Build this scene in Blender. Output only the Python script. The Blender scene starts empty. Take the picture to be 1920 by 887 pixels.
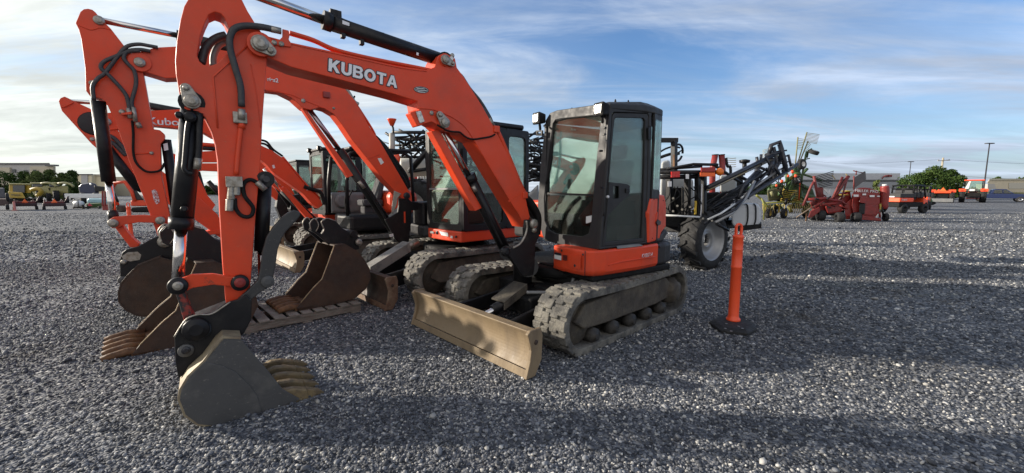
import bpy, bmesh, math, random
import numpy as np
from math import sin, cos, pi, radians, sqrt, atan2
from mathutils import Vector as V, Matrix
from mathutils.geometry import tessellate_polygon
random.seed(7); RNG = np.random.default_rng(7)
SC = bpy.context.scene; COL = SC.collection
# ------------------------------------------------------------------ camera model
FPX, PIT, HC = 758.0, radians(6.38), 1.587
_c, _s = cos(PIT), sin(PIT)
CAM = V((0, 0, HC))
def ray(x, y):
    r = (x - 960) / FPX; u = -(y - 443.5) / FPX
    return V((r, _c + u * _s, -_s + u * _c))
def G(x, y, z=0.0):
    d = ray(x, y); return CAM + d * ((z - HC) / d.z)
def D(x, y, Y):
    d = ray(x, y); return CAM + d * (Y / d.y)
class Plane:
    """a plane in the place; a photo pixel becomes a point on it"""
    def __init__(s, p0, n): s.p0, s.n = V(p0), V(n).normalized()
    def __call__(s, x, y):
        d = ray(x, y); return CAM + d * ((s.p0 - CAM).dot(s.n) / d.dot(s.n))
    def pts(s, L): return [s(*p) for p in L]
class Frame:
    """vertical frame: heading a, x forward, y left, z up"""
    def __init__(s, o, a):
        s.o = V(o); s.a = a; s.f = V((cos(a), sin(a), 0)); s.l = V((-sin(a), cos(a), 0)); s.z = V((0, 0, 1))
    def __call__(s, x, y, z): return s.o + s.f * x + s.l * y + s.z * z
    def side(s, v): return Plane(s.o + s.l * v, s.l)
    def front(s, x): return Plane(s.o + s.f * x, s.f)
    def loc(s, p): q = V(p) - s.o; return V((q.dot(s.f), q.dot(s.l), q.z))
# ------------------------------------------------------------------ materials
MATS = {}
def mat(name, col, rough=.5, metal=0., col2=None, nscale=6., lo=.45, hi=.65, bump=0., bscale=60., coat=0., detail=6., stretch=None, rvar=.12, spec=.5, amt=1., scr=None):
    if name in MATS: return MATS[name]
    m = bpy.data.materials.new(name); m.use_nodes = True; nt = m.node_tree; N = nt.nodes; Lk = nt.links.new
    b = N['Principled BSDF']; b.inputs['Roughness'].default_value = rough; b.inputs['Metallic'].default_value = metal
    b.inputs['Coat Weight'].default_value = coat * .35; b.inputs['Coat Roughness'].default_value = .15
    b.inputs['Specular IOR Level'].default_value = spec
    b.inputs['Base Color'].default_value = (*col, 1)
    tc = N.new('ShaderNodeTexCoord'); mp = N.new('ShaderNodeMapping'); Lk(tc.outputs['Object'], mp.inputs[0])
    if stretch: mp.inputs['Scale'].default_value = stretch
    n1 = N.new('ShaderNodeTexNoise'); n1.inputs['Scale'].default_value = nscale; n1.inputs['Detail'].default_value = detail; n1.inputs['Roughness'].default_value = .65
    Lk(mp.outputs[0], n1.inputs['Vector'])
    if col2:
        r = N.new('ShaderNodeMapRange'); r.inputs['From Min'].default_value = lo; r.inputs['From Max'].default_value = hi; r.inputs['To Max'].default_value = amt; Lk(n1.outputs['Fac'], r.inputs['Value'])
        mx = N.new('ShaderNodeMix'); mx.data_type = 'RGBA'; mx.inputs['A'].default_value = (*col, 1); mx.inputs['B'].default_value = (*col2, 1)
        Lk(r.outputs[0], mx.inputs['Factor']); Lk(mx.outputs['Result'], b.inputs['Base Color'])
    if scr:
        src = b.inputs['Base Color'].links[0].from_socket if b.inputs['Base Color'].links else None
        for rot, lo_ in (((.3, .9, .4), .67), ((1.2, .2, 1.9), .70), ((2.0, 1.4, .7), .69)):
            mq = N.new('ShaderNodeMapping'); mq.inputs['Rotation'].default_value = rot; mq.inputs['Scale'].default_value = (1.3, 60, 60); Lk(tc.outputs['Object'], mq.inputs[0])
            ns = N.new('ShaderNodeTexNoise'); ns.inputs['Scale'].default_value = 1; ns.inputs['Detail'].default_value = 2; Lk(mq.outputs[0], ns.inputs['Vector'])
            s3 = N.new('ShaderNodeMapRange'); s3.inputs['From Min'].default_value = lo_; s3.inputs['From Max'].default_value = lo_ + .06; s3.inputs['To Max'].default_value = .42; Lk(ns.outputs['Fac'], s3.inputs['Value'])
            m9 = N.new('ShaderNodeMix'); m9.data_type = 'RGBA'; m9.inputs['B'].default_value = (*scr, 1); m9.inputs['A'].default_value = (*col, 1); Lk(s3.outputs[0], m9.inputs['Factor'])
            if src: Lk(src, m9.inputs['A'])
            Lk(m9.outputs['Result'], b.inputs['Base Color']); src = m9.outputs['Result']
    if rvar:
        r2 = N.new('ShaderNodeMapRange'); r2.inputs['From Min'].default_value = .3; r2.inputs['From Max'].default_value = .7
        r2.inputs['To Min'].default_value = max(.03, rough - rvar); r2.inputs['To Max'].default_value = min(1, rough + rvar)
        n3 = N.new('ShaderNodeTexNoise'); n3.inputs['Scale'].default_value = nscale * 2.7; n3.inputs['Detail'].default_value = 4; Lk(mp.outputs[0], n3.inputs['Vector'])
        Lk(n3.outputs['Fac'], r2.inputs['Value']); Lk(r2.outputs[0], b.inputs['Roughness'])
    if bump:
        n2 = N.new('ShaderNodeTexNoise'); n2.inputs['Scale'].default_value = bscale; n2.inputs['Detail'].default_value = 5; Lk(mp.outputs[0], n2.inputs['Vector'])
        bp = N.new('ShaderNodeBump'); bp.inputs['Strength'].default_value = bump; bp.inputs['Distance'].default_value = .02; Lk(n2.outputs['Fac'], bp.inputs['Height']); Lk(bp.outputs[0], b.inputs['Normal'])
    MATS[name] = m; return m
def glassmat(name, tint, refl=.08, rough=.0):
    if name in MATS: return MATS[name]
    m = bpy.data.materials.new(name); m.use_nodes = True; nt = m.node_tree; N = nt.nodes; Lk = nt.links.new
    N.remove(N['Principled BSDF']); o = N['Material Output']
    t = N.new('ShaderNodeBsdfTransparent'); t.inputs[0].default_value = (*tint, 1)
    g = N.new('ShaderNodeBsdfGlossy'); g.inputs['Roughness'].default_value = rough; g.inputs[0].default_value = (.95, 1, .98, 1)
    fr = N.new('ShaderNodeFresnel'); fr.inputs[0].default_value = 1.5
    ad = N.new('ShaderNodeMath'); ad.operation = 'MULTIPLY_ADD'; ad.inputs[1].default_value = .75; ad.inputs[2].default_value = refl; ad.use_clamp = True; Lk(fr.outputs[0], ad.inputs[0])
    mx = N.new('ShaderNodeMixShader'); Lk(ad.outputs[0], mx.inputs[0]); Lk(t.outputs[0], mx.inputs[1]); Lk(g.outputs[0], mx.inputs[2])
    # a thin film of dust
    d = N.new('ShaderNodeBsdfDiffuse'); d.inputs[0].default_value = (.42, .41, .36, 1)
    n = N.new('ShaderNodeTexNoise'); n.inputs['Scale'].default_value = 2.2; n.inputs['Detail'].default_value = 5
    tc = N.new('ShaderNodeTexCoord'); Lk(tc.outputs['Object'], n.inputs['Vector'])
    r = N.new('ShaderNodeMapRange'); r.inputs['From Min'].default_value = .35; r.inputs['From Max'].default_value = .8; r.inputs['To Min'].default_value = .01; r.inputs['To Max'].default_value = .09; Lk(n.outputs['Fac'], r.inputs['Value'])
    m2 = N.new('ShaderNodeMixShader'); Lk(r.outputs[0], m2.inputs[0]); Lk(mx.outputs[0], m2.inputs[1]); Lk(d.outputs[0], m2.inputs[2])
    Lk(m2.outputs[0], o.inputs[0]); MATS[name] = m; return m
OR = mat('orange_paint', (.66, .060, .018), .42, 0, (.50, .062, .028), 2.2, .45, .72, .03, 90, .2, spec=.28, scr=(.50, .12, .06))
ORW = mat('orange_paint_worn', (.62, .058, .017), .48, 0, (.10, .05, .03), 9, .60, .68, .08, 60, .1, spec=.28)
ORL = mat('orange_plastic', (.84, .085, .02), .45, 0, (.74, .075, .022), 4, .4, .7, .02, 80, .2)
DK = mat('dark_grey_paint', (.030, .030, .032), .5, 0, (.045, .042, .038), 5, .52, .8, .03, 80, .0, spec=.22)
BK = mat('black_paint', (.008, .008, .0095), .42, 0, (.026, .024, .022), 7, .52, .78, .04, 70, spec=.3)
BKM = mat('black_matte', (.0075, .0075, .008), .7, 0, (.022, .021, .019), 9, .5, .75, .08, 60, spec=.2)
HOSE = mat('hose_rubber', (.028, .029, .032), .55, 0, (.05, .05, .05), 30, .4, .7, .1, 200)
CHR = mat('chrome_rod', (.62, .60, .58), .14, 1., (.50, .40, .36), 4, .5, .8)
ST = mat('bare_steel', (.34, .32, .28), .45, .7, (.18, .15, .11), 25, .45, .7, .12, 120)
BST = mat('bucket_steel', (.072, .072, .072), .55, .25, (.15, .143, .13), 3.2, .54, .80, .10, 45, rvar=.2, scr=(.24, .22, .19))
THM = mat('thumb_steel', (.038, .038, .038), .5, .2, (.10, .095, .085), 6, .55, .8, .1, 50, scr=(.14, .135, .125))
BSTI = mat('bucket_edge', (.30, .25, .16), .6, .15, (.16, .12, .08), 8, .4, .7, .12, 50)
TOOTH = mat('worn_tooth', (.185, .135, .066), .6, .1, (.09, .068, .045), 12, .42, .7, .2, 40)
RUST = mat('rust_brown', (.036, .0215, .0145), .7, 0, (.066, .034, .018), 4, .42, .7, .15, 50, scr=(.08, .062, .048))
RUSTO = mat('rust_orange', (.145, .072, .028), .75, 0, (.060, .028, .014), 9, .4, .65, .3, 40)
BLD = mat('dusty_blade', (.215, .158, .092), .62, 0, (.115, .082, .052), 3.2, .45, .72, .15, 40, stretch=(1, 1, .35), scr=(.12, .075, .045))
TRK = mat('track_rubber', (.058, .056, .052), .85, 0, (.19, .178, .15), 5, .40, .64, .5, 45)
ROL = mat('roller_steel', (.020, .018, .016), .7, 0, (.05, .044, .036), 8, .45, .7, .2, 60)
MUD = mat('muddy_frame', (.044, .037, .030), .85, 0, (.10, .085, .062), 5, .40, .66, .35, 40)
WOOD = mat('pallet_wood', (.23, .205, .175), .85, 0, (.12, .10, .08), 5, .38, .66, .5, 30, stretch=(1, 1, 6))
WHT = mat('white_plastic', (.70, .71, .70), .45, 0, (.58, .58, .55), 3, .4, .7)
GRY = mat('grey_plastic', (.16, .165, .17), .5, 0, (.22, .22, .21), 4, .4, .7)
SIL = mat('silver_decal', (.66, .66, .67), .35, .1)
INK = mat('dark_decal', (.015, .015, .02), .4)
LGT = mat('lamp_lens', (.40, .40, .38), .25, .4, (.6, .6, .56), 60, .4, .6, .3, 120)
GL = glassmat('cab_glass', (.80, .88, .83), .02)
GLD = glassmat('dark_cab_glass', (.42, .48, .47), .02)
RED = mat('red_paint', (.235, .018, .015), .5, 0, (.15, .02, .016), 4, .4, .7, .06)
AMB = mat('amber_lens', (.75, .17, .01), .3, 0)
REDL = mat('red_lens', (.55, .015, .012), .3, 0)
SEATM = mat('seat_fabric', (.045, .045, .05), .9)
TYRE = mat('tyre_rubber', (.010, .010, .011), .8, 0, (.028, .027, .025), 10, .5, .75, .15, 60)
# ------------------------------------------------------------------ mesh builder
ORG = {}
class MB:
    def __init__(s): s.bm = bmesh.new()
    def face(s, pts, smooth=False):
        f = s.bm.faces.new([s.bm.verts.new(p) for p in pts]); f.smooth = smooth; return s
    def prism(s, pts, off, hole=None):
        off = V(off); bm = s.bm
        loops = [pts] + ([] if not hole else (hole if isinstance(hole[0], list) else [hole]))
        a = [[bm.verts.new(p) for p in L] for L in loops]; b = [[bm.verts.new(V(p) + off) for p in L] for L in loops]
        for A, B in zip(a, b):
            n = len(A)
            for i in range(n): bm.faces.new((A[i], A[(i + 1) % n], B[(i + 1) % n], B[i]))
        if hole:
            fa = sum(a, []); fb = sum(b, [])
            for t in tessellate_polygon([[V(p) for p in L] for L in loops]):
                bm.faces.new([fa[i] for i in t]); bm.faces.new([fb[i] for i in reversed(t)])
        else:
            bm.faces.new(a[0]); bm.faces.new(list(reversed(b[0])))
        return s
    def box(s, c, dx, dy, dz):
        """c centre; dx,dy,dz full edge vectors"""
        c = V(c); dx, dy, dz = V(dx), V(dy), V(dz)
        p = c - dz / 2
        return s.prism([p - dx / 2 - dy / 2, p + dx / 2 - dy / 2, p + dx / 2 + dy / 2, p - dx / 2 + dy / 2], dz)
    def bx(s, F, x0, x1, y0, y1, z0, z1):
        return s.prism([F(x0, y0, z0), F(x1, y0, z0), F(x1, y1, z0), F(x0, y1, z0)], F.z * (z1 - z0))
    def bar(s, a, b, w, h=None, up=(0, 0, 1)):
        a, b = V(a), V(b); h = h or w; d = (b - a).normalized(); u = V(up)
        if abs(d.dot(u)) > .98: u = V((1, 0, 0))
        r = d.cross(u).normalized() * w; u2 = r.cross(d).normalized() * h
        return s.box((a + b) / 2, r, u2, b - a)
    def ring(s, c, ax, r, n, ph=0):
        ax = V(ax).normalized(); t = V((0, 0, 1)) if abs(ax.z) < .9 else V((1, 0, 0))
        u = ax.cross(t).normalized(); w = u.cross(ax)
        return [V(c) + (u * cos(2 * pi * i / n + ph) + w * sin(2 * pi * i / n + ph)) * r for i in range(n)]
    def lathe(s, o, ax, prof, n=20, cap=True, smooth=True):
        o, ax = V(o), V(ax).normalized(); R = []
        for r, h in prof: R.append([s.bm.verts.new(p) for p in s.ring(o + ax * h, ax, max(r, 1e-4), n)])
        for A, B in zip(R, R[1:]):
            for i in range(n):
                f = s.bm.faces.new((A[i], A[(i + 1) % n], B[(i + 1) % n], B[i])); f.smooth = smooth
        if cap:
            s.bm.faces.new(list(reversed(R[0]))); s.bm.faces.new(R[-1])
        return s
    def cyl(s, a, b, r, r1=None, n=16, smooth=True):
        a, b = V(a), V(b); L = (b - a).length
        return s.lathe(a, b - a, [(r, 0), (r if r1 is None else r1, L)], n, True, smooth)
    def pin(s, c, ax, r, h, n=20):
        """a bevelled pin head centred on c"""
        ax = V(ax).normalized(); c = V(c)
        return s.lathe(c - ax * h / 2, ax, [(r * .9, 0), (r, h * .1), (r, h * .85), (r * .88, h), (r * .55, h), (r * .5, h * 1.15)], n)
    def tube(s, pts, r, n=8, curve=True, sub=5):
        P = [V(p) for p in pts]
        if curve and len(P) > 2:
            Q = []
            E = [P[0] * 2 - P[1]] + P + [P[-1] * 2 - P[-2]]
            for i in range(1, len(E) - 2):
                a, b, c, d = E[i - 1:i + 3]
                for k in range(sub):
                    t = k / sub
                    Q.append(.5 * (2 * b + (c - a) * t + (2 * a - 5 * b + 4 * c - d) * t * t + (3 * b - a - 3 * c + d) * t ** 3))
            Q.append(P[-1]); P = Q
        prev = None; R = []
        for i, p in enumerate(P):
            d = (P[min(i + 1, len(P) - 1)] - P[max(i - 1, 0)]).normalized()
            if prev is None:
                t = V((0, 0, 1)) if abs(d.z) < .9 else V((1, 0, 0)); u = d.cross(t).normalized()
            else:
                u = (prev - d * prev.dot(d)).normalized()
            prev = u; w = d.cross(u)
            rr = r[min(i, len(r) - 1)] if isinstance(r, (list, tuple)) else r
            R.append([s.bm.verts.new(p + (u * cos(2 * pi * k / n) + w * sin(2 * pi * k / n)) * rr) for k in range(n)])
        for A, B in zip(R, R[1:]):
            for k in range(n):
                f = s.bm.faces.new((A[k], A[(k + 1) % n], B[(k + 1) % n], B[k])); f.smooth = True
        s.bm.faces.new(list(reversed(R[0]))); s.bm.faces.new(R[-1]); return s
    def strip(s, path, off, th=None):
        """a plate following path, width off"""
        off = V(off); A = [s.bm.verts.new(p) for p in path]; B = [s.bm.verts.new(V(p) + off) for p in path]
        for i in range(len(A) - 1):
            f = s.bm.faces.new((A[i], A[i + 1], B[i + 1], B[i]))
        return s
    def build(s, name, material, parent=None, bev=0., solid=0., org=None, seg=2, smooth=None):
        bmesh.ops.remove_doubles(s.bm, verts=s.bm.verts, dist=1e-5) if solid else None
        bmesh.ops.recalc_face_normals(s.bm, faces=s.bm.faces)
        o0 = ORG.get(parent.name, V((0, 0, 0))) if parent else V(org if org else (0, 0, 0))
        bmesh.ops.translate(s.bm, verts=s.bm.verts, vec=-o0)
        me = bpy.data.meshes.new(name); s.bm.to_mesh(me); s.bm.free()
        me.materials.append(material)
        o = bpy.data.objects.new(name, me); COL.objects.link(o)
        if parent: o.parent = parent
        else: o.location = o0
        ORG[o.name] = o0
        if solid:
            k = o.modifiers.new('thick', 'SOLIDIFY'); k.thickness = solid; k.offset = 0
        if bev:
            k = o.modifiers.new('edge', 'BEVEL'); k.width = bev; k.segments = seg; k.limit_method = 'ANGLE'; k.angle_limit = radians(35); k.harden_normals = False
        return o
def tag(o, label, cat, group=None, kind=None):
    if label: o['label'] = label
    if cat: o['category'] = cat
    if group: o['group'] = group
    if kind: o['kind'] = kind
    return o
def thing(name, loc, label, cat, group=None):
    o = bpy.data.objects.new(name, None); COL.objects.link(o); o.location = V(loc); o.empty_display_size = .2
    ORG[o.name] = V(loc); return tag(o, label, cat, group)
def dup(root, loc, rz=None, label=None, group=None, scale=None):
    r = root.copy(); COL.objects.link(r); r.location = V(loc)
    if rz is not None: r.rotation_euler = (0, 0, rz)
    if scale: r.scale = scale if not isinstance(scale, float) else (scale,) * 3
    if label: r['label'] = label
    if group: r['group'] = group
    def rec(a, b):
        for ch in [c for c in bpy.data.objects if c.parent == a]:
            c = ch.copy(); COL.objects.link(c); c.parent = b; rec(ch, c)
    rec(root, r); return r
def text(name, body, o, xd, yd, size, material, parent, depth=.004, bold=0., sx=1., shear=0., align='LEFT'):
    cu = bpy.data.curves.new('t', 'FONT'); cu.body = body; cu.size = 1.0; cu.extrude = 0; cu.offset = bold; cu.shear = shear; cu.align_x = align
    t = bpy.data.objects.new('t', cu); COL.objects.link(t)
    dg = bpy.context.evaluated_depsgraph_get(); me = bpy.data.meshes.new_from_object(t.evaluated_get(dg)); bpy.data.objects.remove(t); bpy.data.curves.remove(cu)
    xd, yd = V(xd).normalized(), V(yd).normalized(); n = xd.cross(yd).normalized(); yd = n.cross(xd) if abs(xd.dot(yd)) < .02 else yd
    bm = bmesh.new(); bm.from_mesh(me); bpy.data.meshes.remove(me)
    sz = size / .70
    for v in bm.verts: v.co = V(o) + xd * v.co.x * sz * sx + yd * v.co.y * sz + n * depth
    m = MB(); m.bm.free(); m.bm = bm
    # give the letters a film's thickness
    r = bmesh.ops.extrude_face_region(bm, geom=bm.faces[:])
    bmesh.ops.translate(bm, verts=[e for e in r['geom'] if isinstance(e, bmesh.types.BMVert)], vec=-n * depth * .6)
    return m.build(name, material, parent)
# ================================================================== excavator in front
HB = radians(-143)
M1 = (0.7517, 5.1562, 0)
FT = Frame(M1, radians(-137.3)); FU = Frame(M1, radians(-147)); FB = Frame((-2.255, 2.895, 0), HB)
def track(F, yc, L, Ht, w, parent, pitch=.135, mtrk=TRK, mfr=MUD):
    """rubber crawler: belt with lugs, frame, rollers, idler, sprocket (local frame F)"""
    r = Ht / 2; hl = L / 2 - r; th = .06
    def path(d, off):
        # d along belt from top rear, forward
        P = 2 * (2 * hl) + 2 * pi * r; d %= P
        if d < 2 * hl: x, z, a = -hl + d, r, pi / 2
        elif d < 2 * hl + pi * r:
            a = pi / 2 - (d - 2 * hl) / r; x, z = hl + r * cos(a), r * sin(a)
        elif d < 4 * hl + pi * r: x, z, a = hl - (d - 2 * hl - pi * r), -r, -pi / 2
        else:
            a = -pi / 2 - (d - 4 * hl - pi * r) / r; x, z = -hl + r * cos(a), r * sin(a)
        sag = -.018 * (1 - (x / hl) ** 2) if (abs(x) < hl and z > 0) else 0
        return (x + off * cos(a), z + off * sin(a) + r + .012 + sag)
    P = 4 * hl + 2 * pi * r; n = max(8, round(P / pitch)) * 4; st = P / n
    m = MB(); out = [path(i * st, 0) for i in range(n)]; inn = [path(i * st, -th) for i in range(n)]
    rows = [[m.bm.verts.new(F(x, y, z)) for x, z in L_] for L_, y in ((out, yc - w / 2), (out, yc + w / 2), (inn, yc + w / 2), (inn, yc - w / 2))]
    for k in range(4):
        A, B = rows[k], rows[(k + 1) % 4]
        for i in range(n): m.bm.faces.new((A[i], A[(i + 1) % n], B[(i + 1) % n], B[i]))
    for i in range(n // 4):
        for sd in (-1, 1):
            d0 = (i + (.5 if sd > 0 else 0)) * 4 * st
            for (ya, yb, sh) in ((.015, .25, .0), (.23, .5, .03)):
                y0, y1 = yc + sd * ya * w, yc + sd * yb * w
                q = []
                for (dd, off) in ((-.056, -.004), (.056, -.004), (.046, .022), (-.046, .022)):
                    q.append(path(d0 + dd - sh, off))
                jit = random.uniform(-.006, .006)
                m.prism([F(x + jit, y0, z) for x, z in q], F.l * (y1 - y0))
    t = m.build('track', mtrk, parent, .008)
    sgn = 1 if yc > 0 else -1
    m = MB(); ys = yc - .11; 
    prof = [(-hl + .12, .21), (-hl * .55, .185), (hl * .5, .185), (hl - .06, .2), (hl + .1, .30), (hl - .05, Ht - .15), (.2, Ht - .11), (-hl + .2, Ht - .12), (-hl + .02, .36)]
    m.prism([F(x, yc - .15, z + .03) for x, z in prof], F.l * .30)
    m.build('track_frame', mfr, parent, .02)
    for k in range(5):
        x = -hl + .28 + k * (2 * hl - .5) / 4
        MB().lathe(F(x, yc - .17, .125), F.l, [(.03, .02), (.03, 0), (.082, .01), (.085, .10), (.05, .13), (.05, .21), (.085, .24), (.082, .33), (.03, .34), (.03, .36)], 14).build('roller', ROL, t)
    MB().lathe(F(hl, yc - .1, r + .01), F.l, [(.05, 0), (r - .07, .01), (r - .055, .06), (r - .055, .14), (r - .07, .19), (.05, .2)], 24).build('idler', mfr, t)
    m = MB().lathe(F(-hl, yc - .03, r + .01), F.l, [(r - .08, 0), (r - .08, .06)], 24)
    for k in range(14):
        a = 2 * pi * k / 14; m.box(F(-hl + (r - .07) * cos(a), yc, r + .01 + (r - .07) * sin(a)), F.f * (.04 * sin(a)) - F.z * (.04 * cos(a)), F.l * .06, F.f * (.05 * cos(a)) + F.z * (.05 * sin(a)))
    m.build('sprocket', ST if mtrk is TRK else mfr, t)
    MB().lathe(F(-hl, yc + .03 * sgn, r + .01), F.l * sgn, [(.17, 0), (.17, .1), (.13, .14), (.12, .17), (.02, .175)], 20).build('drive_hub', mfr, t)
    return t
def dozer_blade(F, xb, w, h, parent, m1=BLD, m2=BLD):
    """concave blade with cutting edge and end plates; returns the blade"""
    prof = [(xb - .066 * sin(pi * (.06 + .86 * t)) ** .8, .075 + (h - .087) * t) for t in [i / 11 for i in range(12)]] + [(xb - .02, h), (xb - .12, h - .004), (xb - .125, h - .03), (xb - .10, h - .06), (xb - .10, .2), (xb - .06, .075)]
    b = MB().prism([F(x, -w / 2 + .02, z) for x, z in prof], F.l * (w - .04)).build('blade', m1, parent, .006)
    MB().prism([F(xb + .004, -w / 2 + .02, .082), F(xb + .018, -w / 2 + .02, .012), F(xb - .012, -w / 2 + .02, .008), F(xb - .02, -w / 2 + .02, .07)], F.l * (w - .04)).build('cutting_edge', m2, b, .003)
    ep = [(xb + .03, .01), (xb - .02, .16), (xb - .032, h * .6), (xb + .0, h * .88), (xb + .012, h - .02), (xb - .02, h + .008), (xb - .15, h + .008), (xb - .17, h - .06), (xb - .16, .14), (xb - .08, .01)]
    for s in (-1, 1):
        MB().prism([F(x, s * (w / 2 - .0175) - .0175, z) for x, z in ep], F.l * .035).build('end_plate', m2, b, .006)
        MB().pin(F(xb - .085, s * w / 2, h * .75), F.l * s, .022, .012, 10).build('bolt', RUST, b)
    return b
root = thing('excavator', M1, 'nearest orange excavator, white lettering on its boom, steel bucket with five brass coloured teeth', 'excavator', 'orange excavators parked in a row')
E1 = root
for s in (1, -1): track(FT, s * .78, 2.52, .60, .40, root)
m = MB(); m.bx(FT, -.62, .72, -.58, .58, .26, .50); m.bx(FT, -.45, .45, -.5, .5, .5, .6)
m.prism([FT(.72, -.35, .28), FT(1.0, -.28, .22), FT(1.0, .28, .22), FT(.72, .35, .28)], FT.z * .2)
m.build('undercarriage_frame', BKM, root, .02)
MB().lathe(FU(0, 0, .56), (0, 0, 1), [(.52, 0), (.55, .02), (.55, .1), (.5, .12)], 32).build('slew_ring', BKM, root)
XB = 1.735
bl = dozer_blade(FT, XB, 1.96, .415, root)
for s in (1, -1):
    m = MB(); m.prism([FT(XB - .10, s * .42, .10), FT(XB - .10, s * .42, .30), FT(.75, s * .36, .40), FT(.6, s * .36, .34), FT(.75, s * .36, .26)], FT.l * .05 * s)
    m.build('blade_arm', BK, root, .01)
MB().cyl(FT(XB - .2, -.3, .22), FT(XB - .2, .3, .22), .075, n=18).build('blade_cross_tube', ST, root)
MB().cyl(FT(XB - .28, 0, .26), FT(XB - .62, 0, .36), .035).build('blade_cylinder_rod', CHR, root)
MB().cyl(FT(XB - .42, 0, .30), FT(.7, 0, .46), .062).build('blade_cylinder', BK, root)
m = MB(); m.prism([FT(XB - .50, -.11, .39), FT(XB - .50, .11, .39), FT(XB - .85, .11, .53), FT(XB - .85, -.11, .53)], (0, 0, .02))
m.prism([FT(XB - .50, .11, .39), FT(XB - .50, .11, .31), FT(XB - .85, .11, .45), FT(XB - .85, .11, .53)], FT.l * -.015).build('cylinder_cover', MUD, root, .005)
MB().tube([FT(.95, .16, .47), FT(.8, .3, .47), FT(.62, .42, .46), FT(.5, .42, .52), FT(.45, .42, .6)], .02).build('hydraulic_hose', GRY, root)
MB().tube([FT(1.0, -.1, .42), FT(.8, -.2, .5), FT(.6, -.25, .5), FT(.4, -.2, .58)], .018).build('hydraulic_hose', HOSE, root)
# --- upper body
z0, z1 = .685, .968
sk = [(.50, .27), (.525, .45), (.525, .66), (.50, .80), (.44, .875), (.3, .905), (-.3, .895), (-.62, .86), (-.72, .78), (-.74, .3), (.2, .27)]
m = MB(); n = len(sk); A = [m.bm.verts.new(FU(x - .02 * (x > .3), y - .035, z0)) for x, y in sk]; B = [m.bm.verts.new(FU(x, y, z0 + .05)) for x, y in sk]; Cc = [m.bm.verts.new(FU(x, y, z1)) for x, y in sk]
for P, Q in ((A, B), (B, Cc)):
    for i in range(n): m.bm.faces.new((P[i], P[(i + 1) % n], Q[(i + 1) % n], Q[i]))
m.bm.faces.new(A); m.bm.faces.new(Cc)
skirt = m.build('side_skirt', OR, root, .022, seg=3)
SF, SS = FU.front(.531), FU.side(.904)
def poly(plane, L, th=.004): return MB().prism(plane.pts(L), plane.n * th)
# seam between front and side panels, front hatch with keyhole, grille, stickers
MB().tube([FU(.505, .81, .70), FU(.507, .812, .8), FU(.507, .812, .966)], .004, 6).build('panel_seam', INK, skirt)
h = MB().prism(SF.pts([(1068, 477), (1089, 480), (1088.5, 506), (1067, 500)]), FU.f * .006).build('hatch', OR, skirt, .003)
MB().pin(SF(1078.5, 498), FU.f, .016, .02, 12).build('lock', INK, h)
m = MB()
for k in range(6): m.prism(SF.pts([(1055.5, 478 + k * 1.7), (1063.5, 479 + k * 1.7), (1063.5, 480 + k * 1.7), (1055.5, 479 + k * 1.7)]), FU.f * .004)
m.build('grille', INK, skirt)
s_ = poly(SF, [(1040, 473), (1052.5, 475), (1052.5, 488), (1040, 485)]).build('sticker', WHT, skirt)
MB().prism(SF.pts([(1040, 473), (1052.5, 475), (1052.5, 479.5), (1040, 477)]), FU.f * .006).build('sticker_band', INK, s_)
for (x, y) in ((1053, 470), (1093, 477.5)): MB().pin(SF(x, y), FU.f, .012, .008, 10).build('bolt', INK, skirt)
MB().pin(FU(-.66, .85, .925), FU.l, .012, .03, 10).build('bolt', INK, skirt)
a, b = SS(1202, 483.5), SS(1231, 478.5)
text('model_marking', 'KX057-4', a + FU.l * .004, b - a, FU.z, .044, SIL, skirt, .004, -.005, shear=.25, sx=.80)
# raised swage along the side skirt
MB().tube([SS(1140, 497), SS(1165, 491), SS(1195, 486), SS(1228, 481.5)], .007, 6).build('swage_line', OR, skirt)
MB().prism([FU(.12, .90, .966), FU(-.3, .895, .966), FU(-.26, .86, .985), FU(.1, .865, .985)], FU.z * .012).build('step_tread', GRY, skirt, .003)
m = MB(); m.bx(FU, -.9, .42, -.86, .84, .62, .70); m.build('platform', BKM, root, .02)
cwp = [(-.5, .84), (-.78, .84), (-.98, .78), (-1.16, .55), (-1.24, .2), (-1.24, -.3), (-1.12, -.7), (-.9, -.88), (-.5, -.9)]
m = MB(); m.prism([FU(x, y, .70) for x, y in cwp], FU.z * .26); m.build('counterweight', DK, root, .04, seg=3)
hood = [(-.55, .80), (-.8, .74), (-1.0, .62), (-1.12, .3), (-1.12, -.3), (-1.0, -.7), (-.8, -.84), (.1, -.84), (.18, -.7), (.18, -.24), (-.6, -.24)]
m = MB(); m.prism([FU(x, y, .965) for x, y in hood], FU.z * .5); m.build('engine_hood', OR, root, .05, seg=3)
m = MB(); m.bx(FU, .12, .34, -.82, -.56, .965, 1.30); m.build('tank_cover', DK, root, .04)
# orange rear corner cover with its slot and dark vent
RC = Plane(FU(-.46, .87, 1.2), FU.l * .93 - FU.f * .36)
oc = MB().prism(RC.pts([(1216.5, 456), (1217, 400), (1220, 375), (1227, 367), (1236, 363.5), (1246, 366), (1249.5, 384), (1249, 425), (1229, 452.5)]), -RC.n * .30, None).build('corner_cover', OR, root, .02, seg=3)
MB().prism(RC.pts([(1229, 415), (1230, 402), (1235, 392), (1238.5, 390), (1238.5, 402), (1233, 416)]), RC.n * .006).build('cover_recess', ORW, oc)
MB().prism(RC.pts([(1228.5, 418), (1231, 411), (1236.5, 415), (1236, 421), (1231, 423)]), RC.n * .02).build('latch', INK, oc, .004)
for (x, y) in ((1226, 374), (1243.5, 376), (1223, 447)): MB().pin(RC(x, y), RC.n, .009, .008, 8).build('bolt', INK, oc)
MB().prism(RC.pts([(1230, 452), (1249, 430), (1252, 437), (1243, 452)]), -RC.n * .2).build('vent_panel', DK, root, .01)
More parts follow.
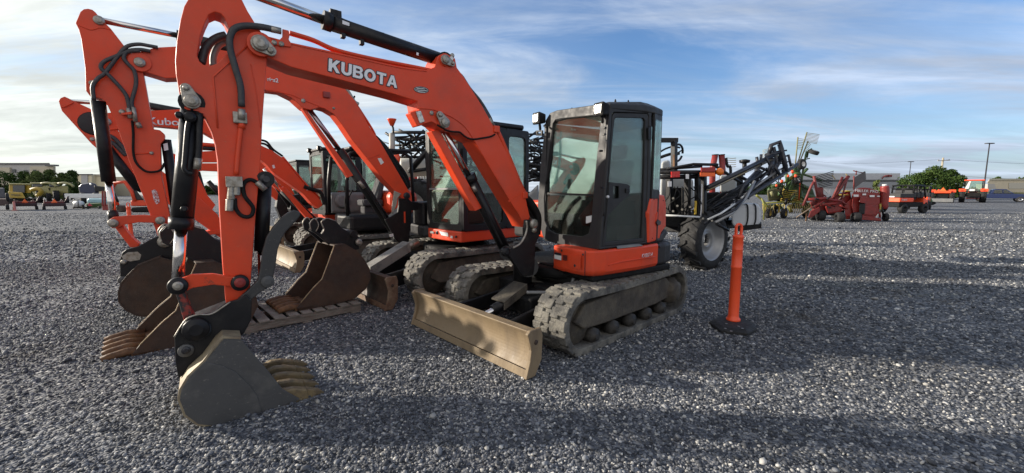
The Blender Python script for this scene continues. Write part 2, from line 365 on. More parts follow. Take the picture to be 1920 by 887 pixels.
# --- cab
CF0 = FU(.335, .87, .97); CF1 = FU(.275, .87, 2.45)
CFn = (CF1 - CF0).cross(FU.l).normalized()
if CFn.dot(FU.f) < 0: CFn = -CFn
CFP = Plane(CF0, CFn); CS = FU.side(.87)
front_o = [(1125.5, 468), (1060, 461), (1026, 452), (1017, 442), (1011, 420), (1008, 385), (1014, 300), (1023, 225), (1031, 212), (1045, 206.5), (1138.5, 193)]
front_h = [(1103, 438), (1090, 443.5), (1040, 438), (1028, 431), (1021, 414), (1020, 372), (1029, 290), (1036.5, 232), (1041, 225), (1050, 223), (1126, 215.5), (1125.5, 232), (1115, 330), (1109, 410)]
cab = MB().prism(CFP.pts(front_o), -CFn * .06, CFP.pts(front_h)).build('cab', DK, root, .008)
roof = [(.262, .872), (-.30, .885), (-.46, .87), (-.68, .81), (-.74, .6), (-.70, -.1), (-.55, -.2), (.2, -.19), (.27, -.12)]
m = MB(); A = [m.bm.verts.new(FU(x + .0, y, 2.425 + (.005 if x > 0 else .03))) for x, y in roof]; B = [m.bm.verts.new(FU(x, y, 2.475 + (.01 if x > 0 else .05))) for x, y in roof]; Cc = [m.bm.verts.new(FU(x * .86 - .02, .35 + (y - .35) * .86, 2.53 + (-.01 if x > 0 else .045))) for x, y in roof]
n = len(roof)
for P, Q in ((A, B), (B, Cc)):
    for i in range(n): m.bm.faces.new((P[i], P[(i + 1) % n], Q[(i + 1) % n], Q[i]))
m.bm.faces.new(A); m.bm.faces.new(Cc)
m.build('roof', DK, cab, .015, seg=3)
for (x, y) in ((.1, .1), (.0, .7), (-.15, .75), (-.4, .75)): MB().lathe(FU(x, y, 2.52), (0, 0, 1), [(.012, 0), (.012, .05), (.005, .07)], 8).build('roof_bolt', BK, cab)
# side: sill, pillars, door
side_o = [(1124.5, 468), (1127, 430), (1131, 380), (1140, 240), (1143, 202), (1147, 198), (1218, 200), (1222, 206), (1220.5, 330), (1214.5, 456)]
side_h = [(1128.5, 463), (1134, 400), (1140, 330), (1147.5, 216), (1151, 210), (1215, 212), (1217, 218), (1215, 330), (1209.5, 454)]
MB().prism(CS.pts(side_o), -FU.l * .05, CS.pts(side_h)).build('door_surround', DK, cab, .008)
DP = FU.side(.862)
door_o = [(1129.5, 462.5), (1134.5, 410), (1140.5, 330), (1148, 218), (1151.5, 211.5), (1214, 213), (1216, 219), (1214, 330), (1209, 453.5)]
door_h = [(1136, 454), (1139, 410), (1142, 342), (1150, 246), (1152.5, 224), (1156, 219.5), (1207, 221), (1210, 227), (1208, 330), (1204, 447)]
door = MB().prism(DP.pts(door_o), -FU.l * .04, DP.pts(door_h)).build('door', DK, cab, .008)
MB().prism(FU.side(.845).pts(door_h), -FU.l * .006).build('door_glass', GLD, door)
MB().prism(DP.pts([(1132, 431), (1139, 404), (1160, 382), (1178, 366), (1180, 349), (1174, 345), (1141, 341.5), (1136, 400)]), FU.l * .012, DP.pts([(1148, 373), (1149, 349), (1159, 349), (1159, 372)])).build('latch_plate', DK, door, .004)
MB().prism(DP.pts([(1170, 362), (1170.5, 353), (1177.5, 353), (1177, 362)]), FU.l * .03).build('handle', BK, door, .006)
MB().pin(DP(1139, 369), FU.l, .016, .03, 12).build('lock', SIL, door)
MB().prism(FU.side(.874).pts([(1213.5, 262), (1213, 240), (1219.5, 236), (1219, 262)]), FU.l * .02).build('hinge', BK, door, .004)
MB().tube([FU.side(.93)(1132, 405), FU.side(.95)(1134, 360), FU.side(.95)(1140, 290), FU.side(.94)(1139.5, 270), FU.side(.90)(1136, 264)], .013).build('grab_rail', DK, cab)
for (x, y, w) in ((1129, 352, 5), (1127, 283, 6), (1133, 252, 6), (1134, 240, 5)): MB().box(FU.side(.885)(x, y), FU.f * .03, FU.l * .03, FU.z * .02).build('bracket', BK, cab, .003)
m = MB().prism(CFP.pts([(1028, 361), (1112, 364), (1112, 367.5), (1027, 364.5)]), CFn * .012); m.build('glazing_bar', BK, cab)
IN = -CFn * .03
MB().prism([p + IN for p in CFP.pts([(1027, 363), (1029, 290), (1036.5, 230), (1041, 224), (1126, 215), (1125.5, 232), (1113, 366)])], -CFn * .006).build('windscreen', GL, cab)
MB().prism([p + IN for p in CFP.pts([(1104, 438), (1090, 443.5), (1040, 438), (1028, 431), (1021, 414), (1020, 366), (1113, 366), (1109, 410)])], -CFn * .006).build('lower_windscreen', GLD, cab)
W1 = Plane(CF0 + CFn * .03, CFn)
MB().tube(W1.pts([(1037, 243), (1033, 290), (1029, 340)]), .009, curve=False).tube(W1.pts([(1035, 262), (1034, 300), (1026, 338), (1024, 343)]), .016, 6).build('wiper', BKM, cab)
# chamfered rear corner with its window, right and rear sides
RC2a, RC2b = FU(-.46, .87, 1), FU(-.67, .81, 1); d = (RC2b - RC2a)
m = MB(); zz0, zz1 = 1.56, 2.44
def quad(a, d, t0, t1, z0, z1): return [V((*(a + d * t0).xy, z0)), V((*(a + d * t1).xy, z0)), V((*(a + d * t1).xy, z1)), V((*(a + d * t0).xy, z1))]
nn = d.cross(V((0, 0, 1))).normalized()
m.prism(quad(RC2a, d, 0, 1, 1.5, 2.46), nn * -.03 if nn.dot(FU.l) > 0 else nn * .03, quad(RC2a, d, .12, .88, 1.62, 2.38)); m.build('rear_corner_frame', DK, cab, .006)
MB().prism(quad(RC2a, d, .1, .9, 1.6, 2.4), nn * .004).build('corner_window', GL, cab)
a = FU(-.70, .79, 1); d2 = FU(-.70, -.15, 1) - a
MB().prism(quad(a, d2, 0, 1, .97, 2.46), FU.f * .03, quad(a, d2, .06, .94, 1.55, 2.36)).build('rear_frame', DK, cab, .006)
MB().prism(quad(a, d2, .05, .95, 1.53, 2.38), FU.f * .005).build('rear_window', GL, cab)
a = FU(.30, -.18, 1); d2 = FU(-.66, -.18, 1) - a
MB().prism(quad(a, d2, 0, 1, .97, 2.42), FU.l * .04, quad(a, d2, .07, .94, 1.3, 2.34)).build('right_frame', DK, cab, .006)
MB().prism(quad(a, d2, .06, .95, 1.29, 2.35), FU.l * .005).build('right_window', GL, cab)
m = MB(); m.bx(FU, -.7, .3, -.15, .82, .96, .99); m.build('cab_floor', BKM, cab)
# seat, levers, console
m = MB(); m.bx(FU, -.42, .06, .12, .60, 1.20, 1.36); m.bx(FU, -.30, -.02, .2, .52, .99, 1.2); m.build('seat', SEATM, cab, .04, seg=3)
m = MB(); m.prism([FU(-.40, .14, 1.32), FU(-.52, .14, 1.95), FU(-.42, .14, 1.97), FU(-.28, .14, 1.34)], FU.l * .44); m.build('seat_back', SEATM, cab, .04, seg=3)
m = MB(); m.prism([FU(-.5, .26, 1.98), FU(-.53, .26, 2.15), FU(-.45, .26, 2.16), FU(-.42, .26, 1.98)], FU.l * .2); m.build('head_rest', SEATM, cab, .03)
for y in (.02, .66): m = MB(); m.bx(FU, -.3, .08, y, y + .1, 1.2, 1.48); m.cyl(FU(.06, y + .05, 1.46), FU(.10, y + .05, 1.66), .016); m.lathe(FU(.10, y + .05, 1.62), FU.z, [(.02, 0), (.028, .04), (.02, .12)], 10); m.build('control_console', BKM, cab, .02)
m = MB(); m.tube([FU(.18, .28, .99), FU(.2, .28, 1.3), FU(.12, .28, 1.55)], .014); m.tube([FU(.18, .42, .99), FU(.2, .42, 1.3), FU(.12, .42, 1.55)], .014); m.bx(FU, .12, .24, .24, .48, .99, 1.02); m.build('travel_levers', BKM, cab)
m = MB(); m.bx(FU, .12, .2, .66, .8, 1.5, 1.68); m.cyl(FU(.14, .74, .99), FU(.14, .74, 1.5), .02); m.build('monitor', BKM, cab, .01)
MB().prism(CFP.pts([(1099, 406), (1109, 404), (1108.5, 416), (1098.5, 419)]), -CFn * .02).build('document_card', WHT, cab)
# lamps and mirror bracket
def work_lamp(c, d, parent, s=1., body=BKM):
    c, d = V(c), V(d).normalized(); r = d.cross(V((0, 0, 1))).normalized(); u = r.cross(d)
    m = MB(); A = [c + (r * x + u * y) * .062 * s + d * .02 * s for x, y in ((-1, -1), (1, -1), (1, 1), (-1, 1))]; Bq = [c + (r * x + u * y) * .045 * s - d * .08 * s for x, y in ((-1, -1), (1, -1), (1, 1), (-1, 1))]
    va = [m.bm.verts.new(p) for p in A]; vb = [m.bm.verts.new(p) for p in Bq]
    for i in range(4): m.bm.faces.new((va[i], va[(i + 1) % 4], vb[(i + 1) % 4], vb[i]))
    m.bm.faces.new(va); m.bm.faces.new(vb); m.cyl(c - d * .03 * s - u * .05 * s, c - d * .04 * s - u * .12 * s, .014 * s)
    o = m.build('work_lamp', body, parent, .012 * s)
    MB().prism([c + (r * x + u * y) * .05 * s + d * .0205 * s for x, y in ((-.75, -.8), (.75, -.8), (.95, -.3), (.95, .8), (-.95, .8), (-.95, -.3))], d * .008 * s).build('lamp_lens', LGT, o, .003)
    return o
work_lamp(FU.front(.36)(1124.5, 205), FU.f, cab, 1.15)
work_lamp(FU.front(.36)(1007.5, 222), FU.f, cab, 1.2)
MB().tube([FU.front(.33)(1020, 236), FU.front(.33)(1026, 240)], .012).build('lamp_arm', BK, cab)
MB().prism(FU.front(.34).pts([(1007, 245), (1019, 244.5), (1018.5, 255), (1007, 254.5)]), FU.f * .02, FU.front(.34).pts([(1010, 247.5), (1016, 247), (1016, 252.5), (1010, 252)])).build('mirror_bracket', BK, cab, .003)
# --- swing bracket and boom
def bp(v): return FB.side(v)
def slab(name, L, v, th, m_, parent, bev=.006, hole=None):
    P = bp(v); return MB().prism(P.pts(L), -FB.l * th, P.pts(hole) if hole else None).build(name, m_, parent, bev)
def pinh(name, x, y, v, r, h, m_, parent): return MB().pin(bp(v)(x, y), FB.l, r, h).build(name, m_, parent)
swL = [(987, 412), (1008, 412), (1011, 424), (1011, 445), (1004, 458), (1002, 516), (980, 518), (956, 482), (940, 470), (950, 462), (960, 466), (976, 458), (985, 444), (985, 428)]
sb = slab('swing_bracket', swL, .21, .05, BK, root, .008)
slab('bracket_plate', swL, -.15, .05, BK, sb, .008)
m = MB(); m.cyl(bp(.16)(990, 500), bp(-.16)(990, 500), .12); m.cyl(FB(-2.98, 0, .52), FB(-2.98, 0, 1.0), .11, n=20); m.build('swing_post', BK, sb)
MB().tube([bp(.212)(987, 414), bp(.212)(988, 428), bp(.212)(984, 443), bp(.212)(975, 457), bp(.212)(962, 465)], .012).build('bright_edge', ST, sb)
pinh('pin', 1000, 420, .21, .055, .05, ST, sb); pinh('pin', 1000.5, 431.5, .21, .03, .05, ST, sb)
pinh('pin', 948, 472, .21, .05, .05, BK, sb)
boomL = [(466.5, 86), (469, 73), (478, 66.5), (488, 65.5), (500, 67), (544, 79), (626, 96.7), (744, 123), (800, 131), (815, 126), (819, 112), (823, 104), (831, 100.5), (841, 103.5), (848, 103.5), (853.5, 110), (857, 127), (869, 143), (880, 160), (904, 198), (926, 238), (950, 285), (972, 333), (985, 368), (993.5, 407), (985, 427), (974.5, 406), (889.5, 264), (878, 259), (866, 250), (845, 246), (828, 243), (818, 233), (809, 228), (800, 231), (794, 232), (785, 203), (783, 190), (738, 176), (638, 149.5), (547, 126), (500, 106), (490, 104), (474, 99)]
boom = slab('boom', boomL, .125, .25, OR, root, .006)
P = bp(.127)
MB().tube(P.pts([(787, 203), (810, 205), (828, 211), (848, 220), (863, 230), (876, 243), (889, 263), (930, 333), (972, 402)]), .006, 6).build('weld_seam', OR, boom)
MB().tube(P.pts([(502, 70), (560, 86), (640, 103), (744, 126), (800, 134)]), .004, 6).build('weld_seam', OR, boom)
MB().prism(P.pts([(952, 377), (975, 362), (977, 364), (955, 379)]), FB.l * .003).build('weld_seam', ORW, boom)
# nose and kink pins
def pin_plate(x0, y0, r0, x1, y1, r1, v, parent, m_=ST):
    P = bp(v); a, b = P(x0, y0), P(x1, y1); d = (b - a); L = d.length; d.normalize(); q = d.cross(FB.l).normalized(); pts = []
    for k in range(9): t = pi / 2 + pi * k / 8; pts.append(a + (d * cos(t) + q * sin(t)) * r0)
    for k in range(9): t = -pi / 2 + pi * k / 8; pts.append(b + (d * cos(t) + q * sin(t)) * r1)
    o = MB().prism(pts, FB.l * .02).build('pin_keeper', m_, parent, .004)
    MB().pin(a + FB.l * .03, FB.l, r0 * .8, .02).build('pin', ST, o); MB().pin(b + FB.l * .03, FB.l, r1 * .6, .02, 6).build('bolt', ST, o); return o
def pad(x, y, r, v, th, m_, parent): return MB().cyl(bp(v)(x, y), bp(v)(x, y) + FB.l * th, r, n=24).build('boss', m_, parent, .005)
pad(488, 84, .085, .125, .02, OR, boom)
pin_plate(488, 83, .062, 507, 96, .038, .147, boom)
pad(835, 113, .06, .125, .012, OR, boom)
pin_plate(834, 112.5, .045, 847, 120, .026, .14, boom)
pad(833, 231, .07, .125, .012, OR, boom)
pin_plate(833, 230, .052, 823.5, 216, .035, .14, boom)
for (x, y) in ((809, 212), (848, 104)): pinh('bolt', x, y, .13, .02, .02, ST, boom)
MB().prism(bp(.14).pts([(843.5, 106.5), (848, 105), (851, 110), (847.5, 114)]), -FB.l * .005).build('lifting_eye', WHT, boom)
# lettering
Q = bp(.126); a, b = Q(615.5, 133), Q(744, 165.5); up = Q(617.5, 110) - a
sz = 1.0
xd = (b - a); yd = up - xd * (up.dot(xd) / xd.length_squared)
def arc(cx_, cy_, rx, ry, a0, a1, k=8): return [(cx_ + rx * cos(radians(a0 + (a1 - a0) * i / k)), cy_ + ry * sin(radians(a0 + (a1 - a0) * i / k))) for i in range(k + 1)]
GLY = {'K': (.88, [[(0, 0), (.25, 0), (.25, .30), (.34, .40), (.60, 0), (.90, 0), (.52, .57), (.88, 1), (.56, 1), (.25, .62), (.25, 1), (0, 1)]]),
 'U': (.84, [[(0, 1)] + arc(.42, .36, .42, .37, 180, 360, 14) + [(.84, 1), (.59, 1)] + arc(.42, .36, .17, .15, 360, 180, 10) + [(.25, 1)]]),
 'B': (.84, [[(0, 0)] + arc(.54, .28, .30, .28, -90, 60) + arc(.52, .745, .28, .255, -40, 90) + [(0, 1)], [(.24, .20)] + arc(.50, .31, .10, .11, -90, 90, 6) + [(.24, .42)], [(.24, .60)] + arc(.49, .70, .09, .10, -90, 90, 6) + [(.24, .80)]]),
 'O': (.98, [arc(.49, .5, .49, .52, 0, 345, 23), arc(.49, .5, .24, .29, 0, 345, 23)]),
 'T': (.82, [[(.285, 0), (.535, 0), (.535, .79), (.82, .79), (.82, 1), (0, 1), (0, .79), (.285, .79)]]),
 'A': (.94, [[(0, 0), (.25, 0), (.32, .20), (.62, .20), (.69, 0), (.94, 0), (.60, 1), (.34, 1)], [(.375, .38), (.565, .38), (.47, .70)]])}
def letters(name, word, o, X, Y_, m_, parent, d0, d1, shifts=((0, 0),), gap=.10):
    tot = sum(GLY[c][0] for c in word) + gap * (len(word) - 1); k = X.length / tot; u = X.normalized(); m = MB()
    for si, (sx_, sy_) in enumerate(shifts):
        x = 0
        for c in word:
            L = [[o + u * ((x + px_ + sx_) * k) + Y_ * (py_ + sy_) + FB.l * (d0 + si * .0003) for px_, py_ in lp] for lp in GLY[c][1]]
            m.prism(L[0], FB.l * (d1 - d0), L[1:] or None); x += GLY[c][0] + gap
    return m.build(name, m_, parent)
letters('lettering_outline', 'KUBOTA', a, xd, yd, INK, boom, .001, .0015, [(.085 * cos(q * pi / 4), .075 * sin(q * pi / 4)) for q in range(8)])
letters('lettering', 'KUBOTA', a, xd, yd, SIL, boom, .001, .0065)
def oval(x, y, rx, ry, v, m_, name, parent, th=.003, tilt=0):
    P = bp(v); return MB().prism(P.pts([(x + rx * cos(k * pi / 10) - tilt * ry * sin(k * pi / 10), y + ry * sin(k * pi / 10) + tilt * rx * cos(k * pi / 10)) for k in range(20)]), FB.l * th).build(name, m_, parent)
ov = oval(789.7, 168.5, 14, 6.2, .126, INK, 'oval_badge', boom, .003, .12)
oval(789.7, 168.5, 12.8, 5.2, .1292, WHT, 'badge_ring', ov, .001, .12); oval(789.7, 168.5, 12.2, 4.7, .1303, INK, 'badge_field', ov, .001, .12)
m = MB()
for (x0, x1, y) in ((781, 796, 165.5), (778.5, 800.5, 168.7), (783, 797, 171.8)): m.prism(bp(.1315).pts([(x0, y - .8 - .0), (x1, y + .9), (x1, y + 2.1), (x0, y + .4)]), FB.l * .001)
m.build('badge_lines', WHT, ov)
# lines and hoses on the boom
P = bp(.10)
MB().tube(P.pts([(543, 61), (560, 66), (588, 75), (632, 94), (703, 111), (788, 127.5), (823, 135)]), .016).build('steel_line', OR, boom)
MB().tube(bp(.04).pts([(543, 64), (588, 78), (632, 97), (703, 113), (780, 129)]), .012).build('steel_line', OR, boom)
MB().prism(bp(.126).pts([(529, 55), (541, 58), (543, 66), (541, 75), (546, 82), (545, 89), (511, 85), (508, 78), (524, 75), (529, 70)]), FB.l * .012).build('line_bracket', OR, boom, .004)
for (x, y) in ((514, 80), (527.5, 82.5)): pinh('bolt', x, y, .14, .018, .015, ST, boom)
MB().tube(P.pts([(836, 138), (845, 138), (858, 142), (868, 153), (880, 176), (895, 195), (908, 208), (919, 227), (926, 238)]), .02).tube(bp(.03).pts([(850, 134), (864, 142), (880, 166), (900, 190), (918, 220), (924, 236)]), .02).build('hydraulic_hose', HOSE, boom)
MB().tube(P.pts([(834, 137.5), (846, 139)]), .024).tube(P.pts([(916, 222), (925, 236)]), .024).build('hose_fitting', ST, boom)
MB().tube(P.pts([(927, 238), (935, 252), (955, 298), (974, 344), (984, 366)]), .02).tube(bp(.02).pts([(927, 238), (937, 252), (957, 298), (976, 344), (987, 366)]), .018).build('steel_line', OR, boom)
for (x, y) in ((928, 243), (981, 366)): MB().box(P(x, y), FB.f * .07, FB.l * .09, FB.z * .07).build('line_clamp', OR, boom, .008)
MB().tube(bp(.135).pts([(820, 234), (834, 243), (848, 247), (862, 248), (872, 256), (885, 261), (904, 259), (920, 256), (928, 252)]), .009).build('lamp_cable', BKM, boom)
MB().tube(bp(.05).pts([(984, 366), (992, 378), (1001, 392), (1007, 403), (1009, 417), (1006, 440)]), .035).tube(bp(-.05).pts([(984, 366), (996, 378), (1006, 394), (1011, 410), (1009, 440)]), .03).tube(bp(0).pts([(986, 372), (990, 390), (999, 408), (1003, 430)]), .028).build('hydraulic_hose', BKM, boom)
lg = MB().prism(bp(.115).pts([(769, 211), (780, 207), (792, 206), (798, 231), (794, 234), (783, 237)]), -FB.l * .12).build('boom_lamp', OR, boom, .008)
MB().prism(bp(.117).pts([(779, 210), (788, 208), (795.5, 228), (786.5, 231.5)]), FB.l * .012).build('lamp_lens', mat('bright_lens', (.62, .62, .58), .3, .2, (.3, .3, .28), 40), lg, .003)
# boom cylinder with its orange guard
def tcyl(name, p, q, v, r, m_, parent, n=18):
    P = bp(v); return MB().cyl(P(*p), P(*q), r, n=n).build(name, m_, parent)
c = tcyl('boom_cylinder', (881, 335), (950, 474), 0, .062, BK, root)
tcyl('cylinder_head', (878, 328), (884, 341), 0, .072, BK, c); tcyl('rod', (822, 225), (882, 337), 0, .033, CHR, c)
MB().cyl(bp(.1)(950, 474), bp(-.1)(950, 474), .08).build('cylinder_eye', BK, c)
MB().prism(bp(.06).pts([(809, 246), (823, 243), (904, 390), (891, 396)]), -FB.l * .12).build('rod_guard', OR, c, .006)
MB().tube(bp(.09).pts([(888, 352), (893, 360), (930, 436), (942, 460)]), .012).build('steel_line', BK, c)
MB().tube(bp(.095).pts([(887, 349), (892, 359)]), .022).build('hose_fitting', ST, c)
# arm cylinder above the boom
c = tcyl('arm_cylinder', (608, 39), (826, 112), 0, .062, BK, root)
tcyl('cylinder_head', (605, 37), (622, 43), 0, .074, BK, c); tcyl('rod', (398, -40), (608, 38), 0, .036, CHR, c)
MB().cyl(bp(.08)(834, 113), bp(-.08)(834, 113), .075).build('cylinder_eye', BK, c)
m = MB()
for (x, y) in ((625, 29), (632, 31)): m.box(bp(0)(x, y), FB.f * .06, FB.l * .06, FB.z * .08)
for (x, y) in ((643, 66), (678, 79)): m.box(bp(0)(x, y), FB.f * .035, FB.l * .05, FB.z * .05)
m.tube(bp(.03).pts([(630, 33), (650, 42), (700, 60), (720, 66)]), .02); m.build('port_block', BK, c, .004)
MB().prism(bp(.066).pts([(642, 38), (655, 43), (655, 49), (642, 45)]), FB.l * .002).build('sticker', SIL, c)
MB().prism(bp(.066).pts([(781, 98), (785, 99.5), (784.5, 104.5), (780.5, 103)]), FB.l * .002).build('sticker', SIL, c)
# --- arm
armL = [(352, 0), (345, 12), (338, 38), (331, 79), (328.5, 113), (330, 140), (336, 176), (341, 196), (345, 203), (350, 206), (372, 209), (385, 221), (397, 246), (404, 270), (408, 300), (412, 400), (418, 500), (424, 569), (432, 578), (448, 574), (466, 560), (470, 530), (479, 408), (488, 311), (492.5, 221), (495.5, 180), (500.5, 113), (500, 90), (493.5, 65), (478, 43), (464, 20), (454, 0), (440, -22), (422, -48), (402, -56), (382, -46), (366, -25)]
armH = [(376, 65), (371, 95), (369.5, 104), (374, 115), (382, 122), (396, 123.5), (410, 117), (426, 97), (437, 75), (430.5, 54), (421.5, 34), (414.7, 26), (403.5, 22), (392, 27), (385.4, 40.6)]
arm = slab('arm', armL, .095, .19, OR, root, .006, armH)
P = bp(.097)
MB().tube(P.pts([(464, 86), (400, 144), (404.6, 198), (408, 240)]), .006, 6, False).build('weld_seam', OR, arm)
MB().tube(P.pts([(470, 120), (480, 170), (489, 240)]), .003, 6).build('weld_seam', OR, arm)
MB().cyl(bp(.13)(402, -38), bp(-.13)(402, -38), .07).build('pin', OR, arm)
pin_plate(359.5, 190, .052, 349, 166, .032, .098, arm)
P = bp(.14)
MB().tube(P.pts([(453, 200), (451, 162), (440.7, 126), (431.7, 92), (431.5, 70), (440, 54), (460, 48.5), (489, 50.5), (514, 55.5), (526, 58.5)]), .0225, 10).build('hydraulic_hose', HOSE, arm)
MB().tube(P.pts([(508, 54.5), (527, 58.5)]), .024).tube(P.pts([(453, 205), (453, 224)]), .024).build('hose_fitting', ST, arm)
MB().box(bp(.12)(450, 221), FB.f * .085, FB.l * .04, FB.z * .08).build('clamp_block', ST, arm, .006)
MB().tube(bp(.115).pts([(453, 232), (451, 244), (446, 290), (443, 328)]), .017).build('steel_line', OR, arm)
MB().tube(bp(.115).pts([(453, 230), (453, 241)]), .024).build('line_nut', OR, arm)
m = MB(); P = bp(.13); m.box(P(439, 341), FB.f * .10, FB.l * .06, FB.z * .075)
for (x, y0, y1) in ((434, 347, 374), (444, 347, 366), (431, 374, 396)): m.cyl(P(x, y0), P(x - 1, y1), .026, n=8, smooth=False)
m.build('valve_block', ST, arm, .004)
MB().tube(P.pts([(447, 338), (458, 337), (466, 335), (478, 339), (484, 344)]), .0).build('unused', HOSE, arm) if 0 else None
MB().tube(P.pts([(486, 346), (480, 341), (470, 337), (461, 340), (455.5, 351), (459, 368), (469, 381), (475, 391), (472, 403), (462, 407), (450, 402), (442, 390), (440, 372)]), .014).build('hydraulic_hose', BKM, arm)
MB().tube(P.pts([(482, 341), (497, 356)]), .022).build('hose_fitting', ST, arm)
for (pts, r, v) in (([(378, 119), (381, 103), (387, 88), (399, 76), (412, 69), (424, 66)], .026, .0), ([(400, 124), (400, 108), (405, 93), (413, 83), (426, 78)], .022, -.05)):
    MB().tube(bp(v).pts(pts), r).build('hydraulic_hose', HOSE if v == 0 else GRY, arm)
# bucket cylinder down the front of the arm
c = tcyl('bucket_cylinder', (361, 206), (340, 428), .03, .066, BK, root, 22)
tcyl('cylinder_head', (341, 408), (339.5, 430), .03, .073, BK, c); tcyl('rod', (340, 428), (333, 534), .03, .037, CHR, c)
MB().cyl(bp(.10)(359.5, 192), bp(-.06)(359.5, 192), .075).build('cylinder_eye', BK, c)
MB().tube(bp(.11).pts([(357, 222), (352, 240), (347, 300), (346, 316), (353, 324), (362, 325)]), .017).tube(bp(.1).pts([(374, 212), (373, 270), (370, 315)]), .022).build('steel_line', BK, c)
MB().tube(bp(.125).pts([(372, 297), (370, 318)]), .024).build('hose_fitting', ST, c)
pinh('port', 357, 220, .11, .035, .05, BK, c); pinh('port', 345.5, 392, .1, .022, .04, BK, c); pinh('port', 336, 216, .1, .022, .06, BK, c)
# links between cylinder, arm and coupler
lk = [(328, 527), (337, 523), (360, 515), (400, 513.5), (432, 519), (443, 518), (456, 521), (460, 531), (455, 542), (443, 543), (430, 537), (400, 534), (362, 540), (345, 548), (331, 549), (323, 540)]
la = slab('bucket_link', lk, .135, .04, ORW, root, .006); slab('link_plate', lk, -.095, .04, ORW, la, .006)
pinh('pin', 333.5, 536, .14, .058, .05, BK, la); pinh('pin_washer', 333.5, 536, .168, .03, .02, ST, la)
pinh('pin', 450, 530, .14, .058, .05, BK, la); pinh('pin_washer', 450, 530, .168, .036, .02, RED, la)
MB().cyl(bp(.15)(333.5, 536), bp(-.15)(333.5, 536), .05).build('pin', BK, la)
lb = slab('coupler_link', [(322, 533), (334, 524), (345, 536), (352, 566), (366, 598), (371, 608), (362, 622), (350, 618), (344, 600), (334, 565)], .07, .14, mat('red_black_worn', (.02, .02, .02), .5, 0, (.25, .03, .02), 7, .5, .56, .1), root, .008)
# --- coupler, thumb, bucket
cpl = [(327, 632), (341, 612), (352, 597), (372, 590), (398, 588), (420, 571), (432, 566), (446, 562), (462, 553), (472, 565), (471, 600), (458, 625), (444, 636), (420, 622), (400, 640), (384, 669), (361, 681), (350, 693), (340, 707), (334, 709), (329, 680)]
cp = slab('quick_coupler', cpl, .20, .035, BK, root, .006); slab('coupler_plate', cpl, -.165, .035, BK, cp, .006)
m = MB(); m.cyl(bp(.22)(372, 619), bp(-.22)(372, 619), .075); m.prism(bp(.16).pts([(352, 610), (440, 575), (462, 600), (440, 630), (400, 632), (360, 660), (346, 660)]), -FB.l * .32); m.build('coupler_body', BK, cp, .01)
pinh('pin', 367.5, 617, .215, .078, .05, BK, cp); pinh('pin', 348.5, 657, .205, .045, .03, BST, cp); pinh('pin_bore', 348.5, 657, .225, .026, .012, INK, cp)
MB().tube(bp(.205).pts([(327, 632), (340, 611), (352, 597), (372, 590), (398, 588), (432, 566)]), .006).build('bright_edge', ST, cp)
thL = [(564, 398), (552, 394), (540, 399), (529, 407), (512, 426), (500, 444), (492, 473), (487, 510), (483, 526), (462, 547), (447, 560), (440, 572), (437.5, 598), (443, 609), (456, 609), (465, 600), (470, 585), (472, 562), (487, 549), (502, 540), (512, 524), (518, 490), (521, 468), (528, 448), (536, 435), (554, 416), (563, 405)]
th = slab('thumb', thL, .16, .04, THM, root, .008); slab('thumb_plate', thL, -.02, .04, THM, th, .008)
m = MB(); m.prism(bp(.12).pts([(498, 470), (516, 470), (506, 532), (490, 524)]), -FB.l * .14); m.build('thumb_web', THM, th, .01)
pinh('pin', 452.5, 590, .165, .05, .05, BK, th); pinh('pin', 502, 528, .163, .045, .015, BST, th)
c = tcyl('thumb_cylinder', (496, 340), (490, 470), -.01, .05, BK, root); tcyl('rod', (490, 470), (492, 530), -.01, .028, CHR, c)
MB().cyl(bp(.1)(498, 336), bp(-.1)(498, 336), .06).build('cylinder_eye', BK, c)
MB().prism(bp(.08).pts([(486, 322), (500, 325), (508, 338), (502, 348), (486, 346)]), -FB.l * .16).build('cylinder_lug', OR, c, .01)
pinh('pin', 499, 336, .085, .045, .03, INK, c)
bs = [(419, 633.5), (451.5, 635), (471, 659), (502, 695), (531, 731), (560, 747), (566, 750), (527, 769), (480, 783), (440, 793), (408, 799), (372, 796), (347, 778), (336, 749), (339, 731), (354, 705.6), (383, 678.5), (408, 644)]
W = .37
bk = slab('bucket', bs, W, .018, BST, root, .004); slab('bucket_cheek', bs, -W + .018, .018, BST, bk, .004)
# the wear plate and reinforcement ridge on the cheek
MB().prism(bp(W + .001).pts([(383, 678.5), (414, 684), (442, 697), (468, 722), (482, 742), (490, 768), (489, 781), (440, 792.5), (408, 798), (372, 795), (348, 777), (337, 749), (340, 731), (355, 705.6)]), FB.l * .006).build('cheek_plate', BST, bk, .003)
P = bp(W)
shell = P.pts([(451.5, 635), (419, 633.5), (408, 644), (383, 678.5), (354, 705.6), (339, 731), (336, 749), (347, 778), (372, 796), (408, 799), (440, 793), (480, 783), (527, 769), (566, 750)])
MB().strip(shell, -FB.l * 2 * W).build('shell', BSTI, bk, solid=.02)
MB().prism(bp(W).pts([(527, 769), (562, 747), (570, 750), (540, 767)]), -FB.l * 2 * W).build('lip', TOOTH, bk, .004)
N0 = bp(W)
prof_a = [FB.loc(p) for p in N0.pts([(506, 766), (512, 744), (530, 734), (552, 730), (578, 731), (583, 757), (540, 768)])]
prof_t = [FB.loc(p) for p in N0.pts([(577, 731), (600, 734), (618, 743), (602, 752), (582, 757)])]
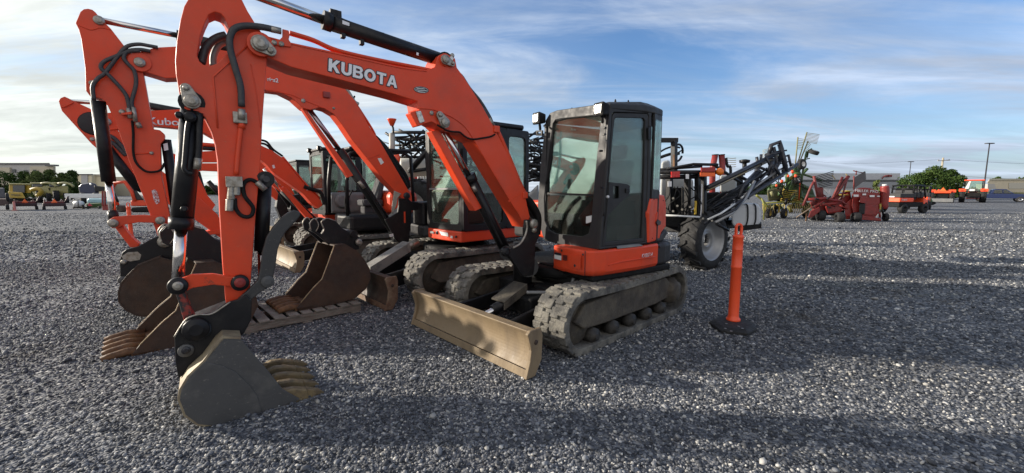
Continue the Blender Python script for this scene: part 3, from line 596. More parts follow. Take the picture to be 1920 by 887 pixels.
for k in range(5):
    v = W - .045 - k * (2 * W - .09) / 4
    m = MB(); m.prism([FB(p.x, v + .032, p.z) for p in prof_a], -FB.l * .064); t = m.build('tooth', TOOTH, bk, .012)
    m = MB(); A = [m.bm.verts.new(FB(p.x, v + (.031 if i not in (2,) else .005), p.z)) for i, p in enumerate(prof_t)]; Bv = [m.bm.verts.new(FB(p.x, v - (.031 if i not in (2,) else .005), p.z)) for i, p in enumerate(prof_t)]
    n = len(A); m.bm.faces.new(A); m.bm.faces.new(list(reversed(Bv)))
    for i in range(n): m.bm.faces.new((A[i], Bv[i], Bv[(i + 1) % n], A[(i + 1) % n]))
    m.build('tooth_tip', TOOTH, t, .008)
    if k in (0, 2, 4): pass
# ================================================================== the other excavators of the row
def rrect(a, d, u, x0, x1, z0, z1, r=.05):
    """rounded rectangle on the plane through a with directions d (along) and u (up)"""
    P = []
    for cx_, cz, t0 in ((x1 - r, z1 - r, 0), (x0 + r, z1 - r, pi / 2), (x0 + r, z0 + r, pi), (x1 - r, z0 + r, 1.5 * pi)):
        for k in range(4): t = t0 + k * pi / 6; P.append(a + d * (cx_ + r * cos(t)) + u * (cz + r * sin(t)))
    return P
def simple_cab(F, L, W, z0, z1, parent, m_=BK, split=True, lamps=True, rake=.10):
    """cab whose front left bottom corner is F(0,0,.); L back, W to the right"""
    u = V((0, 0, 1)); H = z1 - z0
    def wall(a, d, l, holes, name, thick):
        n = d.cross(u).normalized()
        o = MB().prism(rrect(a, d, u, 0, l, 0, H, .04), n * thick, rrect(a, d, u, *holes, .07)).build(name, m_, parent, .006)
        MB().prism(rrect(a + n * thick * .4, d, u, holes[0] - .01, holes[1] + .01, holes[2] - .01, holes[3] + .01, .07), n * .005).build('window_glass', GLD if 'door' in name else GL, o); return o
    a = F(0, 0, z0); f, l = F.f, F.l
    fr = wall(F(0, -W, z0), l, W, (.07, W - .09, .10, H - .10), 'front_frame', -.05)
    if split: MB().box(F(0, -W / 2, z0 + H * .40), l * (W - .14), f * .03, u * .03).build('glazing_bar', GRY, fr)
    wall(F(-.002, 0, z0), -f, L * .62, (.08, L * .62 - .07, .10, H - .12), 'door', .045)
    wall(F(-L * .62, 0, z0), -f, L * .38, (.07, L * .38 - .08, .40, H - .12), 'rear_quarter', .045)
    wall(F(-L, 0, z0), -l, W, (.1, W - .1, .45, H - .14), 'rear_frame', .045)
    wall(F(-L, -W, z0), f, L, (.12, L - .1, .40, H - .12), 'right_frame', .045)
    m = MB(); m.prism([F(.02, .02, z1), F(-L + .1, .02, z1 + .02), F(-L, -.12, z1 + .01), F(-L, -W + .1, z1 + .01), F(-L + .1, -W - .02, z1 + .02), F(.02, -W - .02, z1)], u * .08)
    m.build('roof', m_, parent, .03, seg=3)
    m = MB(); m.bx(F, -L, 0, -W, 0, z0 - .02, z0); m.build('cab_floor', BKM, parent)
    m = MB(); xm = -L * .62; ym = -W * .5; m.bx(F, xm - .05, xm + .4, ym - .24, ym + .24, z0 + .25, z0 + .42); m.prism([F(xm + .05, ym - .23, z0 + .4), F(xm - .1, ym - .23, z0 + 1.05), F(xm, ym - .23, z0 + 1.07), F(xm + .17, ym - .23, z0 + .42)], F.l * .46); m.build('seat', SEATM, parent, .04)
    if lamps:
        for y in (-.12, -W + .12): work_lamp(F(.05, y, z1 + .06), F.f, parent, 1.0)
def undercarriage(F, parent, L=2.5, Ht=.60, gauge=.78, w=.4, mf=MUD):
    for s in (1, -1): track(F, s * gauge, L, Ht, w, parent, mfr=mf)
    m = MB(); m.bx(F, -.62, .72, -.55, .55, .26, .52); m.build('undercarriage_frame', BKM, parent, .02)
    MB().lathe(F(0, 0, .52), (0, 0, 1), [(.5, 0), (.55, .02), (.55, .14), (.5, .16)], 28).build('slew_ring', BKM, parent)
# ---- second machine -------------------------------------------------
c2 = V((-1.03, 7.2, 0))
E2 = root2 = thing('excavator', c2, 'second orange excavator from the camera, rust brown blade beside the wooden pallet', 'excavator', 'orange excavators parked in a row')
FT2 = Frame(c2, radians(-137.3)); undercarriage(FT2, root2, 2.62, .66, .80, .42)
b2 = dozer_blade(FT2, 1.80, 2.05, .45, root2, RUST, mat('brown_rust', (.115, .062, .036), .75, 0, (.20, .14, .09), 9, .45, .7, .3, 40))
m = MB()
for s in (1, -1): m.prism([FT2(1.7, s * .45, .12), FT2(1.7, s * .45, .36), FT2(.75, s * .4, .48), FT2(.7, s * .4, .28)], FT2.l * .06)
m.build('blade_arm', BK, root2, .01)
m = MB(); m.prism([FT2(1.62, -.12, .42), FT2(1.62, .12, .42), FT2(.95, .12, .74), FT2(.95, -.12, .74)], (0, 0, .03)); m.prism([FT2(1.62, .12, .42), FT2(1.60, .12, .30), FT2(.93, .12, .62), FT2(.95, .12, .74)], FT2.l * -.03); m.build('cylinder_cover', mat('worn_grey_cover', (.20, .195, .18), .6, .1, (.06, .06, .06), 6, .5, .7, .1), root2, .006)
MB().cyl(FT2(1.0, 0, .66), FT2(.75, 0, .74), .07).build('blade_cylinder', ST, root2)
pc = D(865, 435, 6.2); F2 = Frame((pc.x, pc.y, 0), radians(-137))
zc2 = pc.z
F2c = Frame(F2(-.03, -.02, 0), radians(-137))
m = MB(); m.prism([F2(.0, -.97, zc2 - .17), F2(.02, -.5, zc2 - .17), F2(0, 0, zc2 - .17), F2(-1.5, 0, zc2 - .17), F2(-1.6, -.3, zc2 - .17), F2(-1.2, -.97, zc2 - .17)], (0, 0, .17))
sk2 = m.build('side_skirt', OR, root2, .02, seg=3)
PF = F2.front(.022); PS = F2.side(.006)
for L_, m_, nm in (([(806.5, 433), (813, 434), (813.5, 438), (807, 437)], GRY, 'vent'), ([(823.5, 433.5), (840, 436.5), (840.5, 443.5), (828, 441)], WHT, 'sticker'), ([(845, 442), (849, 442.5), (849, 447), (844.5, 446)], WHT, 'sticker')):
    MB().prism(PF.pts(L_), F2.f * .004).build(nm, m_, sk2)
MB().pin(PF(819, 436), F2.f, .03, .02).build('lock', INK, sk2); MB().pin(PF(855, 444), F2.f, .018, .02).build('bolt', INK, sk2)
cab2 = thing('cab', (F2c.o.x, F2c.o.y, zc2), None, None); cab2.parent = None
bpy.data.objects.remove(cab2)
m = MB(); m.bx(F2c, -1.40, -.03, -.93, -.03, zc2 - .02, zc2 + .03); cab2 = m.build('cab', BK, root2, .01)
simple_cab(F2c, 1.42, .97, zc2, 2.62, cab2, lamps=False)
a = F2c.front(.02)
MB().tube([a(860, 330), a(862, 300), a(866, 278)], .025).build('grab_rail', BKM, cab2)
Fb2 = Frame(c2, radians(-137))
m = MB(); m.prism([Fb2(x, y, .78) for x, y in ((.3, -1.05), (.45, -.3), (.2, .3), (-.6, .9), (-1.2, .85), (-1.55, .3), (-1.55, -.4), (-1.2, -.95), (-.4, -1.08))], (0, 0, .2)); m.build('counterweight', DK, root2, .04)
m = MB(); m.prism([Fb2(x, y, .97) for x, y in ((-.2, -1.0), (-.3, -.1), (-1.25, .2), (-1.4, -.4), (-1.1, -.9), (-.5, -1.02))], (0, 0, .55)); m.build('engine_hood', DK, root2, .06, seg=3)
m = MB(); m.prism([Fb2(x, y, .98) for x, y in ((.42, -.72), (.42, -.34), (-.2, -.34), (-.2, -.9), (.25, -.9))], (0, 0, .42)); m.build('side_box', BK, root2, .03)
FB = Frame((-4.66, 5.15, 0), radians(-141.7))
sb = slab('swing_bracket', [(748, 372), (765, 372), (772, 378), (803, 380), (803, 392), (772, 395), (766, 470), (742, 450), (722, 412), (735, 405), (746, 398), (748, 385)], .16, .05, BK, root2, .008)
m = MB(); m.cyl(bp(.1)(752, 450), bp(-.2)(752, 450), .14); m.prism(bp(.1).pts([(738, 405), (765, 380), (768, 465), (745, 455), (728, 415)]), -FB.l * .24); m.build('swing_post', BK, sb, .01)
MB().prism(bp(.17).pts([(730, 440), (737, 438), (738, 443), (731, 444)]), FB.l * .004).build('sticker', SIL, sb)
MB().prism(bp(.165).pts([(757, 397), (760, 397), (760.5, 418), (757.5, 418)]), FB.l * .004).build('marker', OR, sb)
boomL = [(255, 104), (262, 97), (272, 95), (291, 89), (331, 87), (410, 93), (500, 108), (570, 128), (612, 146), (647, 167), (667, 190), (694, 240), (712, 264), (740, 312), (770, 364), (770, 373), (762, 377), (751, 370), (718, 335), (690, 299), (660, 262), (640, 232), (626, 214), (611, 205), (598, 201.5), (582, 206), (569, 203), (563, 198), (548, 184), (524, 172), (498, 168.5), (420, 158), (340, 144), (330, 146), (310, 146.5), (283, 138), (262, 132), (254, 118)]
boom2 = slab('boom', boomL, .13, .26, OR, root2, .006)
P = bp(.133)
MB().tube(P.pts([(500, 170), (540, 176), (575, 190), (610, 204)]), .006, 6).build('weld_seam', OR, boom2); MB().tube(P.pts([(686, 299), (712, 290)]), .004, 6).build('weld_seam', OR, boom2)
for (x, y) in ((262, 117),): pad(x, y, .11, .13, .02, OR, boom2); pinh('pin', x, y, .155, .055, .04, ST, boom2)
for (x, y, r) in ((568.5, 189, .03), (625.5, 203, .02)): pinh('pin', x, y, .132, r, .02, ST, boom2)
pinh('pin', 762.5, 367, .135, .06, .03, INK, boom2)
MB().prism(P.pts([(708, 297), (714, 296), (720, 305), (714, 309)]), FB.l * .003).build('sticker', WHT, boom2)
a, b = P(501, 152), P(515, 154)
text('series_marking', 'ries2', a, b - a, FB.z, .055, SIL, boom2, .004, .03, sx=.9)
P2 = bp(.05)
MB().tube(P2.pts([(602, 164), (612, 180), (618, 187), (630, 186), (640, 191), (650, 195), (660, 190), (665, 180)]), .014).build('lamp_cable', BKM, boom2)
MB().box(bp(.14)(612, 178), FB.f * .1, FB.l * .05, FB.z * .09).build('cable_bracket', RED, boom2, .008)
MB().tube(P2.pts([(648, 165), (656, 178), (664, 191), (672, 196)]), .035).build('hose_fitting', ST, boom2)
MB().tube(P2.pts([(664, 190), (680, 214), (700, 246), (706, 262)]), .02).build('steel_line', OR, boom2)
MB().tube(P2.pts([(702, 258), (712, 268), (730, 296), (742, 316), (756, 338), (762, 354)]), .055).tube(bp(-.08).pts([(704, 258), (722, 276), (742, 304), (760, 330), (766, 352)]), .045).build('hydraulic_hose', BKM, boom2)
m = MB()
for k in range(6): m.tube(bp(.17).pts([(740 + k * 2.2, 358 + k), (738 + k * 1.3, 372), (736 + k * 1.2, 385), (735, 396 + k)]), .010, 6)
m.build('hose_bundle', mat('pale_hose', (.30, .29, .25), .6), boom2)
c = tcyl('boom_cylinder', (636, 281), (735, 430), .02, .075, BK, root2); tcyl('rod', (576, 200), (637, 282), .02, .036, mat('dark_chrome', (.30, .25, .27), .25, 1.), c)
MB().prism(bp(.07).pts([(566, 203), (573, 203), (663, 329), (653, 333)]), -FB.l * .13).build('rod_guard', OR, c, .006)
MB().tube(bp(.12).pts([(676, 340), (690, 358), (718, 402), (735, 432)]), .02).build('steel_line', BK, c)
MB().tube(bp(.13).pts([(673, 340), (683, 353)]), .03).build('hose_fitting', ST, c)
c = tcyl('arm_cylinder', (331, 66), (580, 128), .0, .066, BK, root2); tcyl('rod', (184, 37), (331, 66), 0, .034, CHR, c)
armL = [(150.5, 22), (157, 17), (165, 16), (173, 18), (179, 23), (187, 33), (208, 54), (232, 85), (255, 108), (268, 133), (278.5, 191), (287.5, 242), (300, 244), (309, 252), (308, 262), (301, 270), (303, 332), (326, 440), (310, 446), (296, 442), (270, 372), (244, 307), (219, 235), (198, 190), (190, 185), (169, 180.5), (161, 170), (159.5, 126), (152, 72), (147, 54), (141.5, 43)]
arm2 = slab('arm', armL, .10, .20, OR, root2, .006)
P = bp(.103)
MB().tube(P.pts([(147, 47), (170, 56), (188, 52), (208, 56)]), .005, 6).tube(P.pts([(252, 289), (287, 287)]), .008, 6).build('weld_seam', ORW, arm2)
for (x, y, r) in ((185.5, 38, .05), (173, 156, .03), (229, 210, .03), (284, 287, .02)): pinh('pin', x, y, .11, r, .03, ST, arm2)
MB().prism(P.pts([(284, 357), (291, 355), (296, 362), (300, 380), (293, 383), (288, 374)]), FB.l * .003).build('worn_sticker', mat('worn_sticker', (.62, .60, .62), .6, 0, (.35, .05, .04), 60, .45, .55), arm2)
P = bp(.16)
for pts in ([(176, 188), (174, 162), (184, 147), (197, 137), (219, 108), (237, 88), (259, 83), (280, 86), (296, 89)], [(243, 206), (240, 190), (233, 173), (205, 142), (191, 130), (190, 122), (198, 114), (219, 105), (240, 97), (262, 95)], [(249, 203), (247, 190), (255, 158), (252, 134), (240, 120), (232, 108), (240, 96), (262, 93), (282, 96)]):
    MB().tube(P.pts(pts), .021, 8).build('hydraulic_hose', HOSE, arm2)
m = MB(); m.tube(P.pts([(241, 203), (244, 222)]), .024); m.tube(P.pts([(250, 201), (254, 228)]), .024); m.tube(P.pts([(258, 230), (263, 240)]), .026); m.build('hose_fitting', ST, arm2)
MB().prism(bp(.12).pts([(228, 214), (248, 211), (248, 216), (230, 217)]), FB.l * .08).build('clamp_bracket', OR, arm2)
MB().tube(bp(.13).pts([(248, 226), (250, 252), (250, 285), (256, 306), (273, 321), (292, 322), (303, 317), (308, 306)]), .013).build('hydraulic_hose', BKM, arm2)
c = tcyl('bucket_cylinder', (184, 190), (204, 341), .03, .068, BK, root2, 20); tcyl('rod', (204, 341), (214, 414), .03, .036, CHR, c)
MB().cyl(bp(.03)(211, 396), bp(.03)(214, 412), .05).build('rod_eye', BK, c)
c = tcyl('thumb_cylinder', (311, 262), (334, 420), -.02, .055, BK, root2)
MB().prism(bp(.04).pts([(306, 270), (314, 268), (316, 281), (308, 283)]), FB.l * .004).build('sticker', SIL, c)
lk = [(206, 411), (213, 407), (240, 404), (270, 403), (296, 405), (305, 405), (311, 412), (309, 421), (300, 423), (290, 418), (260, 417), (235, 421), (222, 427), (210, 428), (201, 420)]
la = slab('bucket_link', lk, .15, .05, OR, root2, .008); slab('link_plate', lk, -.10, .05, OR, la, .008)
pinh('pin', 212, 418.5, .16, .05, .04, ST, la); pinh('pin', 300.5, 413.5, .16, .05, .04, ST, la)
slab('coupler_link', [(215, 426), (228, 421), (246, 445), (262, 458), (258, 464), (244, 464)], .10, .2, OR, root2, .008)
cpl = [(224, 488), (229, 474), (236, 468), (259, 462), (280, 450), (297, 442), (313, 440), (329, 451), (334, 470), (330, 500), (312, 503), (300, 484), (262, 498), (240, 520), (230, 528), (226, 530)]
cp = slab('quick_coupler', cpl, .22, .05, BK, root2, .008); slab('coupler_plate', cpl, -.2, .05, BK, cp, .008)
m = MB(); m.prism(bp(.16).pts([(232, 480), (262, 468), (312, 446), (328, 465), (320, 496), (300, 482), (262, 495), (236, 520)]), -FB.l * .34); m.build('coupler_body', BKM, cp, .01)
MB().prism(bp(.222).pts([(228, 480), (240, 473), (258, 472), (265, 478), (262, 487), (245, 490), (232, 488)]), FB.l * .006).build('wear_patch', ST, cp)
pinh('pin', 309, 453, .23, .075, .05, ST, cp); pinh('pin', 232.5, 491, .23, .03, .05, ST, cp); pinh('pin', 231, 525, .2, .05, .06, BST, cp)
W = .38
bs = [(301.6, 482.5), (259, 498.6), (240, 517), (228, 531), (222.5, 548), (223.5, 566), (235.7, 580.7), (253, 590), (268, 593), (310, 590), (352, 580), (420, 560), (424, 552), (380, 525), (345, 503), (323, 488)]
bk2 = slab('bucket', bs, W, .02, RUST, root2, .004); slab('bucket_cheek', bs, -W + .02, .02, RUST, bk2, .004)
MB().strip(bp(W).pts(bs[:12]), -FB.l * 2 * W).build('shell', RUST, bk2, solid=.02)
for k in range(5):
    v = W - .05 - k * .165
    MB().prism([FB.loc(p).x * FB.f + FB.o + FB.l * (v + .03) + FB.z * FB.loc(p).z for p in bp(W).pts([(412, 562), (420, 553), (455, 556), (418, 568)])], -FB.l * .06).build('tooth', RUSTO, bk2, .008)
# ---- third machine: open canopy ------------------------------------
c3 = V((-3.55, 9.65, 0))
E3 = root3 = thing('excavator', c3, 'orange excavator under an open canopy, third in the row, with a sand coloured blade', 'excavator', 'orange excavators parked in a row')
FT3 = Frame(c3, radians(-137.3)); undercarriage(FT3, root3, 2.5, .62, .80, .42)
dozer_blade(FT3, 1.78, 1.96, .42, root3)
m = MB()
for s in (1, -1): m.prism([FT3(1.7, s * .45, .12), FT3(1.7, s * .45, .34), FT3(.75, s * .4, .44), FT3(.7, s * .4, .28)], FT3.l * .06)
m.build('blade_arm', BK, root3, .01)
FU3 = Frame(c3, radians(-140))
m = MB(); m.prism([FU3(x, y, .72) for x, y in ((.5, -.5), (.62, .1), (.6, .85), (-.3, .95), (-1.0, .85), (-1.35, .2), (-1.3, -.5), (-.9, -.9), (.1, -.92))], (0, 0, .36)); m.build('platform', BK, root3, .08, seg=3)
m = MB(); m.prism([FU3(x, y, 1.06) for x, y in ((-.35, .82), (-.3, -.7), (-.9, -.75), (-1.25, -.2), (-1.25, .3), (-.95, .8))], (0, 0, .55)); m.build('engine_hood', OR, root3, .16, seg=4)
m = MB(); m.prism([FU3(x, y, 1.06) for x, y in ((.55, -.55), (.55, -.9), (-.25, -.9), (-.25, -.55))], (0, 0, .5)); m.build('side_box', GRY, root3, .06)
MB().lathe(FU3(.3, -.72, 1.35), FU3.l, [(.16, 0), (.17, .02), (.17, .22), (.13, .25)], 20).build('tank', GRY, root3)
m = MB(); m.bx(FU3, -.32, .15, -.02, .46, 1.25, 1.4); m.prism([FU3(-.28, 0, 1.38), FU3(-.42, 0, 1.9), FU3(-.32, 0, 1.92), FU3(-.15, 0, 1.4)], FU3.l * .44); m.bx(FU3, -.2, .1, .08, .36, 1.06, 1.25); m.build('seat', SEATM, root3, .04)
cn = MB()
P1 = [FU3(.62, .78, 1.06), FU3(.60, .78, 1.8), FU3(.52, .78, 2.38), FU3(.40, .78, 2.46), FU3(-.7, .78, 2.47), FU3(-.88, .78, 2.38), FU3(-.92, .78, 1.3)]
cn = MB().tube(P1, .04, 8, False).build('canopy_frame', BK, root3)
MB().tube([p - FU3.l * 1.3 for p in P1], .045, 8, False).build('canopy_post', BK, cn)
m = MB(); m.prism([FU3(.55, .86, 2.46), FU3(-.85, .86, 2.48), FU3(-.85, -.6, 2.48), FU3(.55, -.6, 2.46)], (0, 0, .07)); m.build('canopy_roof', BK, cn, .03, seg=3)
for y in (.1, .34): MB().tube([FU3(.42, y, 1.06), FU3(.44, y, 1.4), FU3(.34, y, 1.62)], .016).build('lever', BKM, root3)
FB = Frame((-6.55, 7.3, 0), radians(-138))
boomL = [(186, 222), (200, 212), (240, 207), (284, 207.5), (336, 205), (383, 218), (430, 240), (490, 273), (510, 282), (530, 296), (574, 349), (602, 376), (605, 385), (597, 391), (584, 381), (567, 362), (517, 327), (496, 305), (470, 286), (430, 266), (398, 258), (383, 249), (335, 240.5), (290, 236), (240, 240), (205, 244), (190, 238)]
boom3 = slab('boom', boomL, .13, .26, OR, root3, .006)
a, b = bp(.133)(276, 233), bp(.133)(339, 236)
text('lettering', 'Kubota', a, b - a, FB.z, .125, SIL, boom3, .004, .015, sx=1.12)
for (x, y) in ((573, 351), (510, 310)): MB().prism(bp(.132).pts([(x, y), (x + 4, y - 1), (x + 6, y + 5), (x + 2, y + 6)]), FB.l * .004).build('sticker', SIL, boom3)
pinh('pin', 200, 228, .14, .06, .04, ST, boom3)
MB().tube(bp(.06).pts([(486, 262), (500, 266), (512, 280), (530, 293)]), .022).tube(bp(0).pts([(486, 268), (500, 272), (514, 288)]), .022).build('hydraulic_hose', BKM, boom3)
MB().tube(bp(.08).pts([(530, 294), (552, 320), (574, 346), (600, 372)]), .022).build('steel_line', OR, boom3)
MB().tube(bp(.15).pts([(570, 350), (585, 355), (600, 360), (606, 372), (608, 384)]), .04).build('hydraulic_hose', BKM, boom3)
c = tcyl('boom_cylinder', (530, 357), (596, 420), .0, .075, BK, root3); tcyl('rod', (495, 316), (530, 357), 0, .036, CHR, c)
MB().prism(bp(.09).pts([(524, 352), (533, 350), (588, 408), (576, 410)]), -FB.l * .14).build('rod_guard', OR, c, .006)
c = tcyl('arm_cylinder', (262, 196), (420, 225), .0, .07, BK, root3); tcyl('rod', (128, 190), (262, 196), 0, .034, CHR, c)
armL = [(111, 190), (113, 185), (120, 182), (128, 184), (137, 189), (172, 205), (205, 228), (250, 275), (300, 318), (345, 352), (375, 372), (408, 402), (426, 440), (413, 446), (372, 416), (330, 392), (280, 360), (230, 322), (186, 282), (180, 277), (172, 270), (116, 208), (113, 200)]
arm3 = slab('arm', armL, .10, .20, OR, root3, .006)
slab('reinforcing_plate', [(110, 189), (113, 184), (121, 181), (128, 184), (138, 192), (132, 196), (118, 202), (113, 200)], .125, .25, OR, arm3, .005)
MB().lathe(bp(.10)(176, 232), FB.l, [(.02, .012), (.17, .012), (.19, 0), (.0, 0)], 20).build('hose_guard', DK, arm3)
pinh('pin', 173, 261, .105, .03, .02, ST, arm3)
MB().tube(bp(.14).pts([(205, 254), (215, 260), (228, 274), (238, 288)]), .03).tube(bp(.14).pts([(200, 262), (214, 270), (228, 284), (236, 292)]), .03).build('hydraulic_hose', HOSE, arm3)
c = tcyl('bucket_cylinder', (196, 272), (261, 355), .1, .075, BK, root3); tcyl('rod', (261, 355), (282, 384), .1, .04, CHR, c)
la = slab('bucket_link', [(367, 440), (378, 436), (395, 432), (416, 430), (416, 438), (396, 440), (382, 447), (372, 449)], .14, .28, OR, root3, .006); pinh('pin', 376, 443, .15, .04, .03, ST, la)
slab('coupler', [(372, 446), (384, 446), (400, 455), (425, 448), (432, 470), (420, 500), (404, 505), (395, 480), (384, 470)], .2, .4, BK, root3, .01)
bk = slab('bucket', [(398, 485), (404, 500), (412, 506), (440, 500), (470, 480), (450, 470), (420, 468)], .36, .03, RUSTO, root3, .006)
slab('bucket_cheek', [(398, 485), (404, 500), (412, 506), (440, 500), (470, 480), (450, 470), (420, 468)], -.33, .03, RUSTO, bk, .006)
MB().strip(bp(.36).pts([(420, 468), (398, 485), (404, 500), (412, 506), (440, 500), (470, 480)]), -FB.l * .72).build('shell', RUSTO, bk, solid=.02)
# ---- fourth and fifth machines --------------------------------------
def far_exc(c, hd, label, boom_px, arm_px, cyl, org, ang, cabc, cabw, cabl, zt, lamps):
    global FB
    r = thing('excavator', c, label, 'excavator', 'orange excavators parked in a row')
    F = Frame(c, radians(-137.3)); undercarriage(F, r, 2.5, .62, .8, .42); dozer_blade(F, 1.75, 1.96, .42, r)
    U = Frame(c, radians(hd))
    m = MB(); m.prism([U(x, y, .72) for x, y in ((.5, -.5), (.5, .85), (-.3, .92), (-1.0, .85), (-1.35, .2), (-1.3, -.5), (-.9, -.9), (.1, -.92))], (0, 0, .27)); m.build('side_skirt', OR, r, .05, seg=3)
    m = MB(); m.prism([U(x, y, .99) for x, y in ((-.6, .8), (-.5, -.3), (.2, -.3), (.2, -.85), (-.9, -.8), (-1.25, -.2), (-1.25, .3), (-1.0, .8))], (0, 0, .55)); m.build('engine_hood', DK, r, .1, seg=3)
    Fc = Frame((cabc[0], cabc[1], 0), radians(hd)); m = MB(); m.bx(Fc, -cabl, -.03, -cabw + .03, -.03, .99, 1.04); cb = m.build('cab', BK, r)
    simple_cab(Fc, cabl, cabw, 1.0, zt, cb, lamps=lamps)
    FB = Frame(org, radians(ang))
    slab('boom', boom_px, .12, .24, OR, r, .006); slab('arm', arm_px, .1, .2, OR, r, .006)
    for (p, q, rr, m_, nm) in cyl: tcyl(nm, p, q, .02, rr, m_, r)
    slab('swing_bracket', [(boom_px[0][0] - 8, boom_px[0][1] - 6), (boom_px[0][0] + 6, boom_px[0][1] - 8), (boom_px[0][0] + 14, boom_px[0][1] + 40), (boom_px[0][0] - 2, boom_px[0][1] + 45), (boom_px[0][0] - 12, boom_px[0][1] + 20)], .16, .3, BK, r, .01)
    return r
pc = D(609, 395, 10.4)
E4 = far_exc((-5.3, 12.0, 0), -138, 'orange excavator behind the canopied one, twin work lamps on its glass cab', [(556, 372), (545, 350), (522, 325), (495, 303), (470, 292), (440, 284), (411, 282), (380, 284), (335, 292), (318, 296), (318, 312), (335, 312), (380, 304), (411, 304), (440, 308), (470, 318), (500, 338), (530, 364), (548, 377)], [(312, 296), (322, 286), (334, 292), (350, 318), (380, 356), (404, 384), (396, 396), (370, 372), (330, 326)], [((345, 268), (420, 274), .05, OR, 'steel_line'), ((390, 340), (420, 372), .06, BK, 'bucket_cylinder'), ((350, 276), (430, 281), .05, BK, 'arm_cylinder'), ((505, 330), (548, 392), .07, BK, 'boom_cylinder')], (-8.7, 9.7, 0), -138, (pc.x, pc.y), 1.05, 1.45, 2.62, True)
pc = D(560, 395, 14.2)
E5 = far_exc((-7.3, 15.2, 0), -138, 'orange excavator farthest back in the row, only its dark cab and boom showing', [(530, 368), (510, 345), (480, 322), (440, 310), (420, 306), (380, 306), (350, 312), (350, 326), (380, 320), (420, 322), (450, 330), (490, 352), (520, 376)], [(346, 310), (356, 304), (372, 330), (392, 372), (396, 410), (386, 412), (370, 372), (350, 330)], [((372, 322), (386, 372), .05, BK, 'bucket_cylinder')], (-11.2, 12.4, 0), -138, (pc.x, pc.y), 1.05, 1.45, 2.6, False)
# ================================================================== loose buckets, pallet, marker posts
HBK = radians(-136)
FCb = Frame((-3.03, 4.42, 0), HBK)
PC = FCb.side(0)
near_px = [(627, 460.6), (647.5, 459), (668, 471), (682, 487), (691.5, 503), (694.4, 520.6), (685.6, 541), (665, 558.7), (621, 570.5), (562.6, 582), (556, 579), (564, 567.5), (589, 538), (603.6, 523.6), (612.4, 500)]
tip = FCb.loc(PC(523, 588))
SH = [FCb.loc(PC(*p)) - V((tip.x, 0, tip.z)) for p in near_px]
HITCH = [FCb.loc(PC(*p)) - V((tip.x, 0, tip.z)) for p in [(603, 441), (592, 434), (590, 420), (598, 411), (604, 417), (606, 426), (601, 436), (612, 441), (617, 432), (612, 418), (622, 411), (640, 416), (652, 430), (672, 440), (684, 447), (684, 470), (668, 473), (647, 461), (627, 462)]]
def loose_bucket(o, ang, label, w=.62, lift=0., sc=1.0, sticks=True):
    F = Frame((o[0], o[1], o[2]), ang)
    r = thing('bucket', F(-.6, -w / 2, lift), label, 'bucket', 'loose rusty buckets')
    q = [V((p.x * sc, 0, p.z * sc + lift)) for p in SH]; hq = [V((p.x * sc, 0, p.z * sc + lift)) for p in HITCH]
    for y in (0, -w + .02): MB().prism([F(p.x, y, p.z) for p in q], -F.l * .02).build('cheek', RUST, r, .005)
    MB().strip([F(p.x, 0, p.z) for p in q[:11]], -F.l * w).build('shell', RUST, r, solid=.018)
    e = q[11:] + q[:1]
    for y in (0, -w): MB().tube([F(p.x, y, p.z) for p in e], .007, 6, False).build('worn_edge', mat('worn_edge', (.36, .27, .16), .55, .2, (.2, .12, .06), 20), r)
    lip = q[9]
    MB().prism([F(lip.x - .16, 0, lip.z + .035), F(lip.x + .05, 0, lip.z + .03), F(lip.x + .05, 0, lip.z), F(lip.x - .16, 0, lip.z + .005)], -F.l * w).build('lip', RUSTO, r, .004)
    for k in range(5):
        y = -.045 - k * (w - .09) / 4; m = MB()
        m.tube([F(lip.x - .06, y, lip.z + .04), F(lip.x + .08, y, lip.z + .05), F(lip.x + .2, y, lip.z + .035), F(.0, y + .006, .012 + lift)], [.036, .042, .036, .030, .014] * 1, 8, False)
        t = m.build('tooth', RUSTO, r, 0)
    for y in (-w * .28, -w * .72): MB().prism([F(p.x, y, p.z) for p in hq], -F.l * .05).build('hitch_ear', BK, r, .008)
    for (a, b) in ((0, 7), (7, 12)):
        for y in (-w * .28 + .002, -w * .72 + .002): MB().tube([F(p.x, y, p.z) for p in hq[a + (1 if a == 0 else 0):b]], .007, 6).build('bright_hook_edge', ST, r)
    MB().cyl(F(hq[13].x, -w * .2, hq[13].z + .0), F(hq[13].x, -w * .85, hq[13].z), .05).build('hitch_tube', BK, r)
    MB().pin(F(hq[14].x + .03, -w * .2, hq[14].z - .06), F.l, .045, .04).build('pin', ST, r)
    return r
zt = tip.z
BKC = loose_bucket(FCb(tip.x, 0, 0), HBK, 'rusty toothed bucket lying on the wooden pallet', .62, zt)
gB = G(189, 680)
BKB = loose_bucket((gB.x, gB.y, 0), radians(-137), 'rusty toothed bucket lying straight on the gravel', .78, .0, 1.12)
# pallet
a0, a1 = G(459, 629), G(677, 584); d = (a1 - a0); Lp = d.length; FP = Frame(a0, atan2(d.y, d.x))
pl = thing('pallet', FP(Lp / 2, .5, 0), 'weathered wooden pallet under the rusty bucket', 'pallet')
for y in (.0, .46, .92): m = MB(); m.bx(FP, 0, Lp, y, y + .045, .018, .105); m.build('stringer', WOOD, pl, .004)
n = 9
for k in range(n):
    x = k * (Lp - .11) / (n - 1); jt = random.uniform(-.012, .012); m = MB()
    m.prism([FP(x + jt, -.02 + random.uniform(-.012, .012), .106), FP(x + .11 + jt, -.02 + random.uniform(-.012, .012), .106), FP(x + .11 - jt, .98, .106), FP(x - jt, .98, .106)], (0, 0, .02)); m.build('deck_board', WOOD, pl, .003)
for x in (.02, Lp / 2 - .06, Lp - .13): m = MB(); m.bx(FP, x, x + .11, -.01, .975, .0, .0165); m.build('base_board', WOOD, pl, .003)
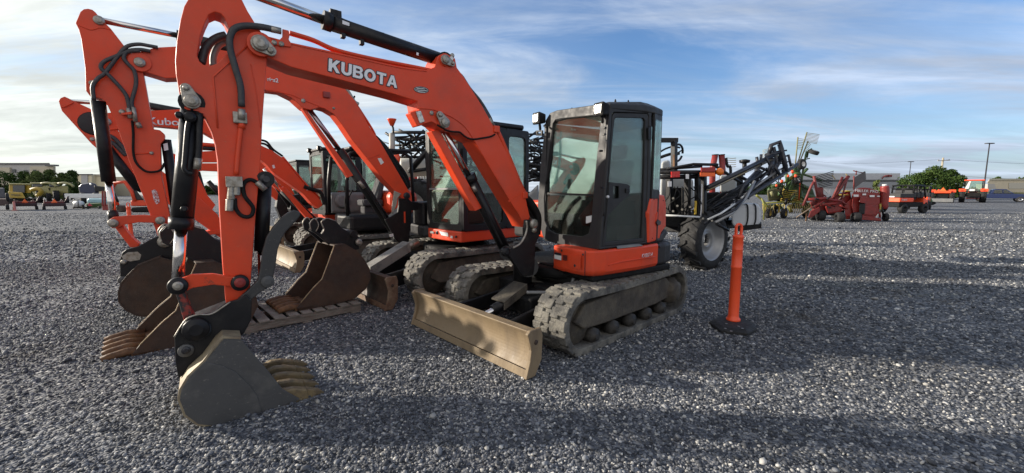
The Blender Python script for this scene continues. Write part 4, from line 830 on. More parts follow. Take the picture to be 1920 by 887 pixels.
# marker post
g0 = G(1374, 609)
FDl = Frame(g0, radians(8))
dl = thing('delineator_post', g0, 'orange marker post on a black rubber foot beside the nearest excavator', 'marker post', 'orange marker posts')
m = MB(); bpx = [G(*p, .0) for p in ((1329, 609), (1347, 599), (1362, 597), (1392, 601), (1415, 613), (1419, 622), (1402, 631), (1351, 625))]
A = [m.bm.verts.new(p) for p in bpx]; B = [m.bm.verts.new(p + V((0, 0, .035))) for p in bpx]; cc = sum(bpx, V((0, 0, 0))) / 8; T = [m.bm.verts.new(cc + (p - cc) * .8 + V((0, 0, .06))) for p in bpx]
for P_, Q_ in ((A, B), (B, T)):
    for i in range(8): m.bm.faces.new((P_[i], P_[(i + 1) % 8], Q_[(i + 1) % 8], Q_[i]))
m.bm.faces.new(A); m.bm.faces.new(T); base = m.build('rubber_base', TYRE, dl, .006)
for (x, y) in ((1362, 607), (1385, 612), (1392, 616), (1360, 616), (1371, 621)): MB().prism(MB().ring(G(x, y, .062), (0, 0, 1), .014, 8), (0, 0, .003)).build('reflective_dot', GRY, base)
ht = D(1374, 443, g0.y).z
m = MB(); m.lathe(g0 + V((0, 0, .05)), (0, 0, 1), [(.078, 0), (.078, .03), (.066, .04), (.058, .07), (.0565, ht * .60), (.0600, ht * .605), (.0600, ht * .625), (.0568, ht * .63), (.0568, ht * .80), (.0585, ht * .805), (.0585, ht * .815), (.0565, ht * .82), (.056, ht - .07), (.060, ht - .065), (.060, ht - .045), (.045, ht - .03)], 20)
post = m.build('post', ORL, dl)
h0 = g0 + V((0, 0, ht - .01)); r_ = FDl.f; hh = D(1374, 416.5, g0.y).z - ht
m = MB()
outer = [h0 + r_ * x + V((0, 0, z)) for x, z in [(-.045, 0), (-.045, hh - .045)] + [(-.045 * cos(t), hh - .045 + .045 * sin(t)) for t in (pi / 6, pi / 3, pi / 2, 2 * pi / 3, 5 * pi / 6)] + [(.045, hh - .045), (.045, 0)]]
inner = [h0 + r_ * x + V((0, 0, z)) for x, z in [(-.022, .025), (-.022, hh - .048)] + [(-.022 * cos(t), hh - .046 + .022 * sin(t)) for t in (pi / 6, pi / 3, pi / 2, 2 * pi / 3, 5 * pi / 6)] + [(.022, hh - .048), (.022, .025)]]
m.prism([p + FDl.l * .014 for p in outer], -FDl.l * .028, [p + FDl.l * .014 for p in inner]); m.build('handle', ORL, dl, .005)
dup(dl, G(247, 448), radians(20), 'orange marker post far behind the second excavator arm')
# ================================================================== shared builders for the machinery behind
UP = V((0, 0, 1))
def tubes(name, Lns, m_, parent, n=6, curve=True):
    """each line its own part: [(pts3d, radius), ...]"""
    for pts, r in Lns: MB().tube(pts, r, n, curve).build(name, m_, parent)
def dl_(L, Y):
    """pixels to points; entries (x,y) at depth Y or (x,y,Y)"""
    return [D(p[0], p[1], p[2] if len(p) > 2 else Y) for p in L]
def wheel(c, ax, r, w, parent, rim=None, rr=.55, lugs=0, name='wheel', tm=None):
    c = V(c); ax = V(ax).normalized(); tm = tm or TYRE; rim = rim or GRY
    R = r * rr
    m = MB().lathe(c - ax * w / 2, ax, [(R, .02 * w), (R * 1.08, 0), (r * .88, .02 * w), (r * .97, w * .12), (r, w * .25), (r, w * .75), (r * .97, w * .88), (r * .88, w * .98), (R * 1.08, w), (R, w * .98)], 28, cap=False)
    u = ax.cross(UP).normalized()
    if abs(ax.z) > .9: u = V((1, 0, 0))
    v = ax.cross(u)
    for k in range(lugs):
        for s in (-1, 1):
            a = 2 * pi * (k + (.5 if s > 0 else 0)) / lugs; a2 = a + .45 * 2 * pi / lugs * 1.2
            d1 = u * cos(a) + v * sin(a); d2 = u * cos(a2) + v * sin(a2); t1 = -u * sin(a) + v * cos(a)
            p0 = c + ax * s * w * .02 + d1 * r; p1 = c + ax * s * w * .47 + d2 * r * .975
            q = [p0 - t1 * .05 * r, p0 + t1 * .05 * r, p1 + t1 * .06 * r, p1 - t1 * .06 * r]
            m.prism([p - d1 * .02 * r for p in q], d1 * .07 * r)
    o = m.build(name, tm, parent)
    MB().lathe(c - ax * w * .48, ax, [(R * 1.06, 0), (R * 1.0, w * .03), (R * .9, w * .1), (R * .82, w * .35), (R * .4, w * .42), (R * .36, w * .3), (R * .3, w * .5), (R * .36, w * .66), (R * .4, w * .54), (R * .82, w * .6), (R * .9, w * .86), (R * 1.0, w * .93), (R * 1.06, w * .96)], 24, cap=False).build('rim', rim, o)
    return o
# ================================================================== black field sprayer behind the nearest excavator
HS = radians(33); SO = G(1333, 506)
FS = Frame(SO, HS)     # x forward (away), y left
TNK = mat('tank_plastic', (.42, .43, .42), .45, 0, (.34, .35, .34), 2, .4, .7)
sp = thing('field_sprayer', SO, 'black field sprayer with folded booms and pale tanks behind the nearest excavator', 'sprayer', 'farm sprayers')
wx = -FS.l
wheel(FS(0, .18, .60), -FS.l, .60, .42, sp, mat('grey_rim', (.27, .275, .28), .4, .4), .68, 16)
wheel(FS(0, 2.0, .60), -FS.l, .60, .42, sp, MATS['grey_rim'], .68, 16)
Fk = Frame(D(1290, 400, 8.2), HS)
m = MB(); m.bx(FS, -.5, 2.0, .35, 1.9, .75, .95); m.build('frame', BK, sp, .02)
def at(x, y, Y): return D(x, y, Y)
tubes('frame_rail', [(dl_([(1236, 323), (1342, 323)], 7.9), .045), (dl_([(1238, 332), (1318, 331)], 8.0), .05), (dl_([(1250, 317), (1300, 308), (1346, 309)], 7.9), .03), (dl_([(1236, 318), (1316, 312)], 8.0), .028)], BK, sp, 6, False)
m = MB()
for (x, y0, y1, w_, Y) in ((1264, 264, 322, .10, 8.1), (1289, 322, 406, .10, 8.0), (1308, 322, 408, .09, 8.0), (1318, 325, 420, .12, 8.1), (1255, 325, 400, .12, 8.3), (1273, 352, 402, .22, 8.3)):
    MB().bar(at(x, y0, Y), at(x, y1, Y), w_, .09, FS.f).build('frame_post', BK, sp, .008)
MB().bar(at(1236, 263, 8.1), at(1271, 263, 8.1), .06, .09).build('top_arm', BK, sp, .008)
MB().bar(at(1263.5, 290, 8.03), at(1263.5, 318, 8.03), .04, .02, FS.f).build('rust_strip', RUSTO, sp)
# hose reel
rc = at(1270, 287, 8.25); rl = MB().tube([p for p in MB().ring(rc, FS.l + V((0, 0, .15)), .17, 20)] , .022, 6, False).build('hose_reel', BK, sp)
tubes('reel_spoke', [([rc, rc + FS.f * .16 * cos(a) + UP * .16 * sin(a)], .014) for a in (.4, 2.5, 4.6)], BK, rl)
MB().tube(dl_([(1236, 296), (1250, 291), (1262, 288), (1274, 288)], 8.2), .03).build('drive_shaft', BK, sp)
MB().tube(dl_([(1236, 286), (1248, 279), (1262, 275), (1275, 277)], 8.3), .018).build('hose', BK, sp)
# lamps and reflectors
def plate(L, Y, th, m_, name, parent, bev=.004, back=True):
    return MB().prism(dl_(L, Y), V((0, th, 0))).build(name, m_, parent, bev)
plate([(1259, 322), (1275, 321.5), (1275, 332), (1259, 333)], 7.82, .06, REDL, 'tail_lamp', sp)
plate([(1315, 314), (1341, 313), (1341, 322), (1315, 322.5)], 7.8, .03, mat('dark_red_reflector', (.30, .012, .012), .4), 'reflector', sp)
plate([(1313, 323.5), (1341, 323.5), (1341, 331), (1313, 331)], 7.8, .03, mat('orange_reflector', (.85, .13, .02), .45), 'reflector', sp)
MB().lathe(at(1349.5, 322, 7.85), -V((0, 1, 0)), [(.02, -.06), (.06, -.05), (.075, 0), (.06, .045), (.02, .06)], 16).build('beacon', AMB, sp)
MB().tube(dl_([(1243, 403.5), (1312, 407)], 7.85), .018).build('light_bar', WHT, sp)
plate([(1303.5, 377), (1307, 377), (1306, 402), (1302.5, 402)], 7.9, .04, mat('yellow_tube', (.45, .30, .02), .5), 'yellow_tube', sp)
for (x, y, w_, h_) in ((1289, 331, 6, 9), (1256, 345, 7, 10)): plate([(x - w_ / 2, y - h_ / 2), (x + w_ / 2, y - h_ / 2), (x + w_ / 2, y + h_ / 2), (x - w_ / 2, y + h_ / 2)], 7.85, .02, SIL, 'label_plate', sp)
MB().tube(dl_([(1316, 345), (1315, 380), (1313.5, 407)], 7.95), .012).build('steel_line', SIL, sp)
# tanks
def slabbox(L, Y, dy, m_, name, parent, bev):
    P_ = dl_(L, Y); c_ = sum(P_, V((0, 0, 0))) / len(P_); d_ = V((c_.x, c_.y, 0)).normalized() * dy
    return MB().prism(P_, d_).build(name, m_, parent, bev, seg=4)
slabbox([(1240, 302), (1256, 299), (1259, 330), (1300, 335), (1302, 392), (1236, 392)], 8.6, .9, TNK, 'tank', sp, .06)
slabbox([(1350, 328), (1380, 328), (1382, 362), (1350, 361)], 9.6, .9, TNK, 'tank', sp, .05)
slabbox([(1380, 322), (1393, 318), (1394, 366), (1382, 366)], 9.8, .7, BK, 'hood', sp, .03)
slabbox([(1315, 362), (1345, 360), (1365, 366), (1368, 412), (1316, 420)], 9.0, .7, BKM, 'pump_guard', sp, .05)
slabbox([(1236, 400), (1315, 402), (1318, 432), (1236, 424)], 8.2, .9, BKM, 'belly_frame', sp, .03)
slabbox([(1248, 352), (1288, 352), (1288, 398), (1248, 398)], 8.35, .2, BK, 'valve_panel', sp, .02)
tk = slabbox([(1371, 392), (1378, 384), (1400, 382), (1420, 383), (1426, 388), (1427, 416), (1420, 424), (1380, 428), (1372, 420)], 8.5, .75, mat('pale_tank', (.46, .48, .50), .45, 0, (.40, .42, .44), 3), 'side_tank', sp, .06)
for x in (1398, 1413): MB().tube(dl_([(x, 382), (x + 4, 388), (x + 4, 412), (x, 425)], 8.48), .014).build('tank_strap', BK, tk)
slabbox([(1383, 424), (1428, 420), (1428, 428), (1384, 434)], 8.45, .7, BKM, 'tank_shelf', sp, .01)
MB().tube(dl_([(1396, 320), (1396, 304)], 9.9), .05, 8).build('exhaust_stack', BK, sp); MB().lathe(at(1396, 305, 9.9), UP, [(.05, -.02), (.11, 0), (.12, .06), (.03, .08)], 12).build('stack_cap', BK, sp)
# plumbing
Lh = []
for k in range(9):
    x0 = 1310 + random.uniform(-14, 16); y0 = 408 + random.uniform(-14, 6); y1 = 360 + random.uniform(-16, 14); xm = 1340 + random.uniform(-16, 12)
    Lh.append((dl_([(x0, y0, 8.1), (xm - 12, 396 - k * 2, 8.2), (xm + 20, 384 - k * 3, 8.4), (1388 + k * 2, y1, 8.8)], 8.2), random.uniform(.014, .024)))
for k in range(8):
    x = 1256 + k * 7.5; Lh.append((dl_([(x, 350, 8.0), (x + random.uniform(-12, 12), 366, 7.9), (x + random.uniform(-16, 16), 384, 7.95), (x + random.uniform(-8, 8), 402, 8.0)], 8), .011))
tubes('hose', Lh, BKM, sp)
for (x, y) in ((1270, 386), (1262, 372), (1279, 393), (1294, 388), (1262, 396), (1318, 410), (1335, 414)): MB().cyl(at(x, y, 7.9), at(x, y, 7.84), .022, n=8).build('fitting', ST, sp)
# folded boom arms
DKB = mat('blue_black_paint', (.020, .022, .030), .4)
arm_l = [([(1326, 352, 8.0), (1395, 318, 8.6), (1452, 290, 9.1)], .045, DKB), ([(1326, 357, 8.0), (1390, 326, 8.6), (1447, 299, 9.1)], .028, mat('tarnished_bar', (.26, .25, .22), .4, .6, (.30, .20, .06), 3)), ([(1318, 420, 7.9), (1390, 376, 8.4), (1440, 345, 8.8), (1495, 308, 9.3)], .04, DKB),
         ([(1340, 418, 7.9), (1372, 400, 8.2), (1398, 372, 8.4), (1415, 340, 8.6)], .032, mat('grey_tube', (.27, .27, .27), .4, .4)), ([(1346, 408, 8.0), (1380, 392, 8.2), (1412, 352, 8.6), (1446, 316, 9.0), (1472, 292, 9.2)], .024, DKB),
         ([(1384, 372, 8.5), (1392, 350, 8.6), (1420, 322, 8.9)], .05, DKB), ([(1338, 309, 8.1), (1400, 350, 8.8)], .03, BK), ([(1382, 328, 8.7), (1410, 343, 9.0)], .035, BK), ([(1420, 310, 8.9), (1418, 345, 8.9)], .05, DKB), ([(1326, 412, 7.9), (1352, 400, 8.0), (1378, 382, 8.3)], .02, WHT), ([(1420, 312, 8.9), (1444, 322, 9.0)], .03, DKB), ([(1344, 420, 7.8), (1366, 432, 7.9)], .03, BK), ([(1395, 366, 8.5), (1430, 340, 8.8), (1462, 318, 9.0)], .025, MATS['grey_tube'])]
for L, r, m_ in arm_l: MB().tube(dl_(L, 8), r, 6, False).build('boom_arm', m_, sp)
for (L, r) in (([(1442, 290), (1446, 272), (1462, 266), (1466, 280), (1462, 300)], .045), ([(1448, 296), (1447, 340)], .06), ([(1462, 270), (1470, 300), (1474, 322)], .05), ([(1450, 276), (1456, 300), (1452, 336)], .04), ([(1436, 292), (1460, 286)], .05), ([(1458, 284), (1475, 282)], .02), ([(1440, 300), (1450, 316), (1440, 336)], .03), ([(1464, 300), (1448, 330)], .03), ([(1466, 296), (1478, 291)], .02), ([(1430, 346), (1448, 330), (1470, 326)], .03), ([(1478, 290), (1483, 312)], .025)):
    MB().tube(dl_(L, 9.1), r, 6, False).build('boom_tip', DKB, sp)
for k in range(26):
    t0 = random.uniform(0, .6); t1 = t0 + random.uniform(.25, .5); oy = random.uniform(-26, 6); q = [(1322 + 165 * t + random.uniform(-3, 3), 416 - 112 * t + oy * (1 - .3 * t) + random.uniform(-4, 4), 8.1 + 1.2 * t) for t in (t0, (t0 * 2 + t1) / 3, (t0 + 2 * t1) / 3, t1)]
    MB().tube(dl_(q, 8), random.uniform(.010, .026), 6).build('boom_hose', random.choice((BKM, BK, DKB)), sp)
for k in range(14):
    x = random.uniform(1395, 1470); y = 340 - (x - 1395) * .55 + random.uniform(-14, 26); MB().tube(dl_([(x, y), (x + random.uniform(-10, 10), y + random.uniform(-26, 10))], 8.9), random.uniform(.02, .035), 6, False).build('boom_brace', DKB, sp)
# joints and nozzle bodies along the booms
for k in range(16):
    t = k / 15; x = 1360 + 125 * t; y = 398 - 86 * t + random.uniform(-4, 4)
    MB().box(at(x, y, 8.2 + t), V((.05, 0, 0)), V((0, .05, 0)), V((0, 0, random.uniform(.06, .12)))).build('nozzle_body', BK if k % 3 else GRY, sp, .006)
for k in range(7):
    t = k / 6; MB().tube(dl_([(1340 + 60 * t, 408 - 44 * t, 8.0 + .5 * t), (1350 + 60 * t, 398 - 40 * t, 8.2 + .5 * t)], 8), .02).build('nozzle_body', WHT if k % 2 else BK, sp)
# ================================================================== second sprayer, seen between the cabs
so2 = G(870, 432); sp2 = thing('field_sprayer', so2, 'sprayer with tangled black boom lattice and cream tank, seen between the excavator cabs', 'sprayer', 'farm sprayers')
LAT = []
def lat(x0, x1, y0, y1, Y, rows, cols):
    for r_ in range(rows):
        y = y0 + (y1 - y0) * r_ / (rows - 1); LAT.append((dl_([(x0, y + random.uniform(-1, 1)), (x1, y + random.uniform(-3, 3))], Y + .25 * (r_ % 3)), random.choice((.03, .04, .05))))
    for c_ in range(cols):
        x = x0 + (x1 - x0) * c_ / (cols - 1); q = random.randrange(rows - 1); ya = y0 + (y1 - y0) * q / (rows - 1); yb = y0 + (y1 - y0) * min(rows - 1, q + 2) / (rows - 1)
        LAT.append((dl_([(x, ya), (x + random.uniform(-12, 12), yb)], Y + .1), random.uniform(.018, .035)))
def tangle(x0, x1, y0, y1, Y, n):
    for k in range(n):
        x = random.uniform(x0, x1); y = random.uniform(y0, y1); w_ = random.uniform(12, 46); s_ = random.choice((-1, 1)) * random.uniform(.1, .8)
        LAT.append((dl_([(x - w_ / 2, y - s_ * w_ / 2), (x + random.uniform(-3, 3), y + random.uniform(-4, 4)), (x + w_ / 2, y + s_ * w_ / 2)], Y + random.uniform(-.3, .5)), random.uniform(.014, .04)))
tangle(738, 815, 252, 290, 12.7, 42); tangle(830, 1020, 256, 330, 13.2, 90); tangle(998, 1018, 264, 338, 12.9, 26)
lat(735, 825, 249, 294, 12.6, 5, 14); lat(825, 1020, 252, 330, 13.2, 6, 24); lat(1000, 1020, 262, 338, 12.9, 5, 5)
tubes('boom_lattice', LAT, BK, sp2, 5, False)
tubes('boom_frame', [(dl_([(735, 250), (735, 300)], 12.4), .09)], mat('pale_post', (.36, .34, .30), .6), sp2, 6, False)
tubes('boom_frame', [(dl_([(737, 248), (812, 249)], 12.5), .05), (dl_([(768, 322), (800, 284), (812, 282)], 12.3), .09), (dl_([(803, 282), (806, 322)], 12.3), .12), (dl_([(766, 322), (808, 316)], 12.3), .06)], BK, sp2, 6, False)
MB().tube(dl_([(738, 250), (737, 240), (735.5, 236)], 12.3), .03).build('beacon_stalk', BK, sp2)
MB().lathe(at(735, 236, 12.3), UP, [(.05, 0), (.13, .18), (.14, .2), (.02, .22)], 14).build('beacon', ORL, sp2)
MB().lathe(at(743, 297, 12.2), UP, [(.08, -.2), (.12, 0), (.08, .15)], 10).build('beacon', ORL, sp2)
MB().cyl(at(752, 318, 13.6), at(802, 315, 13.8), .42, n=24).build('tank', mat('cream_tank', (.62, .60, .52), .5), sp2, .05)
plate([(770, 323), (812, 320), (812, 345), (770, 345)], 12.6, .2, mat('beige_panel', (.36, .33, .26), .6), 'valve_panel', sp2)
for k in range(5): MB().tube(dl_([(784 + k * 5, 331), (784 + k * 5, 343)], 12.45), .025).build('valve', WHT, sp2)
for x in (771, 782): plate([(x - 4, 332), (x + 3, 332), (x + 3, 338), (x - 4, 338)], 12.5, .08, REDL, 'tail_lamp', sp2)
wheel(at(786, 392, 11.9), V((-.5, -.85, 0)), .85, .5, sp2, WHT, .55, 16)
m = MB(); m.tube(dl_([(770, 400), (776, 372), (790, 353), (806, 346)], 11.8), .001)
cx_ = at(800, 400, 11.8); fr = []
for k in range(11): t = radians(95 + 8.5 * k); fr.append((cos(t), sin(t)))
m = MB(); ctr = at(812, 396, 11.7)
o_ = [ctr + V((c * .95, 0, s * .95)) for c, s in fr]; i_ = [ctr + V((c * .80, 0, s * .80)) for c, s in reversed(fr)]
m.prism(o_ + i_, (.3, .55, 0)); m.build('fender', mat('grey_fender', (.13, .135, .14), .4, 0, (.17, .17, .17), 2), sp2, .03)
slabbox([(778, 372), (812, 352), (1000, 360), (1004, 420), (780, 424)], 12.9, 1.0, BKM, 'chassis', sp2, .05)
slabbox([(958, 395), (966, 388), (1010, 345), (1012, 440), (960, 440)], 12.6, .5, GRY, 'fuel_tank', sp2, .08)
wheel(at(930, 400, 13.5), V((-.5, -.85, 0)), .85, .5, sp2, WHT, .55, 16)
# ================================================================== machinery and buildings on the right
LIME = mat('yellow_green_paint', (.20, .21, .035), .55, 0, (.13, .11, .04), 8, .45, .7)
GRN = mat('green_paint', (.045, .095, .025), .5, 0, (.04, .06, .025), 5, .45, .7)
YEL = mat('yellow_paint', (.38, .28, .035), .55, 0, (.22, .16, .04), 8)
STRAW = mat('straw_tine', (.36, .28, .10), .7)
AX = V((.545, -.839, 0))
o = G(1495, 407)
rk = thing('hay_rake', o, 'green and yellow rotary hay rake folded upright, tine arms against the sky', 'hay rake')
Yr = 24.0
def rp(L, Y=Yr): return dl_(L, Y)
def rt(name, L, r, m_, Y=Yr, curve=False, par=None): return MB().tube(rp(L, Y), r * (.62 if r > .03 else 1), 6, curve).build(name, m_, par or rk)
# main frame
rt('main_beam', [(1478, 372), (1488, 340), (1492, 312)], .16, GRN); rt('frame_arm', [(1500, 370), (1504, 330), (1511, 290), (1513, 284)], .09, GRN); rt('frame_arm', [(1446, 350), (1478, 340), (1500, 318)], .10, GRN)
rt('frame_arm', [(1505, 300), (1518, 297)], .06, GRN); rt('frame_arm', [(1470, 300), (1476, 330), (1474, 370)], .08, GRN); rt('frame_arm', [(1506, 327), (1525, 333), (1540, 338)], .10, GRN)
rt('wheel_arm', [(1513, 296), (1516, 282), (1522, 279)], .07, GRN)
slabbox([(1472, 350), (1482, 338), (1500, 338), (1506, 366), (1512, 372), (1470, 374)], Yr + .2, .9, GRN, 'gearbox_cover', rk, .12)
slabbox([(1504, 362), (1530, 366), (1528, 374), (1504, 374)], Yr + .3, .8, GRN, 'gearbox_cover', rk, .1)
# raised tine arms
for (a, b, n_, dx, dy) in (((1491, 312), (1496, 257), 7, 11, 4), ((1494, 312), (1513, 248), 8, 24, 6), ((1496, 312), (1515, 265), 7, 6, 12)):
    ar = rt('tine_arm', [a, b], .055, mat('olive_arm', (.20, .19, .09), .6))
    if a == (1494, 312):
        for k in range(n_): t = .72 + .3 * k / n_; x = a[0] + (b[0] - a[0]) * t; y = a[1] + (b[1] - a[1]) * t; MB().tube(rp([(x, y), (x + dx * .5, y + 1.5), (x + dx, y + dy * .6)]), .014, 5).build('tine', STRAW, ar)
    else:
        for k in range(n_): t = .6 + .4 * k / n_; x = a[0] + (b[0] - a[0]) * t; y = a[1] + (b[1] - a[1]) * t; MB().tube(rp([(x, y), (x + dx * .6, y + dy * .1), (x + dx, y + dy * .3)]), .014, 5).build('tine', STRAW, ar)
for k in range(6): rt('tine', [(1448, 280 + k * 2), (1440, 279 + k * 2.2), (1430, 282 + k * 3)], .013, STRAW, Yr - 2)
rt('tine_arm', [(1449, 278), (1458, 292), (1472, 312)], .05, MATS['olive_arm'])
for (x, y, r, w_, a) in ((1526, 285.5, .26, .22, V((.2, -.35, .9))), (1503, 308, .30, .24, V((.35, -.9, .1))), (1495, 337, .24, .2, V((.3, -.9, .3)))): wheel(at(x, y, Yr - .3), a, r, w_, rk, WHT, .5)
for (x, y) in ((1441, 400), (1470, 400)): wheel(at(x, y, Yr - .2), V((.6, -.8, 0)), .30, .22, rk, YEL, .5)
for (x, y) in ((1450, 398), (1510, 398)): wheel(at(x, y, Yr + .4), V((.6, -.8, 0)), .30, .22, rk, BK, .5)
# rotor baskets
for k in range(7): rt('basket_bar', [(1464 + k, 376 - k * 3.5), (1480, 378 - k * 3.4), (1497 - k * .3, 376 - k * 3.2)], .035, YEL, Yr - .2, True)
for k in range(4): rt('basket_bar', [(1474, 334 + k * 1.6), (1486, 331 + k * 1.5), (1500, 333 + k * 1.6)], .035, YEL, Yr - .1, True)
rt('basket_post', [(1464, 376), (1474, 334)], .04, YEL); rt('basket_post', [(1498, 376), (1500, 334)], .05, ORL)
for (x, y, s) in ((1466, 340, 5), (1478, 330, 4), (1492, 330, 5), (1486, 322, 5), (1456, 348, 4)): MB().lathe(at(x, y, Yr - .5), -V((0, 1, 0)), [(.02, -.05), (s * .02, 0), (.02, .05)], 10).build('knuckle', ORL, rk)
for k in range(30):
    x, y = random.uniform(1440, 1508), random.uniform(318, 392); rt('linkage', [(x, y), (x + random.uniform(-14, 14), y + random.uniform(-14, 14))], random.uniform(.05, .19), random.choice((GRN, GRN, GRN, BK, LIME, MATS['olive_arm'], BKM)), Yr + random.uniform(-.4, .6))
for k in range(16):
    x, y = random.uniform(1452, 1512), random.uniform(326, 390); rt('hydraulic_hose', [(x, y), (x + random.uniform(-8, 8), y + random.uniform(4, 14)), (x + random.uniform(-14, 14), y + random.uniform(8, 22))], .025, BKM, Yr - .4, True)
for (L, m_) in (([(1446, 352), (1462, 344), (1470, 360), (1466, 376), (1448, 376)], GRN), ([(1484, 318), (1498, 314), (1504, 330), (1500, 340), (1486, 338)], GRN), ([(1502, 348), (1524, 354), (1530, 372), (1504, 374)], mat('deep_green', (.025, .055, .018), .5)), ([(1436, 384), (1466, 382), (1468, 392), (1440, 394)], MATS['deep_green'] if 'deep_green' in MATS else GRN), ([(1476, 384), (1528, 382), (1530, 390), (1478, 392)], BKM), ([(1456, 362), (1500, 362), (1502, 380), (1458, 380)], BKM)):
    slabbox(L, Yr + .5, .7, m_, 'rotor_cover', rk, .06)
# low tine bar with hanging tines
rt('tine_bar', [(1430, 381), (1470, 379), (1520, 381), (1546, 380)], .08, LIME, Yr - .3); rt('tine_bar', [(1432, 393), (1476, 391)], .07, GRN, Yr)
for k in range(34):
    x = 1431 + k * 3.4
    if 1446 < x < 1478 and k % 3: continue
    rt('hanging_tine', [(x, 382), (x - 1, 390), (x + 1.5, 400)], .02, STRAW, Yr - .3)
for x in (1459, 1433): rt('bracket', [(x - 3, 383), (x + 2, 388), (x, 399)], .07, YEL, Yr - .4, True)
rt('support_leg', [(1428, 372), (1433, 384), (1432, 412)], .06, LIME, Yr - 1.6); rt('drawbar', [(1418, 366), (1428, 374), (1440, 388)], .09, LIME, Yr - 1.2, True)
slabbox([(1438, 356), (1466, 350), (1478, 372), (1440, 378)], Yr + .1, .6, mat('dark_olive', (.06, .07, .035), .6, 0, (.16, .13, .06), 9), 'gearbox_cover', rk, .1)
# ---- red rotary rake
o = G(1560, 412); rr_ = thing('hay_rake', o, 'dull red folded rotary rake with dark tines, between the green rake and the blower', 'hay rake')
Yq = 21.5
def qt(name, L, r, m_=RED, Y=Yq, curve=False): return MB().tube(dl_(L, Y), r * (.66 if r > .03 else 1), 6, curve).build(name, m_, rr_)
REDD = mat('faded_red', (.16, .022, .02), .6, 0, (.09, .02, .018), 5)
qt('frame_arm', [(1506, 386), (1514, 366), (1521, 349), (1526, 341)], .09, REDD); qt('frame_arm', [(1526, 330), (1534, 372)], .10, REDD); qt('main_beam', [(1514, 374), (1545, 372), (1578, 378)], .15)
qt('main_beam', [(1540, 384), (1578, 380)], .12); qt('frame_arm', [(1591, 330), (1562, 372)], .13, REDD); qt('frame_arm', [(1580, 332), (1560, 374)], .09, REDD); qt('frame_arm', [(1590, 332), (1576, 378)], .06, REDD)
qt('frame_arm', [(1544, 376), (1528, 388)], .09); qt('drawbar', [(1493, 408), (1520, 390), (1546, 380)], .045, mat('rusted_bar', (.16, .12, .09), .7)); qt('jack_stand', [(1510, 420), (1513, 400)], .05, RUSTO)
slabbox([(1515, 408), (1520, 396), (1536, 388), (1538, 396), (1522, 408)], Yq - .2, .4, RED, 'wheel_guard', rr_, .03)
slabbox([(1546, 386), (1575, 380), (1582, 384), (1578, 398), (1552, 402)], Yq + .2, .8, RED, 'gearbox', rr_, .1)
for k in range(9):
    a = (1529 + k * .9, 331 + k * 2.6); qt('tine_bar', [a, (a[0] + 34 - k * 1.2, a[1] - 10 + k * .6)], .022, BK)
for k in range(7): qt('tine_holder', [(1531 + k * 1.9, 352), (1534 + k * 1.5, 372)], .04, REDD)
for k in range(10): t = k / 9; qt('tine', [(1590 - 24 * t, 332 + 36 * t), (1580 - 22 * t, 338 + 34 * t)], .03, mat('tine_dark', (.05, .025, .025), .6))
for (x, y, m_) in ((1560, 328, STRAW), (1586, 326, STRAW)): qt('tine', [(x, y), (x + 6, y + 8)], .02, m_)
slabbox([(1601, 348), (1600, 334), (1621, 321), (1623, 322), (1624, 336), (1604, 352)], Yq + .8, .05, mat('grey_curtain', (.085, .085, .09), .7), 'curtain', rr_, .01)
qt('curtain_frame', [(1600, 320), (1606, 322), (1618, 324)], .04, REDD, Yq + .8); qt('curtain_frame', [(1601, 330), (1601, 356)], .05, REDD, Yq + .8); qt('curtain_frame', [(1606, 320), (1605, 328)], .04, REDD, Yq + .8)
for (x, y, r, Y) in ((1539, 404, .27, Yq), (1525, 404, .25, Yq + .5), (1574.5, 408, .28, Yq - .6), (1568, 400, .27, Yq + 1)): wheel(at(x, y, Y), V((.95, -.3, 0)), r, .34, rr_, BK, .5)
plate([(1543, 354), (1548, 354), (1553, 360), (1557, 354), (1557, 364), (1553, 364)], Yq + 2.4, .03, WHT, 'warning_board', rr_)
for k in range(22):
    x, y = random.uniform(1518, 1590), random.uniform(366, 400); qt('linkage', [(x, y), (x + random.uniform(-14, 14), y + random.uniform(-10, 10))], random.uniform(.035, .08), random.choice((RED, REDD, REDD, BK, MATS['rusted_bar'])), Yq + random.uniform(-.3, .5))
rr2 = thing('hay_rake', G(1348, 405), 'red rake showing only two tall red uprights and pale tines above the sprayer', 'hay rake')
for L in ([(1341, 291), (1336, 316), (1335, 404)], [(1353, 291), (1355, 324), (1356, 404)]):
    MB().tube(dl_(L, 18), .13, 8, False).build('upright', RED, rr2); MB().cyl(at(L[0][0], L[0][1], 18), at(L[0][0], L[0][1] - 1.5, 18), .14, n=10).build('end_cap', BK, rr2)
MB().tube(dl_([(1361, 296), (1364, 312), (1370, 320), (1366, 404)], 18), .06, 6).build('tine_holder', BK, rr2)
for k in range(5): MB().tube(dl_([(1362 + k * .5, 296 + k * 4), (1372, 297 + k * 4), (1380, 296.5 + k * 4)], 18), .013, 5).build('tine', STRAW, rr2)
for (L, m_) in (([(1518, 378), (1548, 372), (1584, 374), (1586, 392), (1556, 400), (1524, 394)], REDD), ([(1562, 366), (1594, 358), (1598, 384), (1566, 390)], RED), ([(1527, 352), (1542, 350), (1546, 374), (1532, 376)], REDD), ([(1534, 392), (1584, 394), (1582, 404), (1540, 404)], BKM)):
    slabbox(L, Yq + .4, .7, m_, 'body_panel', rr_, .05)
